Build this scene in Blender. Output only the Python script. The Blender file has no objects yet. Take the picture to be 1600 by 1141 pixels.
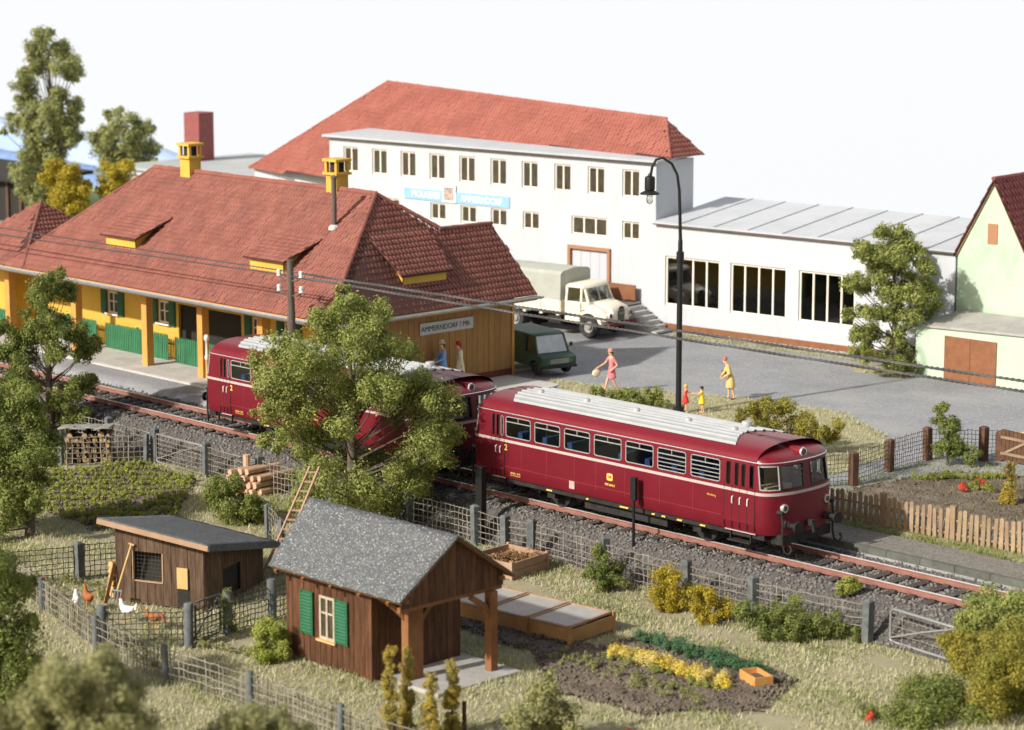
import bpy, math, random
import numpy as np
from mathutils import Vector, Matrix
random.seed(7); RNG = np.random.default_rng(7)
S = bpy.context.scene
COL = S.collection
R_ = math.radians
# ------------------------------------------------------------------ camera
cd = bpy.data.cameras.new('camera'); cam = bpy.data.objects.new('camera', cd); COL.objects.link(cam)
cam.location = (57.5, -55.508, 18.3134)
cam.rotation_euler = (R_(90 - 10.2109), 0, R_(45.8902))
cd.sensor_width = 36; cd.lens = 90; cd.clip_start = 0.5; cd.clip_end = 800
cd.dof.use_dof = True; cd.dof.focus_distance = 82; cd.dof.aperture_fstop = 0.50
S.camera = cam
# ------------------------------------------------------------------ sky light, sun, exposure
SUN_EL, SUN_AZ = 32.0, 187.0
w = bpy.data.worlds.new('World'); S.world = w; w.use_nodes = True
nt = w.node_tree
sk = nt.nodes.new('ShaderNodeTexSky'); sk.sky_type = 'NISHITA'; sk.sun_disc = False
sk.sun_elevation = R_(SUN_EL); sk.sun_rotation = R_(SUN_AZ); sk.air_density = 1.0; sk.dust_density = 4.0; sk.ozone_density = 0.6
bg = nt.nodes['Background']; bg.inputs[1].default_value = 0.08
nt.links.new(sk.outputs[0], bg.inputs[0])
sl = bpy.data.lights.new('sun', 'SUN'); sl.energy = 4.5; sl.angle = R_(1.3); sl.color = (1, .965, .91)
so = bpy.data.objects.new('sun', sl); COL.objects.link(so); so.location = (0, -40, 60)
so.rotation_euler = (R_(90 - SUN_EL), 0, R_(-7))
S.view_settings.view_transform = 'Standard'; S.view_settings.look = 'None'
S.view_settings.exposure = 0.20; S.view_settings.gamma = 1.0
S.render.film_transparent = False
# ------------------------------------------------------------------ helpers
MW = {}          # object name -> world matrix (objects are static)
def srgb(*c):
    return tuple(((x / 255) / 12.92 if x / 255 <= .04045 else ((x / 255 + .055) / 1.055) ** 2.4) for x in c)
def tag(o, label=None, cat=None, group=None, kind=None):
    if label: o['label'] = label
    if cat: o['category'] = cat
    if group: o['group'] = group
    if kind: o['kind'] = kind
    return o
def thing(name, label, cat, loc=(0, 0, 0), rz=0.0, group=None):
    o = bpy.data.objects.new(name, None); COL.objects.link(o); o.empty_display_size = .2
    o.location = loc; o.rotation_euler = (0, 0, rz)
    MW[o.name] = Matrix.Translation(Vector(loc)) @ Matrix.Rotation(rz, 4, 'Z')
    return tag(o, label, cat, group)
def link(name, me, mat=None, parent=None, loc=None, rot=None, scale=None):
    o = bpy.data.objects.new(name, me); COL.objects.link(o)
    if mat is not None and len(me.materials) == 0: me.materials.append(mat)
    o.parent = parent
    if loc is not None: o.location = loc
    if rot is not None: o.rotation_euler = rot
    if scale is not None: o.scale = scale
    MW[o.name] = MW[parent.name] if parent else Matrix.Identity(4)
    return o
class MB:
    def __init__(s): s.v = []; s.f = []
    def add(s, vs, fs):
        n = len(s.v); s.v += [tuple(p) for p in vs]; s.f += [tuple(i + n for i in q) for q in fs]; return s
    def box(s, x0, x1, y0, y1, z0, z1):
        return s.add([(x0, y0, z0), (x1, y0, z0), (x1, y1, z0), (x0, y1, z0), (x0, y0, z1), (x1, y0, z1), (x1, y1, z1), (x0, y1, z1)],
                     [(3, 2, 1, 0), (4, 5, 6, 7), (0, 1, 5, 4), (1, 2, 6, 5), (2, 3, 7, 6), (3, 0, 4, 7)])
    def obox(s, c, size, M=None, rz=0):
        M = M if M is not None else Matrix.Rotation(rz, 3, 'Z')
        c = Vector(c); h = Vector(size) / 2
        vs = [c + M @ Vector((sx * h.x, sy * h.y, sz * h.z)) for sz in (-1, 1) for sx, sy in ((-1, -1), (1, -1), (1, 1), (-1, 1))]
        return s.add(vs, [(3, 2, 1, 0), (4, 5, 6, 7), (0, 1, 5, 4), (1, 2, 6, 5), (2, 3, 7, 6), (3, 0, 4, 7)])
    def bar(s, p0, p1, w, h, up=(0, 0, 1)):
        p0 = Vector(p0); p1 = Vector(p1); d = (p1 - p0); L = d.length; d.normalize()
        u = Vector(up); r = d.cross(u)
        if r.length < 1e-4: r = d.cross(Vector((0, 1, 0)))
        r.normalize(); u = r.cross(d)
        M = Matrix((d, r, u)).transposed()
        return s.obox((p0 + p1) / 2, (L, w, h), M)
    def cyl(s, p0, p1, r0, r1=None, n=10, caps=True):
        r1 = r0 if r1 is None else r1
        return s.tube([p0, p1], [r0, r1], n, caps)
    def tube(s, pts, r, n=6, caps=True, up=None):
        pts = [Vector(p) for p in pts]; m = len(pts)
        rs = list(r) if isinstance(r, (list, tuple)) else [r] * m
        vs = []; fs = []
        prev = None
        for i, p in enumerate(pts):
            d = (pts[min(i + 1, m - 1)] - pts[max(i - 1, 0)]); d.normalize()
            if prev is None:
                a = d.cross(Vector((0, 0, 1)))
                if a.length < 1e-3: a = d.cross(Vector((1, 0, 0)))
            else:
                a = prev - d * prev.dot(d)
            a.normalize(); prev = a; b = d.cross(a)
            for k in range(n):
                t = 2 * math.pi * (k + .5) / n
                vs.append(p + (a * math.cos(t) + b * math.sin(t)) * rs[i])
        for i in range(m - 1):
            for k in range(n):
                q = (k + 1) % n
                fs.append((i * n + k, i * n + q, (i + 1) * n + q, (i + 1) * n + k))
        if caps:
            fs.append(tuple(range(n))[::-1]); fs.append(tuple((m - 1) * n + k for k in range(n)))
        return s.add(vs, fs)
    def prism(s, poly, vec):
        n = len(poly); vec = Vector(vec); a = [Vector(p) for p in poly]; b = [p + vec for p in a]
        return s.add(a + b, [tuple(range(n))[::-1], tuple(range(n, 2 * n))] + [(i, (i + 1) % n, n + (i + 1) % n, n + i) for i in range(n)])
    def poly(s, pts): return s.add(pts, [tuple(range(len(pts)))])
    def ell(s, c, rx, ry, rz, nu=12, nv=8, v0=0.0, v1=1.0):
        c = Vector(c); vs = []; fs = []
        for j in range(nv + 1):
            t = math.pi * (v0 + (v1 - v0) * j / nv)
            for i in range(nu):
                p = 2 * math.pi * i / nu
                vs.append(c + Vector((rx * math.sin(t) * math.cos(p), ry * math.sin(t) * math.sin(p), rz * math.cos(t))))
        for j in range(nv):
            for i in range(nu):
                q = (i + 1) % nu
                fs.append((j * nu + i, (j + 1) * nu + i, (j + 1) * nu + q, j * nu + q))
        return s.add(vs, fs)
    def lathe(s, c, prof, n=12):
        c = Vector(c); vs = []; fs = []
        for r, z in prof:
            for i in range(n):
                p = 2 * math.pi * i / n; vs.append(c + Vector((r * math.cos(p), r * math.sin(p), z)))
        for j in range(len(prof) - 1):
            for i in range(n):
                q = (i + 1) % n; fs.append((j * n + i, j * n + q, (j + 1) * n + q, (j + 1) * n + i))
        return s.add(vs, fs)
    def mesh(s, name, smooth=None):
        me = bpy.data.meshes.new(name); me.from_pydata(s.v, [], s.f); me.update()
        if smooth is not None:
            me.polygons.foreach_set('use_smooth', [True] * len(me.polygons)); me.set_sharp_from_angle(angle=R_(smooth))
        return me
    def build(s, name, mat, parent=None, smooth=None, kind=None, label=None, bevel=0, world=True):
        """world=True: the vertices are world coordinates and are carried into the parent's space"""
        if parent is not None and world:
            inv = MW[parent.name].inverted(); s.v = [tuple(inv @ Vector(p)) for p in s.v]
        o = link(name, s.mesh(name, smooth), mat, parent)
        if bevel:
            b = o.modifiers.new('bevel', 'BEVEL'); b.width = bevel; b.segments = 2; b.limit_method = 'ANGLE'; b.angle_limit = R_(40)
        if kind: o['kind'] = kind
        if label: o['label'] = label
        return o
def copy_tree(o, parent=None):
    c = o.copy(); COL.objects.link(c); c.parent = parent
    for ch in o.children: copy_tree(ch, c)
    return c
def np_mesh(name, V, F, mat=None, smooth=False):
    V = np.asarray(V, np.float32); F = np.asarray(F, np.int32); k = F.shape[1]
    me = bpy.data.meshes.new(name)
    me.vertices.add(len(V)); me.vertices.foreach_set('co', V.ravel())
    me.loops.add(F.size); me.loops.foreach_set('vertex_index', F.ravel())
    me.polygons.add(len(F)); me.polygons.foreach_set('loop_start', np.arange(0, F.size, k, dtype=np.int32))
    me.update(calc_edges=True)
    if smooth: me.polygons.foreach_set('use_smooth', np.ones(len(F), bool))
    if mat: me.materials.append(mat)
    return me
# ------------------------------------------------------------------ materials
MATS = {}
def M(name, col, col2=None, scale=2.0, detail=4, rough=.75, bump=0.0, bscale=40, rnd=0.0, metal=0.0, spec=.3, speck=None, spscale=60, sp=(.55, .7),
      stretch=None, coat=0.0, stain=None, stsc=(.5, .5, .5), stlim=(.52, .78), lo=.35, hi=.65, emit=0.0):
    m = bpy.data.materials.new(name); m.use_nodes = True; t = m.node_tree; N = t.nodes; L = t.links
    b = N['Principled BSDF']; b.inputs['Roughness'].default_value = rough; b.inputs['Metallic'].default_value = metal
    b.inputs['Specular IOR Level'].default_value = spec; b.inputs['Coat Weight'].default_value = coat; b.inputs['Coat Roughness'].default_value = .15
    g = N.new('ShaderNodeNewGeometry'); pos = g.outputs['Position']
    if stretch:
        mp = N.new('ShaderNodeMapping'); mp.inputs['Scale'].default_value = stretch; L.new(pos, mp.inputs[0]); pos = mp.outputs[0]
    out = None
    if col2:
        n = N.new('ShaderNodeTexNoise'); n.inputs['Scale'].default_value = scale; n.inputs['Detail'].default_value = detail; n.inputs['Roughness'].default_value = .65
        L.new(pos, n.inputs['Vector'])
        r = N.new('ShaderNodeMapRange'); r.inputs[1].default_value = lo; r.inputs[2].default_value = hi; L.new(n.outputs[0], r.inputs[0])
        x = N.new('ShaderNodeMix'); x.data_type = 'RGBA'; x.inputs[6].default_value = (*col, 1); x.inputs[7].default_value = (*col2, 1)
        L.new(r.outputs[0], x.inputs[0]); out = x.outputs[2]
    if speck:
        n = N.new('ShaderNodeTexNoise'); n.inputs['Scale'].default_value = spscale; n.inputs['Detail'].default_value = 2; L.new(g.outputs['Position'], n.inputs['Vector'])
        r = N.new('ShaderNodeMapRange'); r.inputs[1].default_value = sp[0]; r.inputs[2].default_value = sp[1]; L.new(n.outputs[0], r.inputs[0])
        x = N.new('ShaderNodeMix'); x.data_type = 'RGBA'; x.inputs[6].default_value = (*col, 1); x.inputs[7].default_value = (*speck, 1)
        if out: L.new(out, x.inputs[6])
        L.new(r.outputs[0], x.inputs[0]); out = x.outputs[2]
    if stain:
        mp2 = N.new('ShaderNodeMapping'); mp2.inputs['Scale'].default_value = stsc; L.new(g.outputs['Position'], mp2.inputs[0])
        n = N.new('ShaderNodeTexNoise'); n.inputs['Scale'].default_value = 1.0; n.inputs['Detail'].default_value = 6; n.inputs['Roughness'].default_value = .7; L.new(mp2.outputs[0], n.inputs['Vector'])
        r = N.new('ShaderNodeMapRange'); r.inputs[1].default_value = stlim[0]; r.inputs[2].default_value = stlim[1]; L.new(n.outputs[0], r.inputs[0])
        x = N.new('ShaderNodeMix'); x.data_type = 'RGBA'; x.inputs[6].default_value = (*col, 1); x.inputs[7].default_value = (*stain, 1)
        if out: L.new(out, x.inputs[6])
        L.new(r.outputs[0], x.inputs[0]); out = x.outputs[2]
    if rnd:
        oi = N.new('ShaderNodeObjectInfo'); h = N.new('ShaderNodeHueSaturation'); h.inputs['Color'].default_value = (*col, 1)
        r = N.new('ShaderNodeMapRange'); r.inputs[3].default_value = 1 - rnd; r.inputs[4].default_value = 1 + rnd
        L.new(oi.outputs['Random'], r.inputs[0]); L.new(r.outputs[0], h.inputs['Value'])
        if out: L.new(out, h.inputs['Color'])
        out = h.outputs[0]
    if out: L.new(out, b.inputs['Base Color'])
    else: b.inputs['Base Color'].default_value = (*col, 1)
    if bump:
        n = N.new('ShaderNodeTexNoise'); n.inputs['Scale'].default_value = bscale; n.inputs['Detail'].default_value = 4; L.new(pos, n.inputs['Vector'])
        bp = N.new('ShaderNodeBump'); bp.inputs['Strength'].default_value = bump; bp.inputs['Distance'].default_value = .03
        L.new(n.outputs[0], bp.inputs['Height']); L.new(bp.outputs[0], b.inputs['Normal'])
    if emit:
        b.inputs['Emission Color'].default_value = (*col, 1); b.inputs['Emission Strength'].default_value = emit
    MATS[name] = m; return m
def leafmat(name, a, b, c, trans=.3):
    """three leaf tones, mixed per leaf and in soft patches; thin leaves let some light through"""
    m = bpy.data.materials.new(name); m.use_nodes = True; t = m.node_tree; N = t.nodes; L = t.links
    N.remove(N['Principled BSDF']); g = N.new('ShaderNodeNewGeometry')
    n = N.new('ShaderNodeTexNoise'); n.inputs['Scale'].default_value = 1.3; n.inputs['Detail'].default_value = 3; L.new(g.outputs['Position'], n.inputs['Vector'])
    r = N.new('ShaderNodeMapRange'); r.inputs[1].default_value = .38; r.inputs[2].default_value = .62; L.new(n.outputs[0], r.inputs[0])
    x = N.new('ShaderNodeMix'); x.data_type = 'RGBA'; x.inputs[6].default_value = (*a, 1); x.inputs[7].default_value = (*b, 1); L.new(r.outputs[0], x.inputs[0])
    r2 = N.new('ShaderNodeMapRange'); r2.inputs[1].default_value = .45; r2.inputs[2].default_value = 1.0; r2.inputs[4].default_value = .9
    L.new(g.outputs['Random Per Island'], r2.inputs[0])
    y = N.new('ShaderNodeMix'); y.data_type = 'RGBA'; L.new(x.outputs[2], y.inputs[6]); y.inputs[7].default_value = (*c, 1); L.new(r2.outputs[0], y.inputs[0])
    d = N.new('ShaderNodeBsdfDiffuse'); L.new(y.outputs[2], d.inputs[0])
    tr = N.new('ShaderNodeBsdfTranslucent'); L.new(y.outputs[2], tr.inputs[0])
    mx = N.new('ShaderNodeMixShader'); mx.inputs[0].default_value = trans; L.new(d.outputs[0], mx.inputs[1]); L.new(tr.outputs[0], mx.inputs[2])
    L.new(mx.outputs[0], N['Material Output'].inputs[0]); MATS[name] = m; return m
def glassmat(name, tint, refl=.12, rough=.05):
    m = bpy.data.materials.new(name); m.use_nodes = True; t = m.node_tree; N = t.nodes; L = t.links
    N.remove(N['Principled BSDF'])
    tr = N.new('ShaderNodeBsdfTransparent'); tr.inputs[0].default_value = (*tint, 1)
    gl = N.new('ShaderNodeBsdfGlossy'); gl.inputs['Roughness'].default_value = rough
    fr = N.new('ShaderNodeFresnel'); fr.inputs[0].default_value = 1.45
    mp = N.new('ShaderNodeMath'); mp.operation = 'ADD'; mp.use_clamp = True; mp.inputs[1].default_value = refl; L.new(fr.outputs[0], mp.inputs[0])
    mx = N.new('ShaderNodeMixShader'); L.new(mp.outputs[0], mx.inputs[0]); L.new(tr.outputs[0], mx.inputs[1]); L.new(gl.outputs[0], mx.inputs[2])
    L.new(mx.outputs[0], N['Material Output'].inputs[0]); MATS[name] = m; return m
# ground
m_soil = M('soil', (.115, .088, .064), (.20, .16, .12), 1.3, bump=.9, bscale=18, rough=1, speck=(.10, .075, .055), spscale=14)
m_garden = M('garden_earth', (.29, .26, .155), (.38, .335, .22), .8, bump=.6, bscale=14, rough=1, speck=(.32, .30, .14), spscale=9)
m_asph = M('asphalt', (.225, .228, .235), (.285, .287, .29), .35, bump=.5, bscale=22, rough=.95, stain=(.36, .345, .32), stsc=(.22, .35, 1), stlim=(.5, .8), speck=(.40, .40, .41), spscale=16, sp=(.5, .72))
m_path = M('concrete_path', (.44, .42, .385), (.52, .50, .46), .6, bump=.2, bscale=20, rough=.95)
m_bed = M('ballast_bed', (.075, .068, .062), (.13, .12, .11), 5, bump=1, bscale=14, rough=1)
m_stone = M('ballast_stone', (.12, .11, .10), (.25, .23, .21), 7, bump=.2, bscale=20, rough=1, spec=.2)
m_gravel = M('gravel', (.15, .132, .108), (.23, .21, .175), 6, bump=1, bscale=20, rough=1, speck=(.42, .40, .36), spscale=22)
m_conc = M('concrete', (.24, .25, .25), (.33, .34, .33), 2, bump=.3, bscale=25, rough=.9)
m_kerb = M('kerb_concrete', (.085, .09, .075), (.14, .145, .12), 2, bump=.4, bscale=18, rough=.95)
# buildings
m_tile = M('roof_tile', (.235, .082, .060), (.32, .120, .088), 1.4, rough=.7, bump=.25, bscale=30, stain=(.17, .075, .062), stsc=(.8, .5, .5), stlim=(.5, .8))
m_tilegap = M('roof_gap', (.075, .034, .028), rough=.9)  # dark base under the tiles, paints the shadow in the gaps between them
m_tile2 = M('roof_tile_bright', (.31, .098, .070), (.38, .130, .095), .8, rough=.7, bump=.25, bscale=30, stain=(.25, .085, .065), stsc=(.5, .5, .4), stlim=(.5, .8))
m_tile3 = M('roof_tile_crimson', (.24, .055, .05), (.31, .08, .07), 1.2, rough=.7, bump=.25, bscale=30)
m_yel = M('ochre_render', (.58, .355, .05), (.66, .42, .08), .8, rough=.85, bump=.15, bscale=30)
m_ochre = M('ochre_wood', (.56, .27, .06), (.64, .33, .09), 1.5, rough=.8, bump=.15, bscale=25)
m_board = M('wall_board', (.32, .165, .055), (.40, .215, .075), 3, rough=.8, bump=.3, bscale=16, stretch=(6, 6, .6), rnd=.08)
m_plinth = M('plinth_red', (.14, .035, .025), rough=.8)
m_green = M('shutter_green', (.028, .10, .047), (.04, .13, .062), 3, rough=.6)
m_pgreen = M('fence_green', (.035, .155, .07), (.05, .20, .095), 2, rough=.7, rnd=.1)
m_sgreen = M('hut_shutter_green', (.022, .115, .052), (.03, .14, .066), 3, rough=.5)
m_gut = M('gutter_zinc', (.50, .52, .53), (.40, .42, .42), 3, rough=.35, metal=.55)
m_white = M('white_render', (.505, .525, .54), (.535, .555, .57), .4, rough=.9, bump=.12, bscale=30, stain=(.47, .475, .47), stsc=(1.6, 1.6, .35))
m_frame = M('window_cream', (.74, .69, .58), rough=.6)
m_hutframe = M('weathered_frame', (.50, .43, .32), (.36, .29, .20), 6, rough=.8)
m_dark = M('dark_room', (.03, .027, .022), rough=.9)  # near-black paints the shade of unlit insides; on the barn its own colour
m_pane = M('window_pane', (.05, .043, .03), (.085, .075, .055), 3, rough=.12, spec=.5)
m_grey = M('grey_roof', (.44, .46, .48), (.50, .515, .53), .6, rough=.6, bump=.1)
m_greyroof2 = M('pale_flat_roof', (.36, .38, .37), (.44, .45, .44), .5, rough=.9)
m_brown = M('brown_door', (.21, .088, .04), (.27, .115, .054), 3, rough=.75, bump=.25, bscale=50)
m_doorframe = M('brown_frame', (.38, .19, .10), rough=.7)
m_doorgrey = M('grey_door', (.50, .52, .55), rough=.7)
m_mint = M('mint_render', (.45, .585, .42), (.51, .62, .47), .9, rough=.9, bump=.15, bscale=25, stain=(.37, .51, .34), stsc=(.9, .9, .5), stlim=(.5, .75))
m_brick = M('brick_red', (.24, .07, .065), (.30, .095, .085), 4, rough=.85)
m_signblue = M('sign_blue', (.24, .46, .72), (.30, .52, .76), 2, rough=.7)
m_signwhite = M('sign_white', (.80, .80, .78), rough=.6)
m_signgrey = M('sign_grey', (.52, .52, .50), rough=.6)
m_black = M('black_paint', (.015, .015, .015), rough=.5)
m_ink = M('black_lettering', (.02, .02, .02), rough=.6)
m_felt = M('roofing_felt', (.095, .10, .10), (.13, .135, .135), 3, rough=.85, bump=.8, bscale=30, speck=(.60, .61, .60), spscale=24, sp=(.56, .74))  # pale specks put the glints of the grit into the colour
m_felt2 = M('roofing_felt_dark', (.085, .09, .092), (.12, .125, .127), 3, rough=.85, bump=.8, bscale=30, speck=(.42, .43, .42), spscale=24, sp=(.58, .78))  # fainter specks, the glints again painted into the felt
m_hutw = M('hut_wood', (.062, .027, .014), (.15, .064, .028), 2.2, rough=.65, bump=.5, bscale=10, stretch=(5, 5, .6), rnd=.25)
m_hutbeam = M('hut_beam', (.20, .085, .032), (.28, .125, .05), 2, rough=.7, bump=.4, bscale=10)
m_shedw = M('shed_wood', (.070, .043, .027), (.155, .098, .060), 2.5, rough=.9, bump=.5, bscale=10, stretch=(5, 5, .6), rnd=.2)
m_shedtrim = M('shed_trim', (.36, .23, .145), (.43, .28, .18), 3, rough=.9)
m_timber = M('new_timber', (.38, .19, .07), (.48, .26, .105), 2, rough=.75, bump=.3, bscale=12, rnd=.1)
m_palew = M('pale_wood', (.58, .36, .14), (.66, .43, .19), 3, rough=.75)
m_picket = M('picket_wood', (.27, .185, .11), (.37, .265, .165), 2, rough=.85, bump=.3, bscale=14, rnd=.15)
m_postw = M('post_wood', (.085, .045, .028), (.15, .075, .043), 3, rough=.8, bump=.4, bscale=12)
m_slab = M('slab_stone', (.33, .32, .29), (.42, .40, .36), 2, rough=.95, bump=.3, bscale=20)
m_framepane = M('cold_frame_pane', (.36, .35, .31), (.43, .42, .37), 3, rough=.35)
m_cpost = M('concrete_post', (.090, .100, .098), (.16, .172, .168), 4, rough=.9, bump=.4, bscale=15)
m_wire = M('fence_wire', (.19, .172, .14), (.34, .31, .255), 2, rough=.6, metal=.2)
m_wire2 = M('fence_wire_dark', (.06, .055, .045), (.12, .11, .09), 2, rough=.6, metal=.2)
m_steel = M('galvanised', (.30, .30, .285), rough=.4, metal=.2)
m_dirt = M('bark', (.09, .07, .055), (.15, .12, .09), 5, rough=1, bump=.6, bscale=14)
m_polew = M('pole_wood', (.10, .075, .06), (.17, .13, .105), 4, rough=.95, bump=.5, bscale=14, stretch=(4, 4, .5))
m_porc = M('porcelain', (.72, .70, .64), rough=.3, spec=.5)
m_cable = M('cable', (.035, .034, .032), (.13, .125, .12), 30, rough=.6)
# railway
m_rust = M('rail_rust', (.24, .105, .08), (.30, .145, .115), 3, rough=.85)
m_rail = M('rail_top', (.78, .76, .72), rough=.35, metal=.35)
m_sleeper = M('sleeper_wood', (.055, .045, .038), (.11, .09, .075), 3, rough=1, bump=.5, bscale=12, rnd=.2)
m_red = M('railbus_red', (.140, .006, .014), (.160, .008, .018), 1.5, rough=.52, spec=.3, coat=0.0, stain=(.15, .012, .018), stsc=(1.2, 1.2, .6), stlim=(.5, .85), bump=.03, bscale=9)
m_redroof = M('railbus_roof_red', (.165, .010, .017), (.19, .013, .021), 1.5, rough=.38, spec=.4, coat=.1)
m_cream = M('belt_cream', (.50, .41, .38), rough=.5)
m_silver = M('roof_silver', (.38, .39, .385), (.44, .45, .445), 1.5, rough=.55, metal=.1, stain=(.38, .385, .38), stsc=(2.5, 6, 2), stlim=(.5, .85))
m_under = M('underframe_black', (.018, .017, .016), (.035, .032, .03), 4, rough=.8)
m_chrome = M('chrome', (.72, .72, .70), rough=.3, metal=.6)
m_seat = M('seat_blue', (.035, .075, .22), (.05, .10, .28), 3, rough=.7)
m_inner = M('interior_beige', (.52, .42, .27), rough=.7)
m_yellow = M('lettering_yellow', (.80, .55, .12), rough=.6)
m_lens = M('lamp_lens', (.10, .09, .08), rough=.5, spec=.2)
m_amber = M('amber_lens', (.80, .36, .02), rough=.25, spec=.6)
g_train = glassmat('railbus_glass', (.62, .67, .68), .04)
g_cab = glassmat('cab_glass', (.92, .92, .90), .02)
g_veh = glassmat('vehicle_glass', (.45, .48, .48), .10)
# vehicles, people
m_cab = M('truck_cream', (.80, .73, .58), (.84, .77, .62), 1, rough=.45)
m_canvas = M('truck_canvas', (.42, .43, .36), (.47, .48, .41), 2, rough=.9, bump=.2, bscale=12)
m_tyre = M('tyre', (.035, .034, .032), (.06, .058, .055), 6, rough=.95)
m_hub = M('wheel_hub', (.33, .31, .28), rough=.6)
m_van = M('van_green', (.028, .068, .044), (.036, .082, .053), 2, rough=.5)
m_stairs = M('stair_concrete', (.40, .39, .37), (.50, .49, .46), 4, rough=.95, bump=.3)
def P_(n, c, r=.7): return M(n, c, rough=r)
m_skin = P_('skin', (.72, .40, .24))
m_pink = P_('dress_pink', (.62, .20, .22)); m_rose = P_('hat_rose', (.58, .24, .19)); m_bag = P_('bag_cream', (.72, .66, .48))
m_coat = P_('coat_straw', (.66, .48, .17)); m_terra = P_('hat_terracotta', (.48, .15, .08)); m_pbag = P_('bag_brown', (.09, .055, .035))
m_rdress = P_('dress_red', (.62, .035, .04)); m_ydress = P_('dress_yellow', (.85, .60, .02)); m_blond = P_('hair_blond', (.70, .45, .09)); m_hair = P_('hair_dark', (.03, .022, .018))
m_blue = P_('coat_blue', (.20, .37, .62)); m_straw = P_('hat_straw', (.66, .53, .34)); m_crc = P_('coat_cream', (.74, .64, .43)); m_rhat = P_('hat_red', (.52, .03, .03)); m_shoe = P_('shoe', (.05, .035, .03))
m_hen = M('hen_brown', (.30, .09, .03), (.42, .15, .05), 20, rough=.8); m_henw = M('hen_white', (.78, .76, .70), rough=.8); m_comb = P_('comb_red', (.55, .05, .03)); m_beak = P_('beak', (.62, .36, .08))
m_flower_y = leafmat('flower_yellow', (.78, .60, .05), (.70, .58, .20), (.82, .70, .25), .2)
m_flower_g = leafmat('bed_green', (.07, .16, .075), (.10, .20, .10), (.16, .26, .13), .2)
m_flower_r = leafmat('flower_red', (.75, .08, .05), (.78, .14, .09), (.80, .20, .12), .2)
lm_tree = leafmat('leaf_tree', (.21, .26, .06), (.315, .345, .10), (.49, .49, .19), .36)
lm_dark = leafmat('leaf_dark', (.15, .20, .048), (.235, .27, .075), (.38, .39, .14), .36)
lm_bright = leafmat('leaf_bright', (.27, .33, .055), (.37, .41, .09), (.52, .51, .16), .34)
lm_yel = leafmat('leaf_yellow', (.37, .30, .032), (.49, .39, .05), (.62, .50, .10), .34)
lm_gold = leafmat('leaf_gold', (.23, .235, .05), (.37, .325, .06), (.52, .44, .11), .34)
lm_olive = leafmat('leaf_olive', (.27, .275, .11), (.37, .365, .16), (.52, .49, .26), .36)
lm_back = leafmat('leaf_back', (.26, .30, .11), (.37, .385, .15), (.53, .51, .25), .38)
lm_grass = leafmat('grass_blade', (.42, .42, .215), (.56, .53, .32), (.68, .65, .44), .3)
lm_grassg = leafmat('grass_blade_green', (.20, .24, .07), (.29, .325, .10), (.43, .43, .19), .3)

# ================================================================== SETTING
ZG = -1.10       # garden level; rail top is z = 0, yard about 0
def ramp(t): t = np.clip(t, 0, 1); return t * t * (3 - 2 * t)
def ground_z(x, y):
    x = np.asarray(x, float); y = np.asarray(y, float)
    z = ZG + .82 * ramp((y + 2.75) / 1.35) + .25 * ramp((y - 1.55) / .5)
    bump = .018 * np.sin(1.9 * x + .7 * y) + .015 * np.sin(2.3 * y - 1.1 * x + 1) + .012 * np.sin(4.1 * x + 3.3 * y)
    return z + bump * np.where(y < -2.6, 1, .15)
def sheet(name, xs, ys, zf, mat, kind='structure'):
    X, Y = np.meshgrid(xs, ys); Z = zf(X, Y); n, m = X.shape
    V = np.stack([X.ravel(), Y.ravel(), Z.ravel()], 1); i = np.arange(n * m).reshape(n, m)
    F = np.stack([i[:-1, :-1].ravel(), i[:-1, 1:].ravel(), i[1:, 1:].ravel(), i[1:, :-1].ravel()], 1)
    o = link(name, np_mesh(name, V, F, mat, True)); o['kind'] = kind; return o
ys = np.unique(np.concatenate([np.arange(-75, -24, 2.0), np.arange(-24, -3, .4), np.arange(-3, 3, .12), np.arange(3, 43, 3.0)]))
sheet('ground', np.concatenate([np.arange(-160, -30, 5.0), np.arange(-30, 30, .5), np.arange(30, 75, 3.0)]), ys, lambda x, y: ground_z(x, y) - .03, m_garden)
def inpoly(px, py, poly):
    inside = np.zeros(px.shape, bool); n = len(poly); j = n - 1
    for i in range(n):
        xi, yi = poly[i]; xj, yj = poly[j]
        c = ((yi > py) != (yj > py)) & (px < (xj - xi) * (py - yi) / (yj - yi + 1e-12) + xi)
        inside ^= c; j = i
    return inside
def polydist(px, py, poly):
    d = np.full(px.shape, 1e9); n = len(poly)
    for i in range(n):
        a = np.array(poly[i]); b = np.array(poly[(i + 1) % n]); ab = b - a
        t = np.clip(((px - a[0]) * ab[0] + (py - a[1]) * ab[1]) / (ab @ ab), 0, 1)
        d = np.minimum(d, np.hypot(px - a[0] - t * ab[0], py - a[1] - t * ab[1]))
    return d
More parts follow.
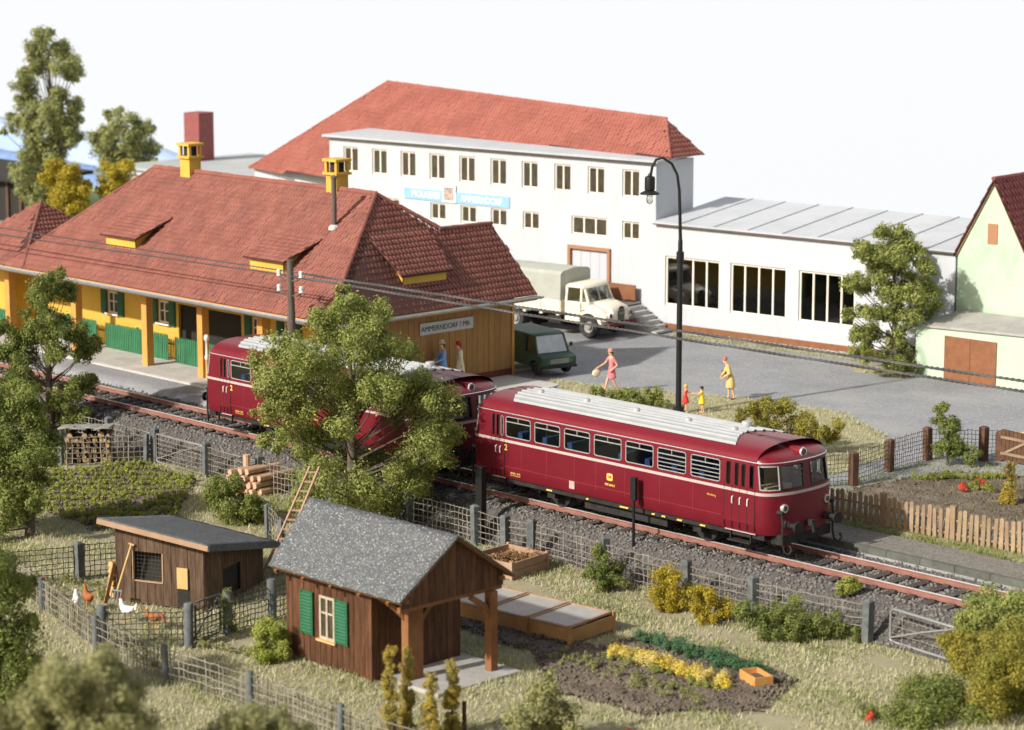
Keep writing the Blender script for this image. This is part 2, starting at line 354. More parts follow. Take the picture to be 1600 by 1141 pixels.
def patch(name, poly, base, mat, rise=.05, amp=.03, res=.14, edge=.35, kind='structure', rag=.18, rows=None):
    """an uneven bed that thins out to nothing at its ragged rim"""
    a = np.array(poly); xs = np.arange(a[:, 0].min() - .4, a[:, 0].max() + .4, res); ysl = np.arange(a[:, 1].min() - .4, a[:, 1].max() + .4, res)
    X, Y = np.meshgrid(xs, ysl); ins = inpoly(X, Y, poly); d = polydist(X, Y, poly) * np.where(ins, 1, -1)
    d = d + rag * (np.sin(3.1 * X + 1.7 * Y) * .5 + np.sin(5.3 * Y - 2.2 * X) * .5) + RNG.normal(0, rag * .25, X.shape)
    k = np.clip(d / edge, 0, 1); Z = base(X, Y) - .045 + k * (rise + .045) + k * (RNG.normal(0, amp, X.shape) + (0 if rows is None else rows(X, Y)))
    i = np.arange(X.size).reshape(X.shape); keep = (np.minimum(np.minimum(d[:-1, :-1], d[1:, 1:]), np.minimum(d[:-1, 1:], d[1:, :-1])) > -res).ravel()
    F = np.stack([i[:-1, :-1].ravel(), i[:-1, 1:].ravel(), i[1:, 1:].ravel(), i[1:, :-1].ravel()], 1)[keep]
    o = link(name, np_mesh(name, np.stack([X.ravel(), Y.ravel(), Z.ravel()], 1), F, mat, True)); o['kind'] = kind; return o
# backdrop: a pale sky wall behind the buildings, closing the place off to the left, back and right like the wall of a layout room
CX, CY = 57.5, -55.5
pl = [(-230, 10), (-190, 42), (190, 42)]
V = []; F = []
for x, y in pl: V += [(x, y, -3), (x, y, 60)]
for i in range(len(pl) - 1): F.append((2 * i, 2 * i + 2, 2 * i + 3, 2 * i + 1))
m_sky = bpy.data.materials.new('sky_white'); m_sky.use_nodes = True; t_ = m_sky.node_tree; t_.nodes.remove(t_.nodes['Principled BSDF'])
e_ = t_.nodes.new('ShaderNodeEmission'); e_.inputs[1].default_value = .87
nz = t_.nodes.new('ShaderNodeTexNoise'); nz.inputs['Scale'].default_value = .02; g_ = t_.nodes.new('ShaderNodeNewGeometry'); t_.links.new(g_.outputs['Position'], nz.inputs['Vector'])
mx_ = t_.nodes.new('ShaderNodeMix'); mx_.data_type = 'RGBA'; mx_.inputs[6].default_value = (.945, .972, 1, 1); mx_.inputs[7].default_value = (.985, .993, 1, 1)
t_.links.new(nz.outputs[0], mx_.inputs[0]); t_.links.new(mx_.outputs[2], e_.inputs[0]); t_.links.new(e_.outputs[0], t_.nodes['Material Output'].inputs[0])
o = link('sky', np_mesh('sky', V, F, m_sky, True)); o['kind'] = 'structure'
# far hills and a field at the foot of the backdrop, on the left
m_hill = M('far_hill', (.30, .40, .58), (.38, .46, .60), .25, rough=1); m_hillw = M('far_wood', (.16, .25, .46), (.24, .34, .54), .9, rough=1); m_field = M('far_field', (.46, .56, .24), (.54, .62, .34), .15, rough=1)
def ridge(name, x0, x1, y0, y1, hf, mat, n=110):
    """a long low rise running beside the backdrop"""
    V = []; F = []; prof = [(0, 0), (.35, .55), (.7, .9), (1, 1), (1.25, .8)]; m = len(prof)
    for i in range(n + 1):
        x = x0 + (x1 - x0) * i / n; h = hf(i / n)
        for t, k in prof: V.append((x, y0 + (y1 - y0) * t, -.3 + (h + .3) * k))
    for i in range(n):
        for j in range(m - 1): F.append((i * m + j, (i + 1) * m + j, (i + 1) * m + j + 1, i * m + j + 1))
    o = link(name, np_mesh(name, V, F, mat, True)); o['kind'] = 'structure'
tap = lambda t, x0, x1: float(ramp((-58 - (x0 + (x1 - x0) * t)) / 22))
ridge('hills', -190, -50, 37.5, 40.5, lambda t: (3.3 + .8 * math.sin(t * 8 + 2.1) + .3 * math.sin(t * 31)) * (.25 + .75 * tap(t, -190, -50)), m_hill)
ridge('wooded_hills', -190, -50, 34.6, 37, lambda t: (2.3 + .3 * math.sin(t * 27) + .14 * math.sin(t * 140)) * (.2 + .8 * tap(t, -190, -50)), m_hillw)
ridge('field', -190, -50, 31.4, 34.4, lambda t: 1.45 + .15 * math.sin(t * 14), m_field)
# yard asphalt, platform, footpath, right-hand low platform, ballast bed
sheet('yard_road', np.arange(-75, 60, 3.0), np.array([1.62, 1.85, 2.1, 2.5, 3.2, 6, 12, 24, 41]), lambda x, y: ground_z(x, y) + .004, m_asph)
PLAT = [(-70, 3.35), (-9.6, 3.35), (-8.6, 4.2), (-9.6, 8.5), (-11.0, 13.5), (-14.4, 13.5), (-14.4, 16), (-70, 16)]
b = MB(); b.prism([(x, y, -.05) for x, y in PLAT], (0, 0, .10)); o = b.build('platform', m_path, None); o['kind'] = 'structure'
plat = o
# paving slabs of the platform that the photograph shows, in front of the canopy
m_pave = M('platform_slab', (.42, .40, .37), (.50, .48, .44), 1.2, bump=.15, bscale=20, rough=.95, rnd=.05)
pm = MB().box(0, .985, 0, .735, 0, .012).mesh('slab'); pm.materials.append(m_pave)
for i in range(22):
    for j in range(4): link('paving_slab', pm, None, plat, (-32.0 + i + .5 * (j % 2), 3.42 + j * .75, .0515 + random.uniform(0, .004)))
b = MB(); b.box(-3.0, 18.6, 1.92, 3.45, -.3, .05); o = b.build('low_platform', m_gravel, None); o['kind'] = 'structure'; lowp = o
km = MB().box(0, 1.18, 0, .16, 0, .36).mesh('kerb_block'); km.materials.append(m_kerb)
for i in range(18): link('kerb_block', km, None, lowp, (-2.65 + 1.2 * i - .35, 1.80, -.298))
sheet('ballast_bed', np.arange(-60, 40, 1.0), np.concatenate([np.arange(-2.72, 1.75, .12)]), lambda x, y: np.where(np.abs(y) < 1.45, -.24, ground_z(x, y) + .0) + .012, m_bed)
# loose stones
def stones(name, N, xr, yr, zf, smin, smax, mat):
    base = np.array([(1, 0, 0), (-1, 0, 0), (0, 1, 0), (0, -1, 0), (0, 0, 1), (0, 0, -1)], float)
    tri = np.array([(0, 2, 4), (2, 1, 4), (1, 3, 4), (3, 0, 4), (2, 0, 5), (1, 2, 5), (3, 1, 5), (0, 3, 5)])
    x = RNG.uniform(*xr, N); y = RNG.uniform(*yr, N); s = RNG.uniform(smin, smax, N)
    v = base[None] * (s[:, None, None]) * RNG.uniform(.55, 1.25, (N, 6, 1)); q = RNG.uniform(0, 6.28, N); c, sn = np.cos(q), np.sin(q); q2 = RNG.uniform(-.7, .7, N); c2, s2 = np.cos(q2), np.sin(q2)
    X, Y, Z = v[..., 0], v[..., 1], v[..., 2] * .75
    Y, Z = Y * c2[:, None] - Z * s2[:, None], Y * s2[:, None] + Z * c2[:, None]; X, Y = X * c[:, None] - Y * sn[:, None], X * sn[:, None] + Y * c[:, None]
    V = np.stack([X + x[:, None], Y + y[:, None], Z + (zf(x, y) + s * .25)[:, None]], 2).reshape(-1, 3)
    F = (tri[None] + (np.arange(N) * 6)[:, None, None]).reshape(-1, 3)
    return link(name, np_mesh(name, V, F, mat))
o = stones('ballast', 27000, (-34, 27), (-2.65, 1.75), lambda x, y: np.where(np.abs(y) < 1.45, -.235, ground_z(x, y) + .005), .035, .085, m_stone)
tag(o, 'grey crushed stone ballast heaped under and beside the rails', 'ballast', kind='stuff')
# ------------------------------------------------------------------ track
t = thing('railway_track', 'single railway track with rusty rails on dark wooden sleepers', 'track', (0, 0, -.2))
prof = [(-.075, -.16), (.075, -.16), (.075, -.14), (.018, -.12), (.018, -.045), (.036, -.035), (.036, -.008), (-.036, -.008), (-.036, -.035), (-.018, -.045), (-.018, -.12), (-.075, -.14)]
for yy in (-.7535, .7535):
    b = MB().prism([(-60, yy + a, z) for a, z in prof][::-1], (95, 0, 0)); r = b.build('rail', m_rust, t)
    MB().box(-60, 35, yy - .034, yy + .034, -.0075, 0).build('running_surface', m_rail, r)
sb = MB().box(-.13, .13, -1.28, 1.28, -.17, 0)
for yy in (-.7535, .7535):
    sb.box(-.10, .10, yy - .19, yy - .085, 0, .035).box(-.10, .10, yy + .085, yy + .19, 0, .035)
sm = sb.mesh('sleeper'); sm.materials.append(m_sleeper)
for i in range(98):
    link('sleeper', sm, None, t, (-38 + .66 * i, random.uniform(-.02, .02), .035), (0, 0, random.uniform(-.015, .015)))
# ------------------------------------------------------------------ garden beds
gz = lambda x, y: ground_z(x, y)
VEG = [(-12.3, -9.9), (-16.2, -6.6), (-14.8, -3.6), (-11.4, -3.75), (-7.3, -7.8), (-8.0, -10.3)]
patch('vegetable_bed', VEG, gz, m_soil, .03, .015, .12, rows=lambda x, y: .03 * np.cos((-x * .72 + y * .69 - 1.74) * 2 * math.pi / .75))
patch('soil_bed', [(7.0, -9.6), (8.0, -8.9), (12.0, -8.3), (12.2, -7.0), (14.3, -6.2), (17.6, -6.7), (18.6, -9.4), (16.8, -11.6), (14.2, -12.0), (11.2, -9.9)], gz, m_soil, .05, .03, .12)
patch('right_soil_bed', [(7.9, 6.3), (13.5, 5.6), (18, 6.0), (15, 9.0), (11.3, 13.2), (8.6, 12.2), (8.0, 9.0)], gz, m_soil, .05, .03, .14)
patch('grass_strip', [(3, 3.6), (22, 3.6), (22, 5.0), (12, 4.6), (3, 5.2)], gz, m_garden, .04, .02, .2)
patch('grass_bank', [(-12.2, 14.0), (-8.5, 15.0), (-4.6, 16.6), (0, 17.2), (3.6, 15.0), (5.8, 12.4), (6.4, 8.0), (-4.2, 9.2)], gz, m_garden, .06, .02, .25)
patch('house_verge', [(-6.5, 25.8), (-2.5, 25.6), (-2.6, 24.6), (-4.8, 23.9), (-6.6, 24.8)], gz, m_garden, .04, .02, .2)
b = MB().box(9.9, 12.25, -14.2, -11.3, ZG - .1, ZG + .055); o = b.build('hut_paving', m_slab, None, bevel=.02); o['kind'] = 'structure'

o = stones('wall_gravel', 900, (-15.5, -5.5), (25.6, 26.0), lambda x, y: 0 * x + .03, .04, .09, M('pale_gravel', (.36, .33, .29), (.52, .48, .43), 8, rough=1)); o.location = (0, 0, 0)
for v in o.data.vertices: v.co.y += .105 * (v.co.x + 15.5) + .12
tag(o, 'pale gravel strewn along the brown plinth of the dairy wing', 'gravel', kind='stuff')

def clods(name, label, poly, N, smin, smax):
    a = np.array(poly); o = stones(name, N, (a[:, 0].min(), a[:, 0].max()), (a[:, 1].min(), a[:, 1].max()), lambda x, y: np.where(inpoly(x, y, poly), ground_z(x, y) + .03, ground_z(x, y) - .5), smin, smax, m_soil)
    return tag(o, label, 'soil', kind='stuff')
clods('soil_clods', 'crumbly brown clods of earth in the flower bed', [(7.0, -9.6), (8.0, -8.9), (12.0, -8.3), (12.2, -7.0), (14.3, -6.2), (17.6, -6.7), (18.6, -9.4), (16.8, -11.6), (14.2, -12.0), (11.2, -9.9)], 7000, .03, .085)
clods('bed_clods', 'dark clods of earth between the vegetable rows', VEG, 5000, .03, .08)
clods('right_clods', 'loose earth clods behind the picket fence', [(7.9, 6.3), (13.5, 5.6), (18, 6.0), (15, 9.0), (11.3, 13.2), (8.6, 12.2), (8.0, 9.0)], 4500, .03, .08)

# ================================================================== RAILBUS
LEV = [(.72, 1.42, .0), (.80, 1.455, .0), (1.05, 1.49, .0), (1.875, 1.50, .0), (1.945, 1.50, .0), (2.04, 1.497, .005), (2.70, 1.475, .10), (2.79, 1.465, .12)]
for q_ in range(1, 13):
    a_ = R_(90 * q_ / 12); LEV.append((2.79 + .45 * math.sin(a_), max(.015, 1.465 * math.cos(a_) ** .74), .12 + 2.05 * (1 - max(0.0, math.cos(a_)) ** 1.45)))
def roofz(y):
    y = abs(y); pr = [(h, z) for z, h, e in LEV if z >= 2.70][::-1]
    return float(np.interp(y, [p[0] for p in pr], [p[1] for p in pr]))
LEN = 12.35; XL0 = -.36; EE = .68; NE = 2.35
SW = [(.90, 1.0), (1.09, 1.20), (1.28, 1.40)]                    # narrow door lights at the rear
MWIN = [(1.50, 2.61), (2.77, 3.88), (4.05, 5.15), (5.31, 6.45), (6.61, 7.74), (7.89, 9.02), (9.20, 10.33)]
DW = [(10.55, 10.71), (10.87, 11.01), (11.12, 11.26), (11.42, 11.58)]
def outline(cols, hw, sh):
    pts = []
    for kind, v in cols:
        if kind == 'n': pts.append((v, -hw))
        elif kind == 'f': pts.append((v, hw))
        else:
            sg = 1 if kind == 'r' else -1; p = R_(v)
            y = hw * math.copysign(abs(math.sin(p)) ** (2 / NE), p); x = EE * abs(math.cos(p)) ** (2 / NE)
            xs = (LEN - EE - sh + x) if sg > 0 else (XL0 + EE + sh - x)
            pts.append((xs, y if sg > 0 else -y))
    return pts
xs = [XL0 + EE] + [v for a in SW + MWIN + DW for v in a] + [LEN - EE]
ends = [-90, -85, -80, -70, -60, -51, -42, -38, -28, -16, -4, 4, 16, 28, 38, 42, 51, 60, 70, 80, 85, 90]
cols = [('n', x) for x in xs] + [('r', a) for a in ends[1:-1]] + [('f', x) for x in xs[::-1]] + [('l', a) for a in ends[1:-1]]
NC = len(cols)
def iswin(i):
    a, b_ = cols[i], cols[(i + 1) % NC]
    if a[0] == b_[0] and a[0] in 'nf':
        lo, hi = sorted((a[1], b_[1])); return any(abs(lo - p) < 1e-6 and abs(hi - q) < 1e-6 for p, q in SW + MWIN + DW)
    if a[0] == b_[0]:
        lo, hi = sorted((a[1], b_[1])); return (-80 <= lo and hi <= -42) or (-38 <= lo and hi <= -4) or (4 <= lo and hi <= 38) or (42 <= lo and hi <= 80)
    return False
RINGS = [[(x, y, z) for x, y in outline(cols, hw, sh)] for z, hw, sh in LEV]
def ringpart(j0, j1, skipwin=False, off=0.0):
    b = MB(); vs = []; fs = []
    for j in range(j0, j1 + 1):
        for (x, y, z) in RINGS[j]:
            if off:
                vs.append((x + (off if x > LEN - EE else -off if x < XL0 + EE else 0), y + math.copysign(off, y), z))
            else: vs.append((x, y, z))
    for j in range(j1 - j0):
        for i in range(NC):
            if skipwin and iswin(i) and LEV[j0 + j][0] == 2.04: continue
            k = (i + 1) % NC; fs.append((j * NC + i, j * NC + k, (j + 1) * NC + k, (j + 1) * NC + i))
    return b.add(vs, fs)
def rr_path(x0, x1, z0, z1, rad, y, n=4):
    pts = []
    for cx, cz, a0 in ((x1 - rad, z1 - rad, 0), (x0 + rad, z1 - rad, 90), (x0 + rad, z0 + rad, 180), (x1 - rad, z0 + rad, 270)):
        for k in range(n + 1):
            a = R_(a0 + 90 * k / n); pts.append((cx + rad * math.cos(a), y, cz + rad * math.sin(a)))
    return pts + [pts[0]]
def text_mesh(s, size, bold=.0, ext=.003, sx=1.0, align='CENTER'):
    cu = bpy.data.curves.new('lettering', 'FONT'); cu.body = s; cu.size = size; cu.extrude = ext; cu.offset = bold; cu.align_x = align; cu.align_y = 'CENTER'; cu.resolution_u = 3
    o = bpy.data.objects.new('lettering', cu); COL.objects.link(o); bpy.context.view_layer.update()
    me = bpy.data.meshes.new_from_object(o.evaluated_get(bpy.context.evaluated_depsgraph_get())); bpy.data.objects.remove(o); bpy.data.curves.remove(cu)
    for v in me.vertices: v.co.x *= sx
    return me
TXT = {}
def letter(s, size, mat, parent, loc, rot, bold=0, ext=.003, sx=1.0, name='lettering', align='CENTER'):
    key = (s, size, bold, ext, sx, align)
    if key not in TXT: TXT[key] = text_mesh(*key)
    me = TXT[key].copy(); me.materials.clear(); me.materials.append(mat); return link(name, me, None, parent, loc, rot)
bus = thing('rail_bus', 'dark red rail bus car nearest the camera, with silver ribbed roof', 'rail bus', (0, 0, 0), 0, 'coupled red rail bus cars')
def add(b, name, mat, p=bus, **k): return b.build(name, mat, p, world=False, **k)
body = add(ringpart(0, 3), 'lower_body', m_red, smooth=50)
add(ringpart(4, 7, True), 'window_band', m_red, smooth=50)
roof = add(ringpart(7, len(LEV) - 1), 'roof', m_redroof, smooth=60)
add(ringpart(3, 4, False, .004), 'belt_stripe', m_cream, smooth=50)
# closing rim at the belt line, gutter beads
for j, r_, n_ in ((7, .016, 'gutter_bead'), (3, .008, 'belt_bead'), (4, .008, 'belt_bead')):
    ring = [(x, y, z) for x, y, z in RINGS[j]]; add(MB().tube(ring + [ring[0]], r_, 6, False), n_, m_chrome if j == 7 else m_cream, smooth=60)
# silver roof covering with ribs
V = []; F = []; yy = np.linspace(-1.15, 1.15, 77); NX = 26
for i in range(NX + 1):
    for k, y in enumerate(yy):
        x0 = .95 + .55 * (y / 1.15) ** 2; x1 = 10.75 - .9 * (1 - (abs(y) / 1.15)) + (0.0); x1 = 10.05 + .55 * (abs(y) / 1.15) ** 1.5
        x = x0 + (x1 - x0) * i / NX; rib = .050 * max(0, math.cos(2 * math.pi * y / .27)) ** 3
        V.append((x, y, roofz(y) + .012 + rib))
m_ = len(yy)
for i in range(NX):
    for k in range(m_ - 1): F.append((i * m_ + k, i * m_ + k + 1, (i + 1) * m_ + k + 1, (i + 1) * m_ + k))
add(MB().add(V, F), 'roof_covering', m_silver, smooth=40)
for x in (1.6, 3.6, 5.7, 7.8, 9.6):
    add(MB().lathe((x, -.05, roofz(0) + .03), [(.0, .085), (.07, .08), (.12, .03), (.13, -.03)], 12), 'roof_vent', m_silver, smooth=40)
add(MB().lathe((9.55, .55, roofz(.5) + .02), [(0, .17), (.14, .165), (.16, .12), (.15, -.05)], 14), 'roof_vent', m_silver, smooth=40)
# side windows
for side in (-1, 1):
    ysd = lambda z: side * np.interp(z, [2.04, 2.70], [1.497, 1.475])
    for wi, (a, b_) in enumerate(MWIN):
        y = side * 1.492
        f = MB().tube(rr_path(a + .015, b_ - .015, 2.055, 2.685, .07, y), .016, 6, False)
        # red inner corners so that the opening reads as rounded
        f.bar((a + .02, y, 2.53), (b_ - .02, y, 2.53), .02, .028).bar(((a + b_) / 2, y, 2.53), ((a + b_) / 2, y, 2.68), .02, .026, (0, 1, 0))
        if wi >= 5:
            for z in (2.16, 2.28, 2.40): f.bar((a + .02, y, z), (b_ - .02, y, z), .016, .022)
        wo = add(f, 'window', m_chrome)
        add(MB().poly([(a, side * 1.485, 2.04), (b_, side * 1.485, 2.04), (b_, side * 1.468, 2.70), (a, side * 1.468, 2.70)]), 'pane', g_train, wo)
        cm = MB()
        for cx, sx in ((a, 1), (b_, -1)):
            for cz, sz in ((2.04, 1), (2.70, -1)):
                ar = [(cx + sx * .085 * (1 - math.sin(R_(q))), side * 1.486, cz + sz * .085 * (1 - math.cos(R_(q)))) for q in (0, 22, 45, 68, 90)]
                cm.poly([(cx, side * 1.486, cz)] + ar)
        add(cm, 'window_corner', m_red, wo)
    for a, b_ in SW + DW:
        wo = add(MB().tube(rr_path(a + .012, b_ - .012, 2.055, 2.685, .055, side * 1.490), .012, 6, False), 'door_window', m_black if (a, b_) not in (SW[2],) else m_chrome)
        add(MB().poly([(a, side * 1.485, 2.04), (b_, side * 1.485, 2.04), (b_, side * 1.468, 2.70), (a, side * 1.468, 2.70)]), 'pane', g_train, wo)
    # folding doors: leaves stand proud between dark joints
    for x0, x1, k in ((.87, 1.44, 3), (10.50, 11.64, 4)):
        wl = (x1 - x0) / k
        for q in range(k):
            dl = MB().box(x0 + q * wl + .012, x0 + (q + 1) * wl - .012, side * 1.500 - .005, side * 1.500 + .005, .98, 1.85); d = add(dl, 'door_leaf', m_red)
        for q in range(k + 1):
            x = x0 + q * wl; add(MB().box(x - .011, x + .011, side * 1.497 - .008, side * 1.497 + .008, .78, 2.03), 'door_joint', m_black)
        add(MB().box(x0, x1, side * 1.44 - .015, side * 1.44 + .015, .70, .725), 'door_sill', m_cream)
        for q in range(1, k): h = MB().tube([(x0 + q * wl + .04, side * 1.505, 1.72), (x0 + q * wl + .04, side * 1.545, 1.70), (x0 + q * wl + .04, side * 1.545, 1.52), (x0 + q * wl + .04, side * 1.505, 1.50)], .017, 5); add(h, 'door_handle', m_signwhite)
    # panel seams: thin raised rivet strips, markings
    sm_ = MB()
    for x in (2.2, 3.3, 4.5, 5.4, 6.6, 8.0, 9.3): sm_.box(x - .004, x + .004, side * 1.5 - .003, side * 1.5 + .003, .98, 1.85)
    sm_.box(1.45, 10.4, side * 1.5 - .003, side * 1.5 + .003, 1.10, 1.107)
    add(sm_, 'panel_seam', M('seam_red', (.38, .06, .07), rough=.6) if 'seam_red' not in MATS else MATS['seam_red'])
rot = (R_(90), 0, 0)
def mark(s, size, x, z, mat=m_yellow, bold=.0, sx=1.0, p=bus): return letter(s, size, mat, p, (x, -1.507, z), rot, bold, .002, sx)
mark('2', .26, 1.52, 1.70, bold=.006); mark('2', .26, 10.42, 1.70, bold=.006) if False else None
lg = add(MB().prism(rr_path(5.86, 6.10, 1.37, 1.59, .05, -1.503)[:-1], (0, -.006, 0)), 'logo_plate', m_yellow); letter('DB', .11, m_red, lg, (5.98, -1.512, 1.48), rot, .003, .002)
mark('998 604-3', .10, 5.99, 1.24, bold=.002); mark('Nürnberg', .085, 10.02, 1.62)
mark('Bf 24,0 t  56 Pl.', .07, 1.95, .93, bold=.002); mark('Bw Nürnberg Hbf', .06, 1.95, .86)
add(MB().box(4.28, 4.50, -1.502, -1.492, .86, 1.10), 'notice_plate', M('notice_pink', (.62, .36, .34), rough=.6))
for x0, w_ in ((3.2, .25), (4.9, .1), (6.3, .35), (7.6, .12), (8.0, .14), (8.6, .2), (9.5, .2)): add(MB().box(x0, x0 + w_, -1.405, -1.365, .60, .64), 'underframe_marking', m_yellow)
# end windows, both ends
for kind in ('r', 'l'):
    for a0, a1 in ((-80, -42), (-38, -4), (4, 38), (42, 80)):
        ii = [i for i in range(NC) if cols[i][0] == kind and a0 <= cols[i][1] <= a1]
        lo = [RINGS[5][i] for i in ii]; hi = [RINGS[6][i] for i in ii]
        pth = lo + hi[::-1]; f = MB().tube(pth + [pth[0]], .022, 6, False); wo = add(f, 'end_window', m_chrome if abs(a0) in (80, 42) else m_black)
        fs = [(k, k + 1, len(ii) + k + 1, len(ii) + k) for k in range(len(ii) - 1)]
        add(MB().add([(x * (1 - .004) + .004 * 6.0, y * .992, z) for x, y, z in lo + hi], fs), 'pane', g_cab, wo, smooth=60)
    sg = 1 if kind == 'r' else -1; xe = LEN if sg > 0 else XL0
    # headlights, roof lamp, buffers, coupling, hoses
    for y in (-.93, .93):
        xx = xe - sg * .17
        hl = add(MB().tube([(xx - sg * .06, y, 1.50), (xx + sg * .125, y, 1.50)], [.125, .12], 16), 'headlight', m_chrome, smooth=40)
        add(MB().tube([(xx + sg * .12, y, 1.50), (xx + sg * .132, y, 1.50)], [.088, .085], 16), 'lens', m_lens if sg > 0 else m_amber, hl)
        bu = add(MB().tube([(xe - sg * .20, y * .94, 1.02), (xe + sg * .36, y * .94, 1.02)], [.085, .075], 14).tube([(xe - sg * .22, y * .94, 1.02), (xe + sg * .10, y * .94, 1.02)], [.12, .11], 14), 'buffer', m_under, smooth=40)
        hd = [(xe + sg * .36, y * .94 + .21 * math.cos(q) * (1 if abs(math.cos(q)) < .8 else .95), 1.02 + .165 * math.sin(q)) for q in np.linspace(0, 2 * math.pi, 17)[:-1]]
        add(MB().prism(hd if sg > 0 else hd[::-1], (sg * .045, 0, 0)), 'buffer_head', m_under, bu, smooth=30)
    rl = add(MB().tube([(xe - sg * .80, 0, 3.0), (xe - sg * .22, 0, 2.98)], [.11, .13], 14), 'roof_lamp', m_redroof, smooth=40)
    add(MB().tube([(xe - sg * .23, 0, 2.98), (xe - sg * .19, 0, 2.98)], [.14, .135], 16), 'lamp_rim', m_chrome, rl, smooth=40)
    add(MB().tube([(xe - sg * .19, 0, 2.98), (xe - sg * .182, 0, 2.98)], [.10, .095], 14), 'lens', m_lens if sg > 0 else m_amber, rl)
    add(MB().bar((xe - sg * .3, 0, .98), (xe + sg * .22, 0, .98), .14, .16).bar((xe + sg * .2, 0, .98), (xe + sg * .26, 0, .72), .07, .10, (0, 1, 0)).tube([(xe + sg * .0, .05, .98), (xe + sg * .18, .05, .80), (xe + sg * .1, .05, .62)], .03, 6), 'coupling', m_under, smooth=50)
    for y in (-1.12, 1.12): add(MB().tube([(xe - sg * .16, y, 1.40), (xe - sg * .02, y, 1.36), (xe + sg * .02, y, 1.05), (xe + sg * .01, y, .55), (xe + sg * .04, y + .05, .30), (xe + sg * .14, y + .12, .20), (xe + sg * .2, y + .2, .32), (xe + sg * .1, y + .22, .44)], .035, 7).tube([(xe - sg * .18, y, 1.40), (xe + sg * .02, y, 1.40)], .06, 8), 'brake_hose', m_under, smooth=50)
    add(MB().box(min(xe - sg * .45, xe - sg * .05), max(xe - sg * .45, xe - sg * .05), -1.1, 1.1, .45, .74), 'end_sill', m_under)
# underframe, running gear
add(MB().box(.6, 11.9, -1.36, 1.36, .56, .725).box(4.6, 8.0, -1.15, -.55, .25, .57).box(4.6, 7.0, .5, 1.15, .25, .57), 'underframe', m_under)
for x in (3.25, 9.25):
    ax = add(MB().cyl((x, -.9, .45), (x, .9, .45), .08), 'axle', m_under)
    for y in (-.75, .75):
        wl = add(MB().tube([(x, y - .07, .45), (x, y + .07, .45)], .45, 24).tube([(x, y - math.copysign(.09, y), .45), (x, y - math.copysign(.06, y), .45)], .48, 24), 'wheel', m_under, ax, smooth=40)
    for y in (-1.12, 1.12): add(MB().box(x - .16, x + .16, y - .12, y + .12, .34, .58).bar((x - .6, y, .62), (x + .6, y, .62), .10, .06).box(x - .62, x - .55, y - .05, y + .05, .4, .6), 'axle_box', m_under)
for x in (1.0, 11.05):
    for y in (-1.38, 1.38): add(MB().box(x - .42, x + .42, y - .12, y + .12, .40, .44).box(x - .40, x - .36, y - .03, y + .03, .44, .7).box(x + .36, x + .40, y - .03, y + .03, .44, .7), 'step', m_under)
# interior
add(MB().box(.35, 11.65, -1.44, 1.44, 1.12, 1.18), 'floor', m_inner); add(MB().box(1.5, 10.4, -1.33, 1.33, 2.74, 2.78), 'ceiling', m_inner)
for x in (1.42, 10.42): add(MB().box(x - .02, x + .02, -1.42, -.35, 1.18, 2.72).box(x - .02, x + .02, .35, 1.42, 1.18, 2.72), 'partition', m_inner)
sb = MB(); pr = [(-.28, 0), (.28, 0), (.28, .42), (.12, .46), (.09, 1.05), (-.09, 1.05), (-.12, .46), (-.28, .42)]
sb.prism([(a, 0, b_) for a, b_ in pr], (0, 1.0, 0)); ms = sb.mesh('seat', 40); ms.materials.append(m_seat)
for i in range(8):
    for y in (-1.40, .42): link('seat', ms, None, bus, (2.05 + 1.07 * i, y, 1.19))
add(MB().box(11.2, 11.65, -.95, .1, 1.18, 1.98), 'driver_desk', m_inner); add(MB().box(.35, .80, -.1, .95, 1.18, 1.98), 'driver_desk', m_inner)
bus2 = copy_tree(bus); bus2.location = (-13.78, 0, 0); bus2['label'] = 'dark red rail bus car behind, half hidden by the leafy tree'

# ================================================================== BUILDINGS
def tiles(A, U, W, poly, tw, th, lift=.0, scale=1.0, stag=.5):
    """pantiles laid over a polygon given in (u, v) metres on the plane A + u U + v W; returns arrays"""
    A = np.array(A, float); U = np.array(U, float); U /= np.linalg.norm(U); W = np.array(W, float); W /= np.linalg.norm(W); Nn = np.cross(U, W)
    if Nn[2] < 0: Nn = -Nn
    a = np.array(poly); nu = int((a[:, 0].max() - a[:, 0].min()) / tw) + 2; nv = int((a[:, 1].max() - a[:, 1].min()) / th) + 1
    I, J = np.meshgrid(np.arange(-1, nu), np.arange(nv)); u0 = a[:, 0].min() + (I + stag * (J % 2)) * tw; v0 = a[:, 1].min() + J * th
    k = inpoly(u0 + tw / 2, v0 + th / 2, poly); u0 = u0[k]; v0 = v0[k]; n = len(u0)
    pu = np.array([0, .17, .44, .68, .84]) * tw; ph = np.array([.004, .022, .028, .016, .004]) * scale
    ju = RNG.normal(0, .006, n); jh = RNG.normal(0, .006, n)
    rows = []
    for dv, hh in ((th * 1.02, ph * .6 + .002), (0, ph + .024 * scale), (0, ph * 0 + 0.0)):
        uu = u0[:, None] + ju[:, None] + pu[None]; vv = np.repeat((v0 + dv)[:, None], 5, 1); h = hh[None] + lift + (jh[:, None] if dv == 0 else 0)
        rows.append(A + uu[..., None] * U + vv[..., None] * W + h[..., None] * Nn)
    V = np.stack(rows, 1).reshape(-1, 3); b0 = np.arange(n) * 15; F = []
    for r in (0, 1):
        for c in range(4): F.append(np.stack([b0 + r * 5 + c, b0 + r * 5 + c + 1, b0 + (r + 1) * 5 + c + 1, b0 + (r + 1) * 5 + c], 1))
    return V, np.concatenate(F)
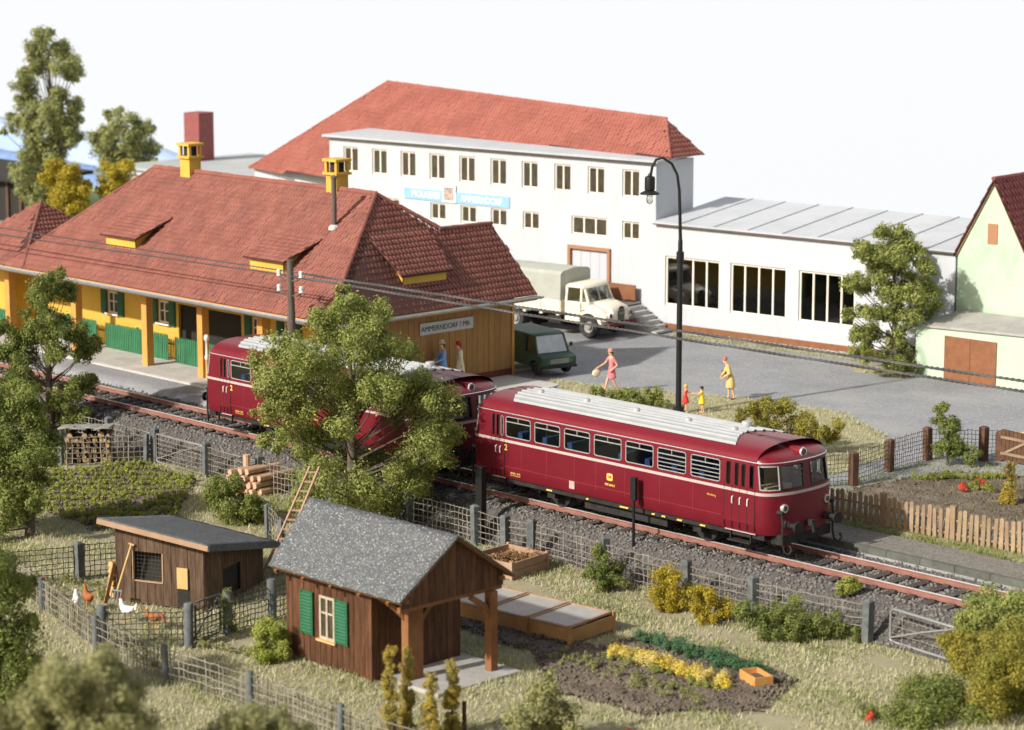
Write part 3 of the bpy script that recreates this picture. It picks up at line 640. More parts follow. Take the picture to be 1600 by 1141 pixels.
def tile_part(parent, mat, specs, name='roof_tiles'):
    Vs = []; Fs = []; n = 0
    for sp in specs:
        V, F = tiles(*sp); Vs.append(V); Fs.append(F + n); n += len(V)
    V = np.concatenate(Vs); inv = np.array(MW[parent.name].inverted()); V = V @ inv[:3, :3].T + inv[:3, 3]
    o = link(name, np_mesh(name, V, np.concatenate(Fs), mat), None, parent); o['kind'] = 'stuff'; return o
def caps(parent, mat, p0, p1, r=.11, step=.34, name='ridge_tiles'):
    """half-round ridge tiles, slightly uneven"""
    p0 = Vector(p0); p1 = Vector(p1); d = p1 - p0; n = max(1, int(d.length / step)); b = MB()
    for i in range(n):
        a = p0 + d * (i / n); c = p0 + d * ((i + 1.12) / n); j = Vector((0, 0, random.uniform(-.008, .012)))
        b.tube([a + j, c + j], [r * random.uniform(.95, 1.05), r * .85], 7)
    o = b.build(name, mat, parent); o['kind'] = 'stuff'; return o
def facade(b, O, e, L, H, z0, opens, depth=.12, nrm=None):
    """wall face O + u e, height z0..H with openings (u0,u1,v0,v1) and reveals going inwards"""
    e = Vector(e); O = Vector(O); nrm = Vector(nrm)
    us = sorted({0, L} | {q for o in opens for q in o[:2]}); zs = sorted({z0, H} | {q for o in opens for q in o[2:]})
    pt = lambda u, z, d=0: O + e * u + Vector((0, 0, z)) - nrm * d
    for i in range(len(us) - 1):
        for j in range(len(zs) - 1):
            um = (us[i] + us[i + 1]) / 2; zm = (zs[j] + zs[j + 1]) / 2
            if any(o[0] < um < o[1] and o[2] < zm < o[3] for o in opens): continue
            b.poly([pt(us[i], zs[j]), pt(us[i + 1], zs[j]), pt(us[i + 1], zs[j + 1]), pt(us[i], zs[j + 1])])
    for u0, u1, v0, v1 in opens:
        for p, q in (((u0, v0), (u1, v0)), ((u1, v0), (u1, v1)), ((u1, v1), (u0, v1)), ((u0, v1), (u0, v0))):
            b.poly([pt(*p), pt(*p, depth), pt(*q, depth), pt(*q)])
    return b
def window(parent, O, e, nrm, u0, u1, v0, v1, nm=2, fw=.07, mw=.07, setb=.06, name='window', mat=None, pmat=None, transom=None):
    """casement: frame with mullions and a pane of its own behind"""
    e = Vector(e); O = Vector(O); nrm = Vector(nrm)
    Mx = Matrix((e, nrm, Vector((0, 0, 1)))).transposed(); C0 = lambda u, z, d: O + e * u + Vector((0, 0, z)) - nrm * d
    b = MB(); th = .05
    for a0, a1, c0, c1 in [(u0, u0 + fw, v0, v1), (u1 - fw, u1, v0, v1)] + [(u0 + (u1 - u0) * k / nm - mw / 2, u0 + (u1 - u0) * k / nm + mw / 2, v0 + fw, v1 - fw) for k in range(1, nm)]:
        b.obox(C0((a0 + a1) / 2, (c0 + c1) / 2, setb), (a1 - a0, th, c1 - c0), Mx)
    for c0, c1 in ((v0, v0 + fw), (v1 - fw, v1)) + (((transom - .02, transom + .02),) if transom else ()):
        b.obox(C0((u0 + u1) / 2, (c0 + c1) / 2, setb + .001), (u1 - u0 - 2 * fw * (c0 == v0 or c1 == v1) * 0 - fw, th * .96, c1 - c0), Mx)
    f = b.build(name, mat or m_frame, parent)
    for k in range(nm):
        q0 = u0 + (u1 - u0) * k / nm + .01; q1 = u0 + (u1 - u0) * (k + 1) / nm - .01
        t0, t1 = random.uniform(-.006, .006), random.uniform(-.006, .006)
        MB().poly([C0(q0, v0 + .01, setb + .02 + t0), C0(q1, v0 + .01, setb + .02 - t0), C0(q1, v1 - .01, setb + .02 - t0 + t1), C0(q0, v1 - .01, setb + .02 + t0 + t1)]).build('pane', pmat or m_pane, f)
    return f
# ------------------------------------------------------------------ STATION
st = thing('station_building', 'ochre station building with broad red tiled roof and posted canopy', 'building', (-24, 9, 0))
EY, EZ, RY, RZ = 3.5, 3.35, 8.85, 7.35
XR, XL = -13.0, -34.2; RXR, RXL = -16.4, -30.6; BY = 14.25; EZR = 3.25
# walls
wall = MB()
facade(wall, (-40, 6.2, 0), (1, 0, 0), 26.1, 3.6, 0.0, [(9.5, 10.25, 1.45, 2.35), (13.05, 13.8, 1.45, 2.35), (14.4, 18.5, 0.02, 2.35), (19.2, 19.85, 1.45, 2.35), (21.2, 21.9, 1.45, 2.35)], .12, (0, -1, 0))
wall.box(-40, -35.9, 4.75, 6.15, 0, 3.3); wall.box(-40, -14.0, 13.5, 13.66, 0, 3.3); wall.box(-40.1, -39.95, 4.8, 13.6, 0, 3.3)
wall.build('wall', m_yel, st)
MB().box(-25.7, -21.4, 6.36, 9.0, 0.0, 2.5).build('entrance_shade_block', m_dark, st)  # solid dark block, paints the shade inside the entrance
wo = MB(); wo.box(-40, -13.95, 3.7, 13.7, 3.20, 3.28); wo.build('soffit', m_ochre, st)
for x0 in (-30.5, -26.95, -20.8, -18.8):
    window(st, (x0, 6.2, 0), (1, 0, 0), (0, -1, 0), 0, .75 if x0 < -22 else .65, 1.45, 2.35, 2, .06, .05, .05, transom=1.95)
    wd = .75 if x0 < -22 else .65
    for xx in (x0 - .42, x0 + wd + .02):
        sh = MB().box(xx, xx + .40, 6.12, 6.185, 1.38, 2.42)
        so_ = sh.build('shutter', m_green, st); sl_ = MB()
        for k in range(9): sl_.bar((xx + .05, 6.112, 1.47 + k * .105), (xx + .35, 6.112, 1.47 + k * .105), .02, .06)
        sl_.build('slats', m_green, so_)
    MB().box(x0 - .08, x0 + wd + .08, 6.06, 6.19, 1.385, 1.445).build('window_sill', m_signwhite, st)
# posts of the canopy
for x, y in ((-21.75, 4.5), (-25.4, 4.5), (-30.4, 4.55), (-35.4, 4.6), (-18.0, 4.5), (-14.4, 4.5)):
    MB().box(x - .17, x + .17, y - .17, y + .17, .05, 3.2).build('post', m_ochre, st, bevel=.015)
MB().box(-40, -13.95, 4.36, 4.62, 2.95, 3.19).build('canopy_beam', m_ochre, st)
# boarded end wall, one board after another
y = 4.35; k = 0
while y < 13.65:
    w_ = min(.30, 13.68 - y); MB().box(-13.98, -13.90 + random.uniform(-.006, .006), y + .008, y + w_ - .008, .30, 3.2).build('board', m_board, st); y += .30
MB().box(-14.0, -13.935, 4.35, 13.68, .2, 3.2).build('board_backing', m_dark, st)
MB().box(-14.05, -13.87, 4.33, 13.72, .0, .30).build('plinth', m_plinth, st)
MB().box(-13.99, -13.86, 13.68, 13.80, .0, 3.2).build('corner_post', m_ochre, st)
# roof body (solid under the tiles)
rb = MB()
A_ = [(XL, EY, EZ), (XR, EY, EZ), (XR, BY, EZR), (XL, BY, EZR)]; r0, r1 = (RXL, RY, RZ), (RXR, RY, RZ)
rb.add(A_ + [r0, r1], [(0, 1, 5, 4), (1, 2, 5), (2, 3, 4, 5), (3, 0, 4), (3, 2, 1, 0)])
rb.add([(-13.0, 9.0, 3.25), (-13.0, 14.25, 3.25), (-17.3, 14.25, 3.25), (-17.3, 9.0, 3.25), (-15.18, 9.0, 5.88), (-15.18, 13.8, 5.88)], [(0, 1, 5, 4), (1, 2, 5), (2, 3, 4, 5), (3, 0, 4), (3, 2, 1, 0)])
PA = (-35.8, 6.58, 5.65)
rb.add([(-38.9, EY, EZ), (-32.7, EY, EZ), (-32.7, 9.66, EZ), (-38.9, 9.66, EZ), PA], [(0, 1, 4), (1, 2, 4), (2, 3, 4), (3, 0, 4), (3, 2, 1, 0)])
roof_st = rb.build('roof', m_tilegap, st)
fl = math.hypot(RY - EY, RZ - EZ); kf = (0, (RY - EY), (RZ - EZ)); kr = (RXR - XR, 0, RZ - EZR); rl_ = math.hypot(*kr[::2])
kp = (0, PA[1] - EY, PA[2] - EZ); pl = math.hypot(*kp[1:])
tile_part(roof_st, m_tile, [
    ((0, EY, EZ), (1, 0, 0), kf, [(XL, 0), (XR, 0), (RXR, fl), (RXL, fl)], .185, .265),
    ((XR, 0, EZR), (0, 1, 0), kr, [(EY, 0), (BY, 0), (13.8, 3.42), (11.1, 3.45), (RY, rl_), (RY - .05, rl_)], .185, .265),
    ((0, EY, EZ), (1, 0, 0), kp, [(-38.9, 0), (-33.4, 0), (PA[0], pl)], .185, .265, .01),
    ((-32.7, 0, EZ), (0, 1, 0), (PA[0] + 32.7, 0, PA[2] - EZ), [(EY, 0), (9.66, 0), (PA[1], math.hypot(PA[0] + 32.7, PA[2] - EZ))], .185, .265)])
caps(roof_st, m_tile, (RXL, RY, RZ + .03), (RXR, RY, RZ + .03)); caps(roof_st, m_tile, (XR, EY, EZ + .03), (RXR, RY, RZ + .04), .085)
caps(roof_st, m_tile, (XL, EY, EZ), (RXL, RY, RZ + .02), .08); caps(roof_st, m_tile, (RXR, RY, RZ + .03), (-15.2, 11.1, 5.95), .085); caps(roof_st, m_tile, (-15.18, 11.0, 5.93), (-15.18, 13.8, 5.92), .09)
caps(roof_st, m_tile, (-32.7, EY, EZ + .02), PA, .07)
def gutter(parent, p0, p1, r=.13):
    p0 = Vector(p0); p1 = Vector(p1); d = (p1 - p0).normalized(); s_ = d.cross(Vector((0, 0, 1))); b = MB(); vs = []; fs = []; n = 9
    for p in (p0, p1):
        for rad in (r, r - .02):
            for k in range(n):
                a = math.pi * k / (n - 1); vs.append(p + s_ * rad * math.cos(a) - Vector((0, 0, 1)) * rad * math.sin(a))
    for k in range(n - 1):
        fs += [(k, k + 1, 2 * n + k + 1, 2 * n + k), (n + k + 1, n + k, 3 * n + k, 3 * n + k + 1), (k + 1, k, n + k, n + k + 1), (2 * n + k, 2 * n + k + 1, 3 * n + k + 1, 3 * n + k)]
    fs += [(0, 2 * n, 3 * n, n), (n - 1, 2 * n - 1, 4 * n - 1, 3 * n - 1)]
    return b.add(vs, fs).build('gutter', m_gut, parent, smooth=50)
gutter(st, (-39.2, EY - .10, EZ - .06), (XR + .12, EY - .10, EZ - .06), .135); gutter(st, (XR + .10, EY - .1, EZR - .05), (XR + .10, BY + .15, EZR - .05), .11)
MB().box(-39, XR + .02, EY + .03, EY + .07, EZ - .26, EZ - .03).build('fascia', m_ochre, st); MB().box(XR - .07, XR - .03, EY + .08, BY, EZR - .22, EZR - .03).build('fascia', m_ochre, st)
# dormers
def dormer(front, along):
    """front: (u0,u1) along the eave, edge depth/height, meeting line depth/height"""
    (u0, u1), (d0, z0), (d1, z1), zf = front
    P3 = (lambda u, d, z: (u, d, z)) if along == 'x' else (lambda u, d, z: (d, u, z))
    b = MB(); sgn = -1 if along == 'x' else 1
    b.add([P3(u0, d0, z0), P3(u1, d0, z0), P3(u1 + .25, d1, z1), P3(u0 - .25, d1, z1), P3(u0, d0, z0 - .07), P3(u1, d0, z0 - .07), P3(u1 + .25, d1, z1 - .07), P3(u0 - .25, d1, z1 - .07)],
          [(0, 1, 2, 3), (7, 6, 5, 4), (0, 4, 5, 1), (1, 5, 6, 2), (3, 7, 4, 0)])
    dr = b.build('dormer', m_tilegap, st)
    ins = .22; di = d0 - sgn * .16
    MB().prism([P3(u0 + ins, di, zf - .2), P3(u1 - ins, di, zf - .2), P3(u1 - ins, di, z0 - .06), P3(u0 + ins, di, z0 - .06)], P3(0, -sgn * .05, 0)).build('dormer_front', m_yel, dr)
    for u in (u0 + ins, u1 - ins):
        MB().poly([P3(u, di, zf - .3), P3(u, di, z0 - .06), P3(u, d1, z1 - .07)]).build('dormer_cheek', m_yel, dr)
    L = math.hypot(d1 - d0, z1 - z0)
    tile_part(dr, m_tile, [(P3(0, d0, z0 + .003), P3(1, 0, 0), P3(0, d1 - d0, z1 - z0), [(u0, 0), (u1, 0), (u1 + .25, L), (u0 - .25, L)], .185, .26)])
dormer(((-29.1, -26.65), (4.9, 5.02), (6.75, 5.80), 4.55), 'x'); dormer(((-19.65, -17.2), (4.9, 5.02), (6.75, 5.80), 4.55), 'x')
dormer(((7.66, 10.3), (-13.60, 4.58), (-15.25, 6.0), 4.2), 'y')
# chimneys with covered tops, stove pipe
for x, y, nm in ((-28.1, 8.85, 'chimney'), (-18.8, 8.95, 'chimney')):
    c = MB().box(x - .32, x + .32, y - .30, y + .30, 6.6, 7.92).build('chimney', m_yel, st, bevel=.012)
    MB().box(x - .42, x + .42, y - .40, y + .40, 7.92, 8.02).build('chimney_ledge', m_yel, c, bevel=.01)
    for sx in (-1, 1):
        for sy in (-1, 1): MB().box(x + sx * .30 - .06, x + sx * .30 + .06, y + sy * .27 - .06, y + sy * .27 + .06, 8.02, 8.44).build('chimney_pier', m_yel, c)
    MB().box(x - .2, x + .2, y - .18, y + .18, 8.02, 8.44).build('flue', m_dark, c); MB().box(x - .42, x + .42, y - .40, y + .40, 8.44, 8.55).build('chimney_cap', m_yel, c, bevel=.01)
p = MB().cyl((-17.0, 7.26, 6.0), (-17.0, 7.26, 8.05), .10, .10, 12).build('stove_pipe', m_polew, st, smooth=40)
MB().lathe((-17.0, 7.26, 6.12), [(.24, -.06), (.22, .06), (.11, .14)], 10).build('pipe_collar', m_signgrey, p); MB().lathe((-17.0, 7.26, 8.05), [(.13, -.02), (.13, .05), (.0, .12)], 10).build('pipe_cap', m_polew, p)
sg = thing('station_sign', 'pale station name board reading AMMERNDORF / Mfr. on the boarded end wall', 'sign', (-13.86, 10.15, 2.36))
MB().box(-13.885, -13.845, 8.80, 11.56, 2.15, 2.60).build('sign_board', m_signgrey, sg)
letter('AMMERNDORF / Mfr.', .29, m_ink, sg, (.022, 0, 0), (R_(90), 0, R_(90)), 0.0, .003, .98)
# green picket fences under the canopy, one per bay
pk = MB().prism([(-.045, -.012, 0), (.045, -.012, 0), (.045, -.012, 1.02), (0, -.012, 1.09), (-.045, -.012, 1.02)], (0, .025, 0)).mesh('picket'); pk.materials.append(m_pgreen)
for (xa, xb, ya, lb) in ((-25.15, -22.0, 5.65, 'between the two canopy posts beside the train'), (-30.1, -25.7, 5.75, 'left of the train, below the first shuttered window'), (-40, -35.6, 4.66, 'at the left edge of the picture, against the bright yellow wall'), (-35.1, -30.7, 5.75, 'behind the tree beside the track')):
    f = thing('green_fence', 'green picket fence ' + lb, 'fence', (xa, ya, .05), 0, 'green station fences')
    n = int((xb - xa) / .125)
    for i in range(n): link('picket', pk, None, f, (.06 + i * .125 + random.uniform(-.008, .008), 0, random.uniform(-.015, .015)))
    for z in (.22, .82): MB().box(0, xb - xa, .015, .055, z, z + .07).build('rail', m_pgreen, f, world=False)
    MB().box((xb - xa) / 2 - .05, (xb - xa) / 2 + .05, .0, .09, 0, 1.1).build('fence_post', m_green, f, world=False)
# ------------------------------------------------------------------ DAIRY
DA = R_(6); DO = Vector((-17.6, 26.0, 0)); d1 = Vector((math.cos(DA), math.sin(DA), 0)); d2 = Vector((-math.sin(DA), math.cos(DA), 0))
def dp(u, w_, z): return DO + d1 * u + d2 * w_ + Vector((0, 0, z))
dy = thing('dairy_building', 'long white dairy building with red hipped roof and rows of windows', 'building', tuple(dp(-10, 2, 0)), DA)
row1 = [(-18.66 + i * 1.855, -17.70 + i * 1.872) for i in range(10)]; row1 = [(c - .475, c + .475) for c in (-18.2, -16.33, -14.5, -12.68, -10.84, -8.95, -7.1, -5.2, -3.3, -1.37)]
row2 = [(c - .475, c + .475) for c in (-15.55, -12.64, -10.77, -8.93, -7.03, -1.36)]; trip = (-4.68, -2.69)
OPN = [(a + 19.6, b_ + 19.6, 5.68, 6.88) for a, b_ in row1] + [(a + 19.6, b_ + 19.6, 3.80, 4.60) for a, b_ in row2] + [(trip[0] + 19.6, trip[1] + 19.6, 3.80, 4.63), (-4.70 + 19.6, -2.58 + 19.6, 1.1, 3.20)]
b = MB(); facade(b, dp(-19.6, 0, 0), d1, 19.6, 7.3, 0, OPN, .16, -d2)
b.poly([dp(0, 0, 0), dp(0, 2.75, 0), dp(0, 2.75, 7.3), dp(0, 0, 7.3)]); b.poly([dp(-19.6, 7, 0), dp(-19.6, 0, 0), dp(-19.6, 0, 7.3), dp(-19.6, 7, 7.3)])
b.poly([dp(-26, 1.2, 0), dp(-19.6, 1.2, 0), dp(-19.6, 1.2, 5.25), dp(-26, 1.2, 5.25)]); b.poly([dp(-26, 8, 0), dp(-26, 1.2, 0), dp(-26, 1.2, 5.25), dp(-26, 8, 5.25)]); b.poly([dp(0, 2.75, 0), dp(-26, 8, 0), dp(-26, 8, 5.2), dp(0, 2.75, 7.3)])
b.build('wall', m_white, dy)
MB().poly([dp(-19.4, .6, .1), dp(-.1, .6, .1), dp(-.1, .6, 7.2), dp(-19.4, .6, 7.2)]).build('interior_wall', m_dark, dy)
m_side = m_white
for a, b_ in row1: window(dy, dp(0, 0, 0), d1, -d2, a, b_, 5.68, 6.88, 2, .075, .085, .09)
for a, b_ in row2: window(dy, dp(0, 0, 0), d1, -d2, a, b_, 3.80, 4.60, 2, .075, .085, .09)
window(dy, dp(0, 0, 0), d1, -d2, trip[0], trip[1], 3.80, 4.63, 3, .075, .085, .09)
# loading door: frame and boards
Mx = Matrix((d1, d2, Vector((0, 0, 1)))).transposed()
fr = MB()
fr.obox(dp(-4.76, -.03, 2.2), (.15, .16, 2.2), Mx).obox(dp(-2.52, -.03, 2.2), (.15, .16, 2.2), Mx).obox(dp(-3.64, -.03, 3.24), (2.39, .162, .15), Mx)
fr.build('door_frame', m_doorframe, dy)
for k in range(4): MB().obox(dp(-4.42 + k * .52, .07, 2.12), (.505, .05, 2.08), Mx).build('door_board', m_doorgrey, dy)
# flat roof over the front block, then the tiled roof rising behind it
MB().add([tuple(dp(u, w_, z)) for u, w_, z in ((-19.85, -.28, 7.3), (.25, -.28, 7.3), (.25, 2.6, 7.42), (-19.85, 4.6, 7.42), (-19.85, -.28, 7.40), (.25, -.28, 7.40), (.25, 2.6, 7.52), (-19.85, 4.6, 7.52))],
         [(3, 2, 1, 0), (4, 5, 6, 7), (0, 1, 5, 4), (1, 2, 6, 5), (2, 3, 7, 6), (3, 0, 4, 7)]).build('flat_roof', m_grey, dy)
MB().obox(dp(-9.8, -.20, 7.27), (19.9, .05, .05), Mx).build('drip_edge', m_polew, dy)
RL, RR_ = dp(-21.3, 6, 9.53), dp(-1.5, 2.7, 8.93); EL = dp(-26.2, 1.0, 5.27)
uv = (RR_ - RL).normalized(); wv = (EL - RL); wv = -(wv - uv * wv.dot(uv)).normalized()      # roof plane axes
nrm_d = uv.cross(wv); nrm_d = nrm_d if nrm_d.z > 0 else -nrm_d
def pl_uv(p): q = p - RL; return (q.dot(uv), q.dot(wv))
def on_roof(u, z):
    """point of the roof plane above dairy coordinate u at height z"""
    a = dp(u, 0, z); k = (RL - a).dot(nrm_d) / d2.dot(nrm_d); return a + d2 * k
ELs = on_roof(-19.9, 7.40); ER = on_roof(.35, 7.46); EE_ = on_roof(-19.9, 5.27); EB = dp(.45, 2.95, 7.44)
BL = dp(-27, 11, 5.2)
poly_d = [pl_uv(EL), pl_uv(EE_), pl_uv(ELs), pl_uv(ER), pl_uv(RR_), pl_uv(RL)]
rb = MB(); rb.add([tuple(q) for q in (EL, EE_, ELs, ER, RR_, RL, EB, BL)], [(0, 1, 2, 3, 4, 5), (3, 6, 4), (4, 6, 7, 5), (7, 0, 5)])
rdy = rb.build('roof', m_tilegap, dy)
hu = (EB - ER).normalized(); hwv = (RR_ - ER) - hu * (RR_ - ER).dot(hu)
tile_part(rdy, m_tile2, [(tuple(RL), tuple(uv), tuple(wv), poly_d, .225, .29), (tuple(ER), tuple(hu), tuple(hwv), [(0, 0), ((EB - ER).length, 0), ((RR_ - ER).dot(hu), hwv.length)], .225, .29)])
caps(rdy, m_tile2, RL, RR_, .09); caps(rdy, m_tile2, EL, RL, .08); caps(rdy, m_tile2, ER, RR_, .08)
# low wing to the right
WOP = [(.55, 3.44), (4.0, 6.86), (7.48, 10.24)]
b = MB(); facade(b, dp(0.002, -.02, 0), d1, 14.9, 4.66, -.1, [(a, c, 1.12, 3.27) for a, c in WOP] + [(13.3, 14.05, 2.3, 3.3)], .16, -d2)
b.poly([dp(14.9, 0, 0), dp(14.9, 6, 0), dp(14.9, 6, 5.3), dp(14.9, 0, 4.66)]); b.build('wing_wall', m_white, dy)
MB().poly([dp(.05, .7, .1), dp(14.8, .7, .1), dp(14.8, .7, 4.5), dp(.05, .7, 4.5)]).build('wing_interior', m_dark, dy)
g_wing = glassmat('wing_glass', (.30, .29, .26), .06)
for a, c in WOP: window(dy, dp(0.002, -.02, 0), d1, -d2, a, c, 1.12, 3.27, 4, .085, .085, .09, pmat=g_wing)
window(dy, dp(0.002, -.02, 0), d1, -d2, 13.3, 14.05, 2.3, 3.3, 2, .07, .07, .09)
MB().add([tuple(dp(u, w_, z)) for u, w_, z in ((.01, -.22, 4.67), (14.95, -.22, 4.67), (14.95, 5.2, 5.28), (.01, 5.2, 5.28), (.01, -.22, 4.75), (14.95, -.22, 4.75), (14.95, 5.2, 5.36), (.01, 5.2, 5.36))],
         [(3, 2, 1, 0), (4, 5, 6, 7), (0, 1, 5, 4), (1, 2, 6, 5), (2, 3, 7, 6), (3, 0, 4, 7)]).build('wing_roof', m_grey, dy)
for k in range(8): u = 1.5 + k * 1.75; MB().bar(dp(u, -.22, 4.765), dp(u, 5.2, 5.375), .045, .05).build('roof_batten', m_gut, dy)
MB().obox(dp(7.45, -.20, 4.64), (14.9, .05, .05), Mx).build('drip_edge', m_polew, dy)
MB().obox(dp(6.0, -.06, .12), (11.0, .06, .42), Mx).build('plinth', m_brown, dy)
# dairy sign
sg = thing('dairy_sign', 'pale blue sign band reading MOLKEREI AMMERNDORF on the white facade', 'sign', tuple(dp(-11.5, -.03, 4.93)), DA)
MB().obox(dp(-11.5, -.025, 4.93), (6.45, .04, .50), Mx).build('sign_board', m_signblue, sg)
letter('MOLKEREI', .42, m_signwhite, sg, (-1.86, -.022, 0), (R_(90), 0, 0), .006, .004, .92); letter('AMMERNDORF', .42, m_signwhite, sg, (1.55, -.022, -.02), (R_(90), 0, 0), .006, .004, .88)
MB().obox(dp(-11.9, -.06, 5.08), (.82, .04, .80), Mx).build('emblem_plate', m_signwhite, sg)
MB().obox(dp(-11.9, -.085, 5.08), (.60, .012, .60), Mx).build('emblem_field', M('emblem_grey', (.24, .22, .20), (.62, .46, .36), 5, rough=.7), sg)
# loading ramp, stair, parapet board
rp = thing('loading_ramp', 'concrete loading ramp with brown parapet board and steps behind the truck', 'ramp', tuple(dp(-3, -1, 0)), DA)
MB().obox(dp(-3.2, -.72, .52), (4.8, 1.36, 1.10), Mx).build('ramp_block', m_plinth, rp); MB().obox(dp(-3.2, -.72, 1.10), (4.9, 1.40, .07), Mx).build('ramp_top', m_stairs, rp)
MB().obox(dp(-1.70, -.32, 1.50), (1.75, .06, .74), Mx).build('parapet_board', m_brown, rp)
for k in range(6): MB().obox(dp(-.62 + k * .30, -.72, (1.0 - k * .18) / 2 + .02), (.30, 1.1 if k < 6 else 1, 1.0 - k * .18), Mx).build('step', m_stairs, rp)
# annex with brick chimney behind the station
an = thing('dairy_annex', 'low annex with pale flat roof behind the station ridge', 'building', (-50, 29, 0))
MB().box(-56, -44.5, 25.0, 34, 0, 4.35).build('wall', m_white, an); MB().box(-56.2, -44.3, 24.8, 34.2, 4.35, 4.5).build('flat_roof', m_greyroof2, an)
ch = thing('brick_chimney', 'square red brick chimney stack rising from the flat annex roof', 'chimney', (-55.0, 29.7, 4.5), R_(12))
MB().box(-.54, .54, -.62, .62, 0, 2.62).build('stack', m_brick, ch, world=False, bevel=.02)
cr = MB()
for k in range(20): cr.box(-.546, .546, -.626, .626, .06 + k * .13, .068 + k * .13)
cr.build('brick_course', M('mortar', (.42, .20, .17), rough=.9), ch, world=False)
# dark barn at the far left
bn = thing('dark_barn', 'dark brown barn with overhanging roof at the left edge', 'barn', (-76, 28, 0))
MB().box(-92, -67.6, 27.2, 30.6, -.4, 2.55).build('wall', m_dark, bn)
MB().prism([(-93, 26.4, 2.45), (-93, 31, 2.75), (-93, 31, 2.95), (-93, 26.4, 2.70)], (26, 0, 0)).build('roof', m_dark, bn)
for k in range(18): MB().box(-92 + k * 1.36, -91.75 + k * 1.36, 27.05, 27.2, -.4, 2.5).build('board', m_shedw, bn)
# ------------------------------------------------------------------ mint house and garage
hs = thing('mint_house', 'pale green gabled house with crimson tiled roof at the right edge', 'house', tuple(dp(17, 3, 0)), DA)
gu0, gu1, gz, ga = 14.98, 18.6, 4.72, (16.79 - .25, 7.58)
b = MB(); b.add([tuple(dp(u, w_, z)) for u, w_, z in ((gu0, 0, 0), (gu1 - .45, 0, 0), (gu1 - .45, 0, gz), (ga[0], 0, ga[1]), (gu0, 0, gz), (gu0, 9, 0), (gu1 - .45, 9, 0), (gu1 - .45, 9, gz), (ga[0], 9, ga[1]), (gu0, 9, gz))],
          [(0, 1, 2, 3, 4), (9, 8, 7, 6, 5), (1, 6, 7, 2), (5, 0, 4, 9)]); b.build('wall', m_mint, hs)
lsl = Vector((gu0 - .12 - ga[0], 0, gz - .10 - ga[1]))
def sl(u, w_, z): return dp(u, w_, z)
rgt = (2 * ga[0] - gu0 + .12, gz - .10)
rb = MB()
for (ue, ze) in ((gu0 - .12, gz - .10), rgt):
    rb.add([tuple(dp(*q)) for q in ((ue, -.16, ze), (ga[0], -.16, ga[1] + .12), (ga[0], 9.1, ga[1] + .12), (ue, 9.1, ze), (ue, -.16, ze - .10), (ga[0], -.16, ga[1] + .02), (ga[0], 9.1, ga[1] + .02), (ue, 9.1, ze - .10))],
           [(0, 1, 2, 3), (7, 6, 5, 4), (0, 4, 5, 1), (3, 2, 6, 7), (0, 3, 7, 4)])
rh = rb.build('roof', m_tilegap, hs)
vdir = dp(ga[0], 0, ga[1] + .12) - dp(rgt[0], 0, rgt[1]); vl = dp(ga[0], 0, ga[1] + .12) - dp(gu0 - .12, 0, gz - .10)
tile_part(rh, m_tile3, [(tuple(dp(rgt[0], 0, rgt[1])), tuple(d2), tuple(vdir), [(-.16, 0), (9, 0), (9, vdir.length), (-.16, vdir.length)], .26, .30),
                        (tuple(dp(gu0 - .12, 0, gz - .10)), tuple(d2), tuple(vl), [(-.16, 0), (9, 0), (9, vl.length), (-.16, vl.length)], .26, .30)])
caps(rh, m_tile3, dp(ga[0], -.16, ga[1] + .14), dp(ga[0], 9, ga[1] + .14), .09)
MB().obox(dp(16.52, -.012, 5.53), (.44, .03, .80), Mx).build('loft_shutter', m_doorframe, hs)
MB().bar(dp(gu0 - .06, -.05, gz - .16), dp(ga[0] - .03, -.05, ga[1] - .06), .05, .08).build('verge_board', m_doorframe, hs)
MB().bar(dp(rgt[0] - .06, -.05, rgt[1] - .06), dp(ga[0] + .03, -.05, ga[1] - .06), .05, .08).build('verge_board', m_doorframe, hs)
ga_ = thing('mint_garage', 'small pale green garage with brown double doors and felt roof', 'garage', (-.4, 25.6, 0))
b = MB(); b.add([(-2.95, 25.3, -.05), (2.2, 25.45, -.05), (2.2, 25.45, 2.10), (-2.95, 25.3, 1.93), (-2.4, 27.4, -.05), (2.2, 27.6, -.05), (2.2, 27.6, 2.3), (-2.4, 27.4, 2.25)], [(0, 1, 2, 3), (1, 5, 6, 2), (4, 0, 3, 7), (5, 4, 7, 6)]); b.build('wall', m_mint, ga_)
MB().add([(-3.05, 25.2, 1.93), (2.3, 25.35, 2.10), (2.3, 27.7, 2.34), (-2.45, 27.5, 2.30), (-3.05, 25.2, 2.02), (2.3, 25.35, 2.19), (2.3, 27.7, 2.43), (-2.45, 27.5, 2.39)], [(3, 2, 1, 0), (4, 5, 6, 7), (0, 1, 5, 4), (1, 2, 6, 5), (2, 3, 7, 6), (3, 0, 4, 7)]).build('roof', m_slab, ga_)
gd = Vector((5.15, .15, 0)).normalized(); gn = Matrix((gd, Vector((-gd.y, gd.x, 0)), Vector((0, 0, 1)))).transposed()
for k in (0, 1): MB().obox(Vector((-2.95, 25.3, 0)) + gd * (1.98 + k * 1.205) + Vector((0, -.02, .84)), (1.19, .05, 1.74), gn).build('door', m_brown, ga_)

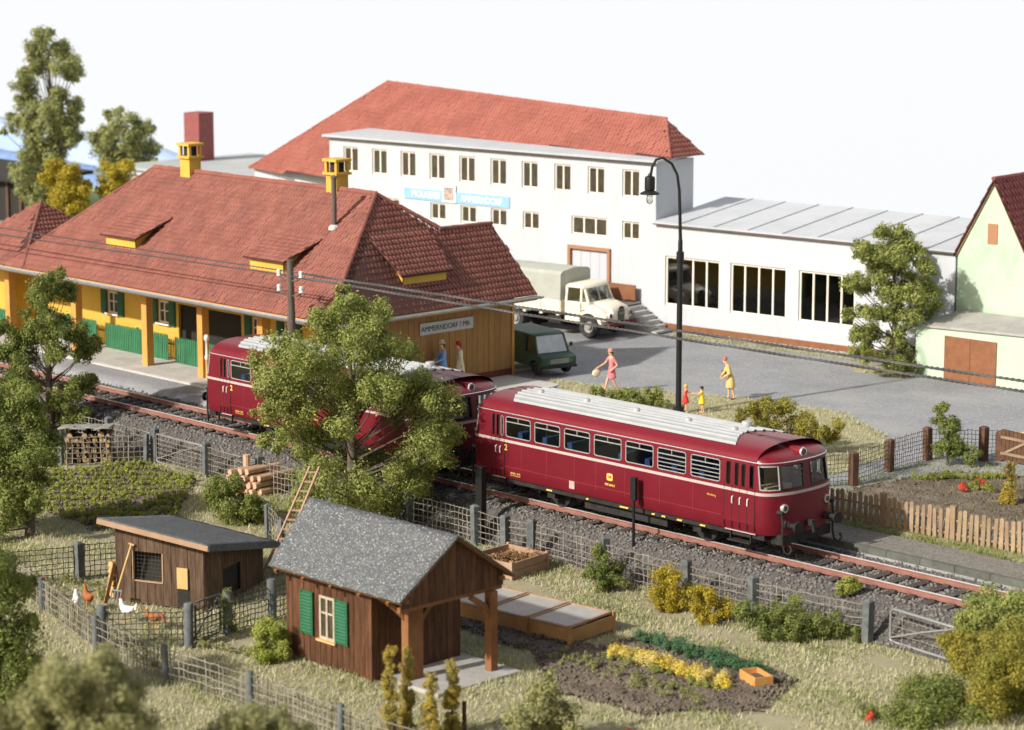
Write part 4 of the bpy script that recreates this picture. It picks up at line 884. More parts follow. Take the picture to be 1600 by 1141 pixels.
# ================================================================== GARDEN HUT
hut = thing('garden_hut', 'brown plank garden hut with grey felt gable roof and green shutters', 'hut', (8.6, -13.0, ZG))
HX0, HX1, HY0, HY1 = 6.82, 10.15, -14.55, -11.5; HE = 1.30
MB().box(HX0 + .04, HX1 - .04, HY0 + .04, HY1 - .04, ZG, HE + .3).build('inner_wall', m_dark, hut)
WX = (8.10, 8.74)                                     # window opening in the long wall
def plankrow(p0, d, L, z0, zf, n, nrm, mat, parent, skip=None, th=.04, name='plank'):
    d = Vector(d); nrm = Vector(nrm); w_ = L / n; Mr = Matrix((d, nrm, Vector((0, 0, 1)))).transposed()
    for i in range(n):
        u = (i + .5) * w_; c = Vector(p0) + d * u; top = zf(u); segs = [(z0, top)]
        if skip and skip[0] - .02 < u < skip[1] + .02: segs = [(z0, skip[2]), (skip[3], top)]
        for a, b_ in segs:
            if b_ - a < .03: continue
            wd = w_ - random.uniform(.008, .018)
            MB().obox(c + nrm * random.uniform(-.006, .010) + Vector((0, 0, (a + b_) / 2)), (wd, th, b_ - a), Mr).build(name, mat, parent)
plankrow((HX0, HY0, 0), (1, 0, 0), HX1 - HX0, ZG + .03, lambda u: HE + .1, 15, (0, -1, 0), m_hutw, hut, (8.10 - HX0, 8.74 - HX0, -.38, .78))
plankrow((HX1, HY0, 0), (0, 1, 0), HY1 - HY0, ZG + .03, lambda u: HE - .12 + .69 * min(u + .5, 3.05 - u + .35), 13, (1, 0, 0), m_hutw, hut)
MB().box(HX0 - .03, HX0 + .05, HY0 - .03, HY0 + .05, ZG, HE + .1).build('corner_board', m_hutw, hut); MB().box(HX1 - .05, HX1 + .035, HY0 - .035, HY0 + .05, ZG, HE + .1).build('corner_board', m_hutw, hut)
wn = MB()
for x0, x1 in ((8.12, 8.19), (8.385, 8.455), (8.66, 8.73)): wn.box(x0, x1, HY0 - .03, HY0 + .03, -.36, .77)
wn.box(8.12, 8.73, HY0 - .029, HY0 + .029, -.38, -.31).box(8.12, 8.73, HY0 - .029, HY0 + .029, .71, .78).box(8.19, 8.66, HY0 - .02, HY0 + .02, .30, .35)
wf = wn.build('window', m_hutframe, hut); MB().poly([(8.12, HY0 + .01, -.36), (8.73, HY0 + .01, -.36), (8.73, HY0 + .01, .77), (8.12, HY0 + .01, .77)]).build('pane', m_pane, wf)
MB().box(8.05, 8.80, HY0 - .10, HY0 - .01, -.44, -.385).build('window_sill', m_palew, hut)
for x0 in (7.42, 8.80):
    sh = MB().box(x0, x0 + .50, HY0 - .075, HY0 - .035, -.36, .80).build('shutter', m_sgreen, hut, bevel=.006); sl_ = MB()
    for k in range(12): sl_.obox((x0 + .25, HY0 - .082, -.27 + k * .088), (.38, .045, .055), Matrix.Rotation(R_(-28), 3, 'X'))
    sl_.build('slats', m_sgreen, sh)
    MB().box(x0, x0 + .06, HY0 - .095, HY0 - .0755, -.36, .80).box(x0 + .44, x0 + .50, HY0 - .095, HY0 - .0755, -.36, .80).build('shutter_stile', m_sgreen, sh)
# roof: felt on boards, rafters' ends, gable boards and porch posts
HRX0, HRX1 = 6.05, 11.85; HRY, HRZ = -13.1, 2.74; sl1 = (-15.08, 1.36); sl2 = (-11.12, 1.36)
for k, (y, z) in enumerate((sl1, sl2)):
    nx = 24; ny = 10; V = []; F = []
    x0 = HRX0 + (.65 if y < HRY else .65)
    for j in range(ny + 1):
        t_ = j / ny
        for i in range(nx + 1):
            xa = 6.0 + (.68 * (1 - t_)); xb = 11.85 - .03 * (1 - t_); jit = .012 * math.sin(i * 2.1 + j * 1.3)
            V.append((xa + (xb - xa) * i / nx, y + (HRY - y) * t_, z + (HRZ - z) * t_ + jit * .6 + .03))
    for j in range(ny):
        for i in range(nx): F.append((j * (nx + 1) + i, j * (nx + 1) + i + 1, (j + 1) * (nx + 1) + i + 1, (j + 1) * (nx + 1) + i))
    o = MB().add(V, F).build('roof_felt', m_felt, hut, smooth=60); s_ = o.modifiers.new('thickness', 'SOLIDIFY'); s_.thickness = .045; s_.offset = -1 if y < HRY else 1
    dv = Vector((0, HRY - y, HRZ - z)).normalized(); nn = Vector((0, -dv.z, dv.y)) if y < HRY else Vector((0, dv.z, -dv.y)); nn = nn if nn.z > 0 else -nn
    MB().add([tuple(Vector(q) - nn * a) for a in (.03, .075) for q in ((6.74, y + .04, z), (11.80, y + .04, z), (11.80, HRY, HRZ), (6.1, HRY, HRZ))], [(3, 2, 1, 0), (4, 5, 6, 7), (0, 1, 5, 4), (1, 2, 6, 5), (2, 3, 7, 6), (3, 0, 4, 7)]).build('roof_boarding', m_hutbeam, hut)
    for x in (6.9, 8.0, 9.1, 10.2, 11.3): MB().bar(Vector((x, y + math.copysign(.05, HRY - y), z - .13)), Vector((x, y + math.copysign(.75, HRY - y), z + .33)), .09, .09).build('rafter', m_hutbeam, hut)
# gable boards
gx = 11.62; nb = 15; y0 = -14.86; wdt = (2 * (HRY + 14.86)) / nb
for i in range(nb):
    ya = y0 + i * wdt; ym = ya + wdt / 2; top = HRZ - .10 - abs(ym - HRY) * (HRZ - 1.36) / 1.98; bot = 1.12 if top > 1.2 else top - .08
    if top - bot < .04: continue
    MB().add([(gx, ya + .006, bot), (gx, ya + wdt - .006, bot), (gx, ya + wdt - .006, HRZ - .1 - abs(ya + wdt - HRY) * .697), (gx, ya + .006, HRZ - .1 - abs(ya - HRY) * .697)] + [(gx - .035, ya + .006, bot), (gx - .035, ya + wdt - .006, bot), (gx - .035, ya + wdt - .006, HRZ - .1 - abs(ya + wdt - HRY) * .697), (gx - .035, ya + .006, HRZ - .1 - abs(ya - HRY) * .697)],
             [(0, 1, 2, 3), (7, 6, 5, 4), (0, 4, 5, 1), (1, 5, 6, 2), (2, 6, 7, 3), (3, 7, 4, 0)]).build('gable_board', m_hutw, hut)
MB().bar((gx - .1, -14.85, 1.08), (gx - .1, -11.35, 1.08), .12, .14).build('tie_beam', m_hutbeam, hut, bevel=.01)
for (x, y, w1, w2, nm) in ((10.80, -13.75, .13, .26, 'post'), (11.67, -11.82, .12, .12, 'post')):
    MB().box(x - w1, x + w1, y - w2, y + w2, ZG + .05, 1.06).build('porch_post', m_hutbeam, hut, bevel=.012)
def brace(pts, r, parent): MB().tube(pts, [r, r * 1.15, r], 4).build('brace', m_hutbeam, parent)
brace([(11.67, -11.82, .25), (11.67, -12.10, .72), (11.67, -12.55, 1.02)], .09, hut); brace([(10.80, -13.55, .35), (10.80, -13.2, .75), (10.95, -12.85, 1.0)], .08, hut)
brace([(10.80, -13.9, .45), (10.62, -14.2, .85), (10.3, -14.5, 1.15)], .07, hut); brace([(11.67, -11.75, .45), (11.5, -11.55, .85), (11.2, -11.4, 1.15)], .06, hut)
MB().bar((6.8, -14.75, 1.33), (11.75, -14.75, 1.33), .10, .11).build('wall_plate', m_hutbeam, hut); MB().bar((9.9, -11.45, 1.33), (11.75, -11.45, 1.33), .10, .11).build('wall_plate', m_hutbeam, hut)
# ================================================================== CHICKEN SHED
SA = R_(23); SO = Vector((1.95, -13.59, 0)); s1 = Vector((math.cos(SA), math.sin(SA), 0)); s2 = Vector((-math.sin(SA), math.cos(SA), 0))
def sp_(u, w_, z): return SO + s1 * u + s2 * w_ + Vector((0, 0, z))
shed = thing('chicken_shed', 'weathered brown chicken shed with dark felt lean-to roof and wire window', 'shed', tuple(sp_(-1.4, 1.7, ZG)), SA)
def rz_(u, w_): return 1.36 - .13 * (u + 3.2) - .205 * (w_ + .35)
plankrow(sp_(-2.85, 0, 0), s1, 2.85, ZG + .02, lambda u: rz_(-2.85 + u, 0) - .06, 11, -s2, m_shedw, shed, (.62, 1.52, -.42, .42))
plankrow(sp_(0, 0, 0), s2, 3.4, ZG + .02, lambda u: rz_(0, u) - .06, 10, s1, m_shedw, shed, (.95, 1.95, -.95, -.15))
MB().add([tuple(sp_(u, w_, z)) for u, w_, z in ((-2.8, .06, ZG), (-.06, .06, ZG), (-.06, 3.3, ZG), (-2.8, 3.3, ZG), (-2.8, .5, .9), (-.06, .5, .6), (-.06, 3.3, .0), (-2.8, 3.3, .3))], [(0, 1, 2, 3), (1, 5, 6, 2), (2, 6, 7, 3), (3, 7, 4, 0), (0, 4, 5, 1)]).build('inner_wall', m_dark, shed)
MB().bar(sp_(-2.26, -.03, -.43), sp_(-1.30, -.03, -.43), .06, .04).bar(sp_(-2.26, -.02, -.43), sp_(-2.26, -.02, .42), .05, .05, (1, 0, 0)).bar(sp_(-1.30, -.02, -.43), sp_(-1.30, -.02, .42), .05, .05, (1, 0, 0)).build('window_frame', m_shedtrim, shed)
wm = MB()
for k in range(9): wm.bar(sp_(-2.24 + k * .115, -.0, -.42), sp_(-2.24 + k * .115, -.0, .42), .008, .008, (1, 0, 0))
for k in range(8): wm.bar(sp_(-2.24, -.0, -.36 + k * .11), sp_(-1.32, -.0, -.36 + k * .11), .008, .008)
o = wm.build('wire_netting', m_wire2, shed); o['kind'] = 'stuff'
MB().obox(sp_(-.66, -.06, -.22), (.34, .035, .60), Matrix((s1, s2, Vector((0, 0, 1)))).transposed()).build('hatch_door', m_palew, shed); MB().obox(sp_(-.66, -.022, -.78), (.36, .02, .52), Matrix((s1, s2, Vector((0, 0, 1)))).transposed()).build('hatch_shade_plate', m_dark, shed)  # lower plate lies on closed planks, its black paints a shaded hole
V = []; F = []; nx, ny = 16, 16
for j in range(ny + 1):
    for i in range(nx + 1):
        u = -3.2 + 3.55 * i / nx; w_ = -.35 + 4.15 * j / ny; V.append(tuple(sp_(u, w_, rz_(u, w_) + .008 * math.sin(i * 1.9 + j * 2.3))))
for j in range(ny):
    for i in range(nx): F.append((j * (nx + 1) + i, j * (nx + 1) + i + 1, (j + 1) * (nx + 1) + i + 1, (j + 1) * (nx + 1) + i))
o = MB().add(V, F).build('roof_felt', m_felt2, shed, smooth=60); s_ = o.modifiers.new('thickness', 'SOLIDIFY'); s_.thickness = .05; s_.offset = -1
for (a, b_), mt in ((((-3.2, -.36), (.35, -.36)), m_shedtrim), (((.36, -.35), (.36, 3.8)), m_felt2)):
    MB().bar(sp_(*a, rz_(*a) - .10), sp_(*b_, rz_(*b_) - .10), .04, .15).build('fascia_board', mt, shed)
# tools and boards leaning on it
fk = thing('garden_fork', 'digging fork with pale wooden handle leaning on the chicken shed', 'fork', tuple(sp_(-2.45, -.55, ZG)))
MB().tube([sp_(-2.50, -.50, -.62), sp_(-2.25, -.10, .62)], .032, 8).bar(sp_(-2.34, -.1, .64), sp_(-2.17, -.1, .60), .045, .04).build('handle', m_palew, fk)
f = MB().bar(sp_(-2.68, -.52, -.64), sp_(-2.34, -.52, -.64), .035, .04)
for k in range(4): f.tube([sp_(-2.66 + k * .10, -.53, -.64), sp_(-2.69 + k * .10, -.62, -1.06)], [.022, .012], 5)
f.build('tines', m_steel, fk)
pl_ = thing('leaning_plank', 'orange brown plank leaning on the left end of the chicken shed', 'plank', tuple(sp_(-2.95, -.3, ZG))); MB().bar(sp_(-2.95, -.45, -1.08), sp_(-2.86, -.07, -.05), .12, .03, (1, 0, 0)).build('board', m_timber, pl_)
lp = thing('pale_log_stack', 'short pile of pale split logs at the left end of the chicken shed', 'firewood', tuple(sp_(-3.05, .3, ZG)))
for k, z in enumerate((-1.0, -.82, -.65, -.48, -.3, -.12)): MB().cyl(sp_(-3.12, .15, z), sp_(-2.93, .95, z), .095, .09, 8).build('log', m_palew, lp)
# ================================================================== FENCES
def wire_panel(parent, p0, p1, z0a, z0b, h, cell, r, mat, wob=.02, sag=.0):
    """woven wire: upright and level strands, each slightly bent, joined in one part"""
    p0 = Vector(p0); p1 = Vector(p1); d = p1 - p0; L = d.length; n = max(2, int(L / cell)); m = max(2, int(h / cell)); nr = Vector((-d.y, d.x, 0)).normalized()
    b = MB(); bow = random.uniform(-.06, .06)
    def pt(i, j):
        t = i / n; q = p0 + d * t; k = math.sin(math.pi * t)
        return Vector((q.x, q.y, z0a + (z0b - z0a) * t + .04 + h * j / m + sag * k)) + nr * (bow * k + random.uniform(-wob, wob)) + d.normalized() * random.uniform(-wob, wob) + Vector((0, 0, random.uniform(-wob, wob)))
    G_ = [[pt(i, j) for j in range(m + 1)] for i in range(n + 1)]
    for i in range(n + 1): b.tube(G_[i] + [G_[i][-1] + Vector((0, 0, random.uniform(.0, .08)))], r, 3, False)
    for j in range(m + 1): b.tube([G_[i][j] for i in range(n + 1)], r, 3, False)
    o = b.build('wire_mesh', mat, parent); o['kind'] = 'stuff'; return o
def fence(name, label, posts, hpost, hmesh, cell, wm_, pm_, zf, group=None, ps=.09, rnd=False, skip=(), r=.011, tops=None, cat='fence'):
    t = thing(name, label, cat, (posts[0][0], posts[0][1], float(zf(*posts[0]))), 0, group)
    for i, (x, y) in enumerate(posts):
        z = float(zf(x, y)); hp = (tops[i] if tops else hpost) * random.uniform(.97, 1.03); a = random.uniform(-.3, .3); lx, ly = random.uniform(-.03, .03), random.uniform(-.03, .03)
        b = MB()
        if rnd: b.tube([(x, y, z - .1), (x + lx, y + ly, z + hp - .03), (x + lx, y + ly, z + hp)], [ps, ps, ps * .8], 10)
        else:
            Mz = Matrix.Rotation(a, 3, 'Z'); q = [Mz @ Vector((sx * ps, sy * ps, 0)) for sx, sy in ((-1, -1), (1, -1), (1, 1), (-1, 1))]
            lo = [Vector((x, y, z - .1)) + v for v in q]; hi = [Vector((x + lx, y + ly, z + hp - .05)) + v for v in q]; tp = [Vector((x + lx, y + ly, z + hp)) + v * .55 for v in q]
            b.add(lo + hi + tp, [(3, 2, 1, 0), (8, 9, 10, 11)] + [(k, (k + 1) % 4, 4 + (k + 1) % 4, 4 + k) for k in range(4)] + [(4 + k, 4 + (k + 1) % 4, 8 + (k + 1) % 4, 8 + k) for k in range(4)])
        b.build('post', pm_, t, smooth=40 if rnd else None)
    for i in range(len(posts) - 1):
        if i in skip: continue
        (xa, ya), (xb, yb) = posts[i], posts[i + 1]; wire_panel(t, (xa, ya, 0), (xb, yb, 0), float(zf(xa, ya)), float(zf(xb, yb)), hmesh, cell, r, wm_)
    return t
gzf = lambda x, y: float(ground_z(x, y))
fence('wire_fence', 'long grey wire mesh fence on concrete posts at the foot of the embankment', [(-20.0, -3.2), (-17.4, -3.1), (-14.77, -3.0), (-11.69, -3.1), (-8.63, -3.2), (-5.0, -3.1), (-1.28, -3.03), (1.69, -2.95), (3.16, -3.1), (4.09, -2.9), (7.2, -3.0), (10.67, -3.25), (13.03, -3.11), (16.73, -2.78)],
      1.22, 1.0, .19, m_wire, m_cpost, gzf, ps=.115, skip=(2,), r=.015)
fence('wire_fence', 'wire mesh fence in front of the round log stack, at the vegetable bed', [(-17.9, -7.6), (-16.6, -5.7), (-14.85, -3.35)], 1.05, .95, .19, m_wire, m_cpost, gzf, ps=.07, r=.018)
fence('wire_fence', 'woven wire fence with round posts across the bottom left, nearest the camera', [(-3.6, -16.2), (-1.35, -16.75), (2.96, -17.95), (6.5, -18.3), (9.69, -18.1), (13.27, -18.25), (16.5, -18.0)], .95, .80, .165, m_wire, m_cpost, gzf, ps=.09, rnd=True, r=.018)
fence('wire_fence', 'dark wire fence of the hen run between the grey posts beside the hut', [(2.96, -17.75), (4.41, -16.0), (4.15, -14.5), (3.85, -12.72), (3.6, -11.2)], 1.2, .9, .15, m_wire2, m_cpost, gzf, ps=.13, rnd=True, r=.015)
fence('wire_fence', 'dark wire fence behind the hens, left of the chicken shed', [(-4.6, -17.2), (-3.34, -14.11), (-2.7, -12.3)], 1.12, .95, .155, m_wire2, m_cpost, gzf, ps=.12, r=.015)
fence('wire_fence', 'wire mesh fence seen between the shed roof and the hut', [(0.9, -8.5), (-1.5, -8.0), (-3.2, -7.2)], 1.1, 1.0, .16, m_wire, m_cpost, gzf, ps=.08)
fence('wire_fence', 'wire netting strung between brown wooden posts beside the yard', [(6.5, 5.6), (7.65, 8.04), (7.17, 10.52), (6.98, 12.86), (8.35, 14.09), (8.75, 14.5)], 1.05, .98, .13, m_wire2, m_postw, lambda x, y: -.02, ps=.12, tops=[1.05, 1.1, 1.12, 1.15, 1.15, 1.0], r=.010)
# ivy clump on the run's gate post is planted below; gates:
def frame_gate(name, label, p0, p1, z0, h, mat, wmat, r=.03, diag=True, cell=.16):
    p0 = Vector((p0[0], p0[1], z0)); p1 = Vector((p1[0], p1[1], z0)); up = Vector((0, 0, h)); t = thing(name, label, 'gate', tuple(p0)); d = (p1 - p0).normalized() * .09
    pts = [p0 + Vector((0, 0, .06)), p0 + up - Vector((0, 0, .08)), p0 + up + d, p1 + up - d, p1 + up - Vector((0, 0, .08)), p1 + Vector((0, 0, .06)), p1 - d, p0 + d, p0 + Vector((0, 0, .06))]
    MB().tube(pts, r, 7).build('frame', mat, t, smooth=50)
    if diag: MB().tube([p0 + Vector((0, 0, .1)), (p0 + p1) / 2 + Vector((0, 0, h * .58)), p1 + up], r * .7, 6).build('brace', mat, t, smooth=50)
    wire_panel(t, p0, p1, z0 - .02, z0 - .02, h - .03, cell, .010, wmat, .006); return t
frame_gate('garden_gate', 'grey tube framed wire gate in the embankment fence by the vegetable bed', (-14.62, -3.05), (-11.84, -3.1), ZG + .05, 1.0, m_steel, m_wire)
frame_gate('garden_gate', 'leaning pale tube framed wire gate at the lower right', (17.25, -2.45), (19.65, -2.75), ZG + .08, .90, m_steel, m_wire, .040, True, .2)
frame_gate('garden_gate', 'grey curved tube gate of the hen run beside the overgrown post', (4.38, -15.75), (4.17, -14.75), ZG + .1, 1.05, m_cpost, m_wire2)
# picket fence beside the track
t = thing('picket_fence', 'brown wooden picket fence behind the low platform at the right', 'fence', (9.0, 4.5, 0))
pkm = [MB().prism([(-w_, -.015, 0), (w_, -.015, 0), (w_, -.015, h - .05), (0, -.015, h), (-w_, -.015, h - .05)], (0, .03, 0)).mesh('picket') for w_, h in ((.066, .92), (.068, .96), (.062, .89))]
for q in pkm: q.materials.append(m_picket)
i = 0; x = 4.0
while x < 21:
    y = 4.05 + .055 * (x - 9); big = (i % 12 == 2)
    if big: MB().box(x - .085, x + .085, y - .03, y + .09, 0, 1.04).build('fence_post', m_picket, t)
    else: link('picket', pkm[i % 3], None, t, (x - 9, y - 4.5, random.uniform(0, .03)), (random.uniform(-.04, .04), random.uniform(-.05, .05), R_(3) + random.uniform(-.1, .1)))
    x += .205; i += 1
for z in (.2, .6): MB().bar((3.9, 4.05 + .055 * -5.1 + .045, z), (21, 4.05 + .66 + .045, z), .035, .06).build('fence_rail', m_picket, t)
gt = thing('wooden_gate', 'small brown wooden gate with diagonal brace at the right edge', 'gate', (8.9, 14.3, 0), R_(4))
for k in range(8): MB().box(.02 + k * .15, .155 + k * .15, 0, .03, .06, 1.12 - .01 * k).build('board', m_postw, gt, world=False)
MB().bar((0, -.02, .85), (1.2, -.02, .80), .04, .09).build('ledge', m_picket, gt, world=False); MB().bar((0, -.02, .30), (1.2, -.02, .27), .04, .09).build('ledge', m_picket, gt, world=False); MB().bar((.15, -.018, .32), (1.0, -.018, .80), .03, .08).build('brace', m_picket, gt, world=False)
tr = thing('wooden_trestle', 'pale wooden trestle behind the small gate at the right edge', 'trestle', (9.9, 14.9, 0))
MB().bar((9.6, 14.9, 0), (9.95, 15.0, 1.35), .10, .08).build('leg', m_palew, tr); MB().bar((10.4, 14.9, 0), (10.1, 15.0, 1.35), .10, .08).build('leg', m_palew, tr); MB().bar((9.3, 14.85, .95), (10.7, 14.95, .95), .10, .09).build('crossbar', m_palew, tr)
# ================================================================== WOOD PILES, LADDER, COLD FRAMES, COMPOST, CRATE
m_cut = M('cut_log', (.34, .21, .10), (.52, .36, .18), 3, rough=.85)
wp = thing('log_stack', 'round cut logs stacked under grey bark covers by the left fence', 'log pile', (-16.6, -4.9, ZG))
la = Vector((.696, .718, 0)); lb = Vector((-.718, .696, 0)); o0 = Vector((-16.9, -5.0, ZG))
for r in range(6):
    for c in range(8):
        if r == 5 and random.random() < .3: continue
        q = o0 + la * (c * .21 - .2 + random.uniform(-.05, .08)) + lb * random.uniform(-.12, .05) + Vector((0, 0, .12 + r * .18 + random.uniform(-.03, .03))); rr = random.uniform(.06, .12)
        lg = MB().tube([q - lb * .45, q + lb * .5], [rr, rr * .95], 9).build('log', m_dirt, wp); MB().tube([q - lb * .455, q - lb * .449], [rr * .9, rr * .9], 9).build('cut_face', m_cut, lg)
m_bark2 = M('bark_cover', (.26, .25, .22), (.36, .35, .31), 5, rough=1, bump=.5)
for k in range(4):
    q = o0 + la * (k * .42 - .15) + Vector((0, 0, 1.22)); MB().add([tuple(q + la * a * .28 + lb * b_ * .6 + Vector((0, 0, .10 * random.random() - .12 * b_ * .5))) for a, b_ in ((-1, -1), (0, -1.05), (1, -1), (1, 1), (0, 1.05), (-1, 1))], [(0, 1, 4, 5), (1, 2, 3, 4)]).build('bark_cover', m_bark2, wp).modifiers.new('thickness', 'SOLIDIFY').thickness = .06
lg0 = thing('log_pile', 'pile of orange peeled logs beside the vegetable bed fence', 'log pile', (-7.9, -3.9, ZG))
m_log = M('peeled_log', (.50, .32, .20), (.62, .43, .29), 4, rough=.85, bump=.2)
for r, nlog in enumerate((6, 5, 5, 3)):
    for c in range(nlog):
        q = Vector((-8.95, -4.35, ZG)) + la * (c * .26 + r * .12) + Vector((0, 0, .14 + r * .23)); rr = random.uniform(.10, .135); l2 = (lb + la * .9).normalized()
        g = MB().tube([q - l2 * random.uniform(.2, .35), q + l2 * random.uniform(1.0, 1.4)], [rr, rr * .95], 10).build('log', m_log, lg0, smooth=40)
MB().tube([(-8.75, -3.65, ZG), (-8.75, -3.65, ZG + 1.3)], .11, 9).build('stake', m_log, lg0)
ld = thing('ladder', 'narrow brown wooden ladder leaning into the big tree', 'ladder', (.02, -9.75, ZG))
a0 = Vector((.02, -9.75, ZG)); a1 = Vector((-.22, -7.75, 1.78)); sd = Vector((.80, .60, 0)) * .18
for s_ in (-1, 1): MB().bar(a0 + sd * s_, a1 + sd * s_ * .8, .06, .07).build('side_rail', m_shedtrim, ld)
for k in range(11): q = a0 + (a1 - a0) * ((k + .6) / 11.2); MB().bar(q - sd, q + sd, .06, .05).build('rung', m_shedtrim, ld)
cf = thing('cold_frame', 'row of three timber cold frames with pale glazed lids', 'cold frame', (9.3, -7.8, ZG))
CA = Vector((11.35, -8.60, 0)); CB = Vector((7.0, -9.0, 0)); cd_ = (CB - CA).normalized(); cn = Vector((cd_.y, -cd_.x, 0)); cn = cn if cn.y > 0 else -cn
for k in range(3):
    u0, u1 = k * 1.50, k * 1.50 + 1.44; q = lambda u, w_, z: CA + cd_ * u + cn * w_ + Vector((0, 0, ZG + z))
    MB().bar(q(u0, 0, .24), q(u1, 0, .24), .05, .36).build('front_board', m_timber, cf); MB().bar(q(u0, 1.75, .26), q(u1, 1.75, .26), .05, .42).build('back_board', m_timber, cf)
    MB().bar(q(u0 - .03, .0, .22), q(u0 - .03, 1.75, .24), .05, .38).build('side_board', m_timber, cf)
    for w_ in (-.05, 1.80): MB().bar(q(u0 - .02, w_, -.05), q(u0 - .02, w_, .53), .10, .10, (1, 0, 0)).build('corner_post', m_timber, cf)
    lid = MB().add([tuple(q(u0 + .05, .03, .455)), tuple(q(u1 - .05, .03, .455)), tuple(q(u1 - .05, 1.72, .50)), tuple(q(u0 + .05, 1.72, .50))], [(0, 1, 2, 3)]).build('lid_pane', m_framepane, cf)
    f = MB().bar(q(u0, 0, .46), q(u1, 0, .46), .06, .05).bar(q(u0, 1.75, .505), q(u1, 1.75, .505), .06, .05).bar(q(u0 + .02, 0, .47), q(u0 + .02, 1.75, .515), .06, .06).bar(q(u1 - .02, 0, .465), q(u1 - .02, 1.75, .51), .05, .05); f.build('lid_frame', m_shedtrim, lid)
cb = thing('compost_box', 'open timber compost box heaped with dry clippings by the fence', 'compost box', (4.6, -4.3, ZG))
c0 = [Vector((5.55, -5.15, 0)), Vector((5.35, -3.5, 0)), Vector((3.8, -3.6, 0)), Vector((3.9, -5.3, 0))]
for i in range(4):
    for k in range(2): MB().bar(c0[i] + Vector((0, 0, ZG + .14 + k * .25)), c0[(i + 1) % 4] + Vector((0, 0, ZG + .14 + k * .25)), .05, .235).build('plank', m_shedtrim, cb)
    MB().bar(c0[i] + Vector((0, 0, ZG)), c0[i] + Vector((0, 0, ZG + .56)), .09, .09, (1, 0, 0)).build('corner_post', m_shedtrim, cb)
cr = thing('flower_crate', 'small orange wooden crate on the soil at the end of the flower bed', 'crate', (17.1, -7.75, ZG + .05), R_(-22))
m_crate = M('crate_orange', (.56, .26, .07), (.62, .32, .10), 4, rough=.7)
for x0, x1, y0, y1 in ((-.42, .42, -.26, -.22), (-.42, .42, .22, .26), (-.42, -.38, -.22, .22), (.38, .42, -.22, .22)): MB().box(x0, x1, y0, y1, 0, .26).build('side', m_crate, cr, world=False)
MB().box(-.38, .38, -.22, .22, .0, .10).build('floor', m_crate, cr, world=False); MB().box(-.15, .18, -.12, .12, .10, .2).build('pot', m_dirt, cr, world=False)
st_ = thing('wooden_stake', 'short brown stake among the columnar shrubs at the bottom', 'stake', (14.7, -15.6, ZG)); MB().tube([(14.7, -15.6, ZG), (14.72, -15.62, ZG + .75)], .06, 6).build('stake', m_postw, st_)
# hens
def hen(label, x, y, rz, mat, peck=False, tall=False):
    t = thing('hen', label, 'hen', (x, y, gzf(x, y) + .03), rz, 'hens in the run'); H = .32 if not tall else .42
    pr = [(-.30, H + .16, .02), (-.22, H + .06, .075), (-.08, H, .125), (.06, H + .01, .125), (.15, H + .07, .09), (.19, H + .18, .058), (.215, H + .26, .05), (.25, H + .275, .02)]
    if peck: pr[-3:] = [(.24, H + .08, .05), (.30, H - .05, .045), (.34, H - .12, .015)]
    vs = []; n = 8
    b = MB().tube([(a, 0, z) for a, z, r in pr], [r for a, z, r in pr], 10)
    b.add([(-.20, -.02, H + .05), (-.20, .02, H + .05), (-.40, 0, H + .28), (-.34, 0, H + .05)], [(0, 2, 3), (1, 3, 2), (0, 1, 2)])
    b.build('body', mat, t, smooth=60, world=False); hx, hz = pr[-2][0], pr[-2][1]
    MB().prism([(hx - .04, -.01, hz + .03), (hx + .03, -.01, hz + .03), (hx + .02, -.01, hz + .09), (hx - .03, -.01, hz + .08)], (0, .02, 0)).build('comb', m_comb, t, world=False)
    MB().tube([(hx + .03, 0, hz), (hx + .10, 0, hz - .015)], [.018, .002], 5).build('beak', m_beak, t, world=False)
    for s_ in (-1, 1): MB().tube([(.0, .05 * s_, H - .08), (.01, .05 * s_, .02), (.07, .05 * s_, .0)], .013, 5).build('leg', m_beak, t, world=False)
hen('brown hen standing beside the white one in the run', -.4, -15.85, R_(170), m_hen); hen('tall white goose-necked hen at the wire fence', .05, -16.55, R_(150), m_henw, tall=True)
hen('white hen with red comb in front of the shed door', 1.34, -15.8, R_(190), m_henw); hen('orange brown hen pecking behind the dark wire', 2.5, -15.7, R_(20), m_hen, True); hen('reddish hen half hidden at the far left of the run', -2.4, -16.2, R_(30), m_hen)

# ================================================================== STREET LAMP, POLE, WIRES, TRACKSIDE BOARDS
lp = thing('street_lamp', 'tall black arched street lamp behind the train', 'street lamp', (-4.03, 12.59, 0))
MB().lathe((-4.03, 12.59, 0), [(.20, 0), (.20, .25), (.105, .30), (.105, 5.6), (.14, 5.62), (.14, 5.95), (.085, 6.0), (.085, 6.35), (.07, 6.4), (.065, 6.5)], 14).build('mast', m_black, lp, smooth=40)
lv = Vector((.696, .718, 0)); b0 = Vector((-4.03, 12.59, 0)); off = lambda l, z: b0 + lv * l + Vector((0, 0, z))
MB().tube([off(0, 6.4), off(-.03, 7.4), off(-.06, 8.2), off(-.14, 8.75), off(-.34, 9.15), off(-.66, 9.36), off(-.90, 9.30), off(-1.04, 9.05), off(-1.09, 8.75)], [.065, .06, .055, .05, .05, .05, .05, .05, .05], 9).build('arm', m_black, lp, smooth=60)
hc = off(-1.12, 8.1); MB().lathe(hc, [(.05, .70), (.08, .62), (.17, .58), (.19, .5), (.19, .12), (.15, .08)], 14).build('lamp_housing', m_black, lp, smooth=40)
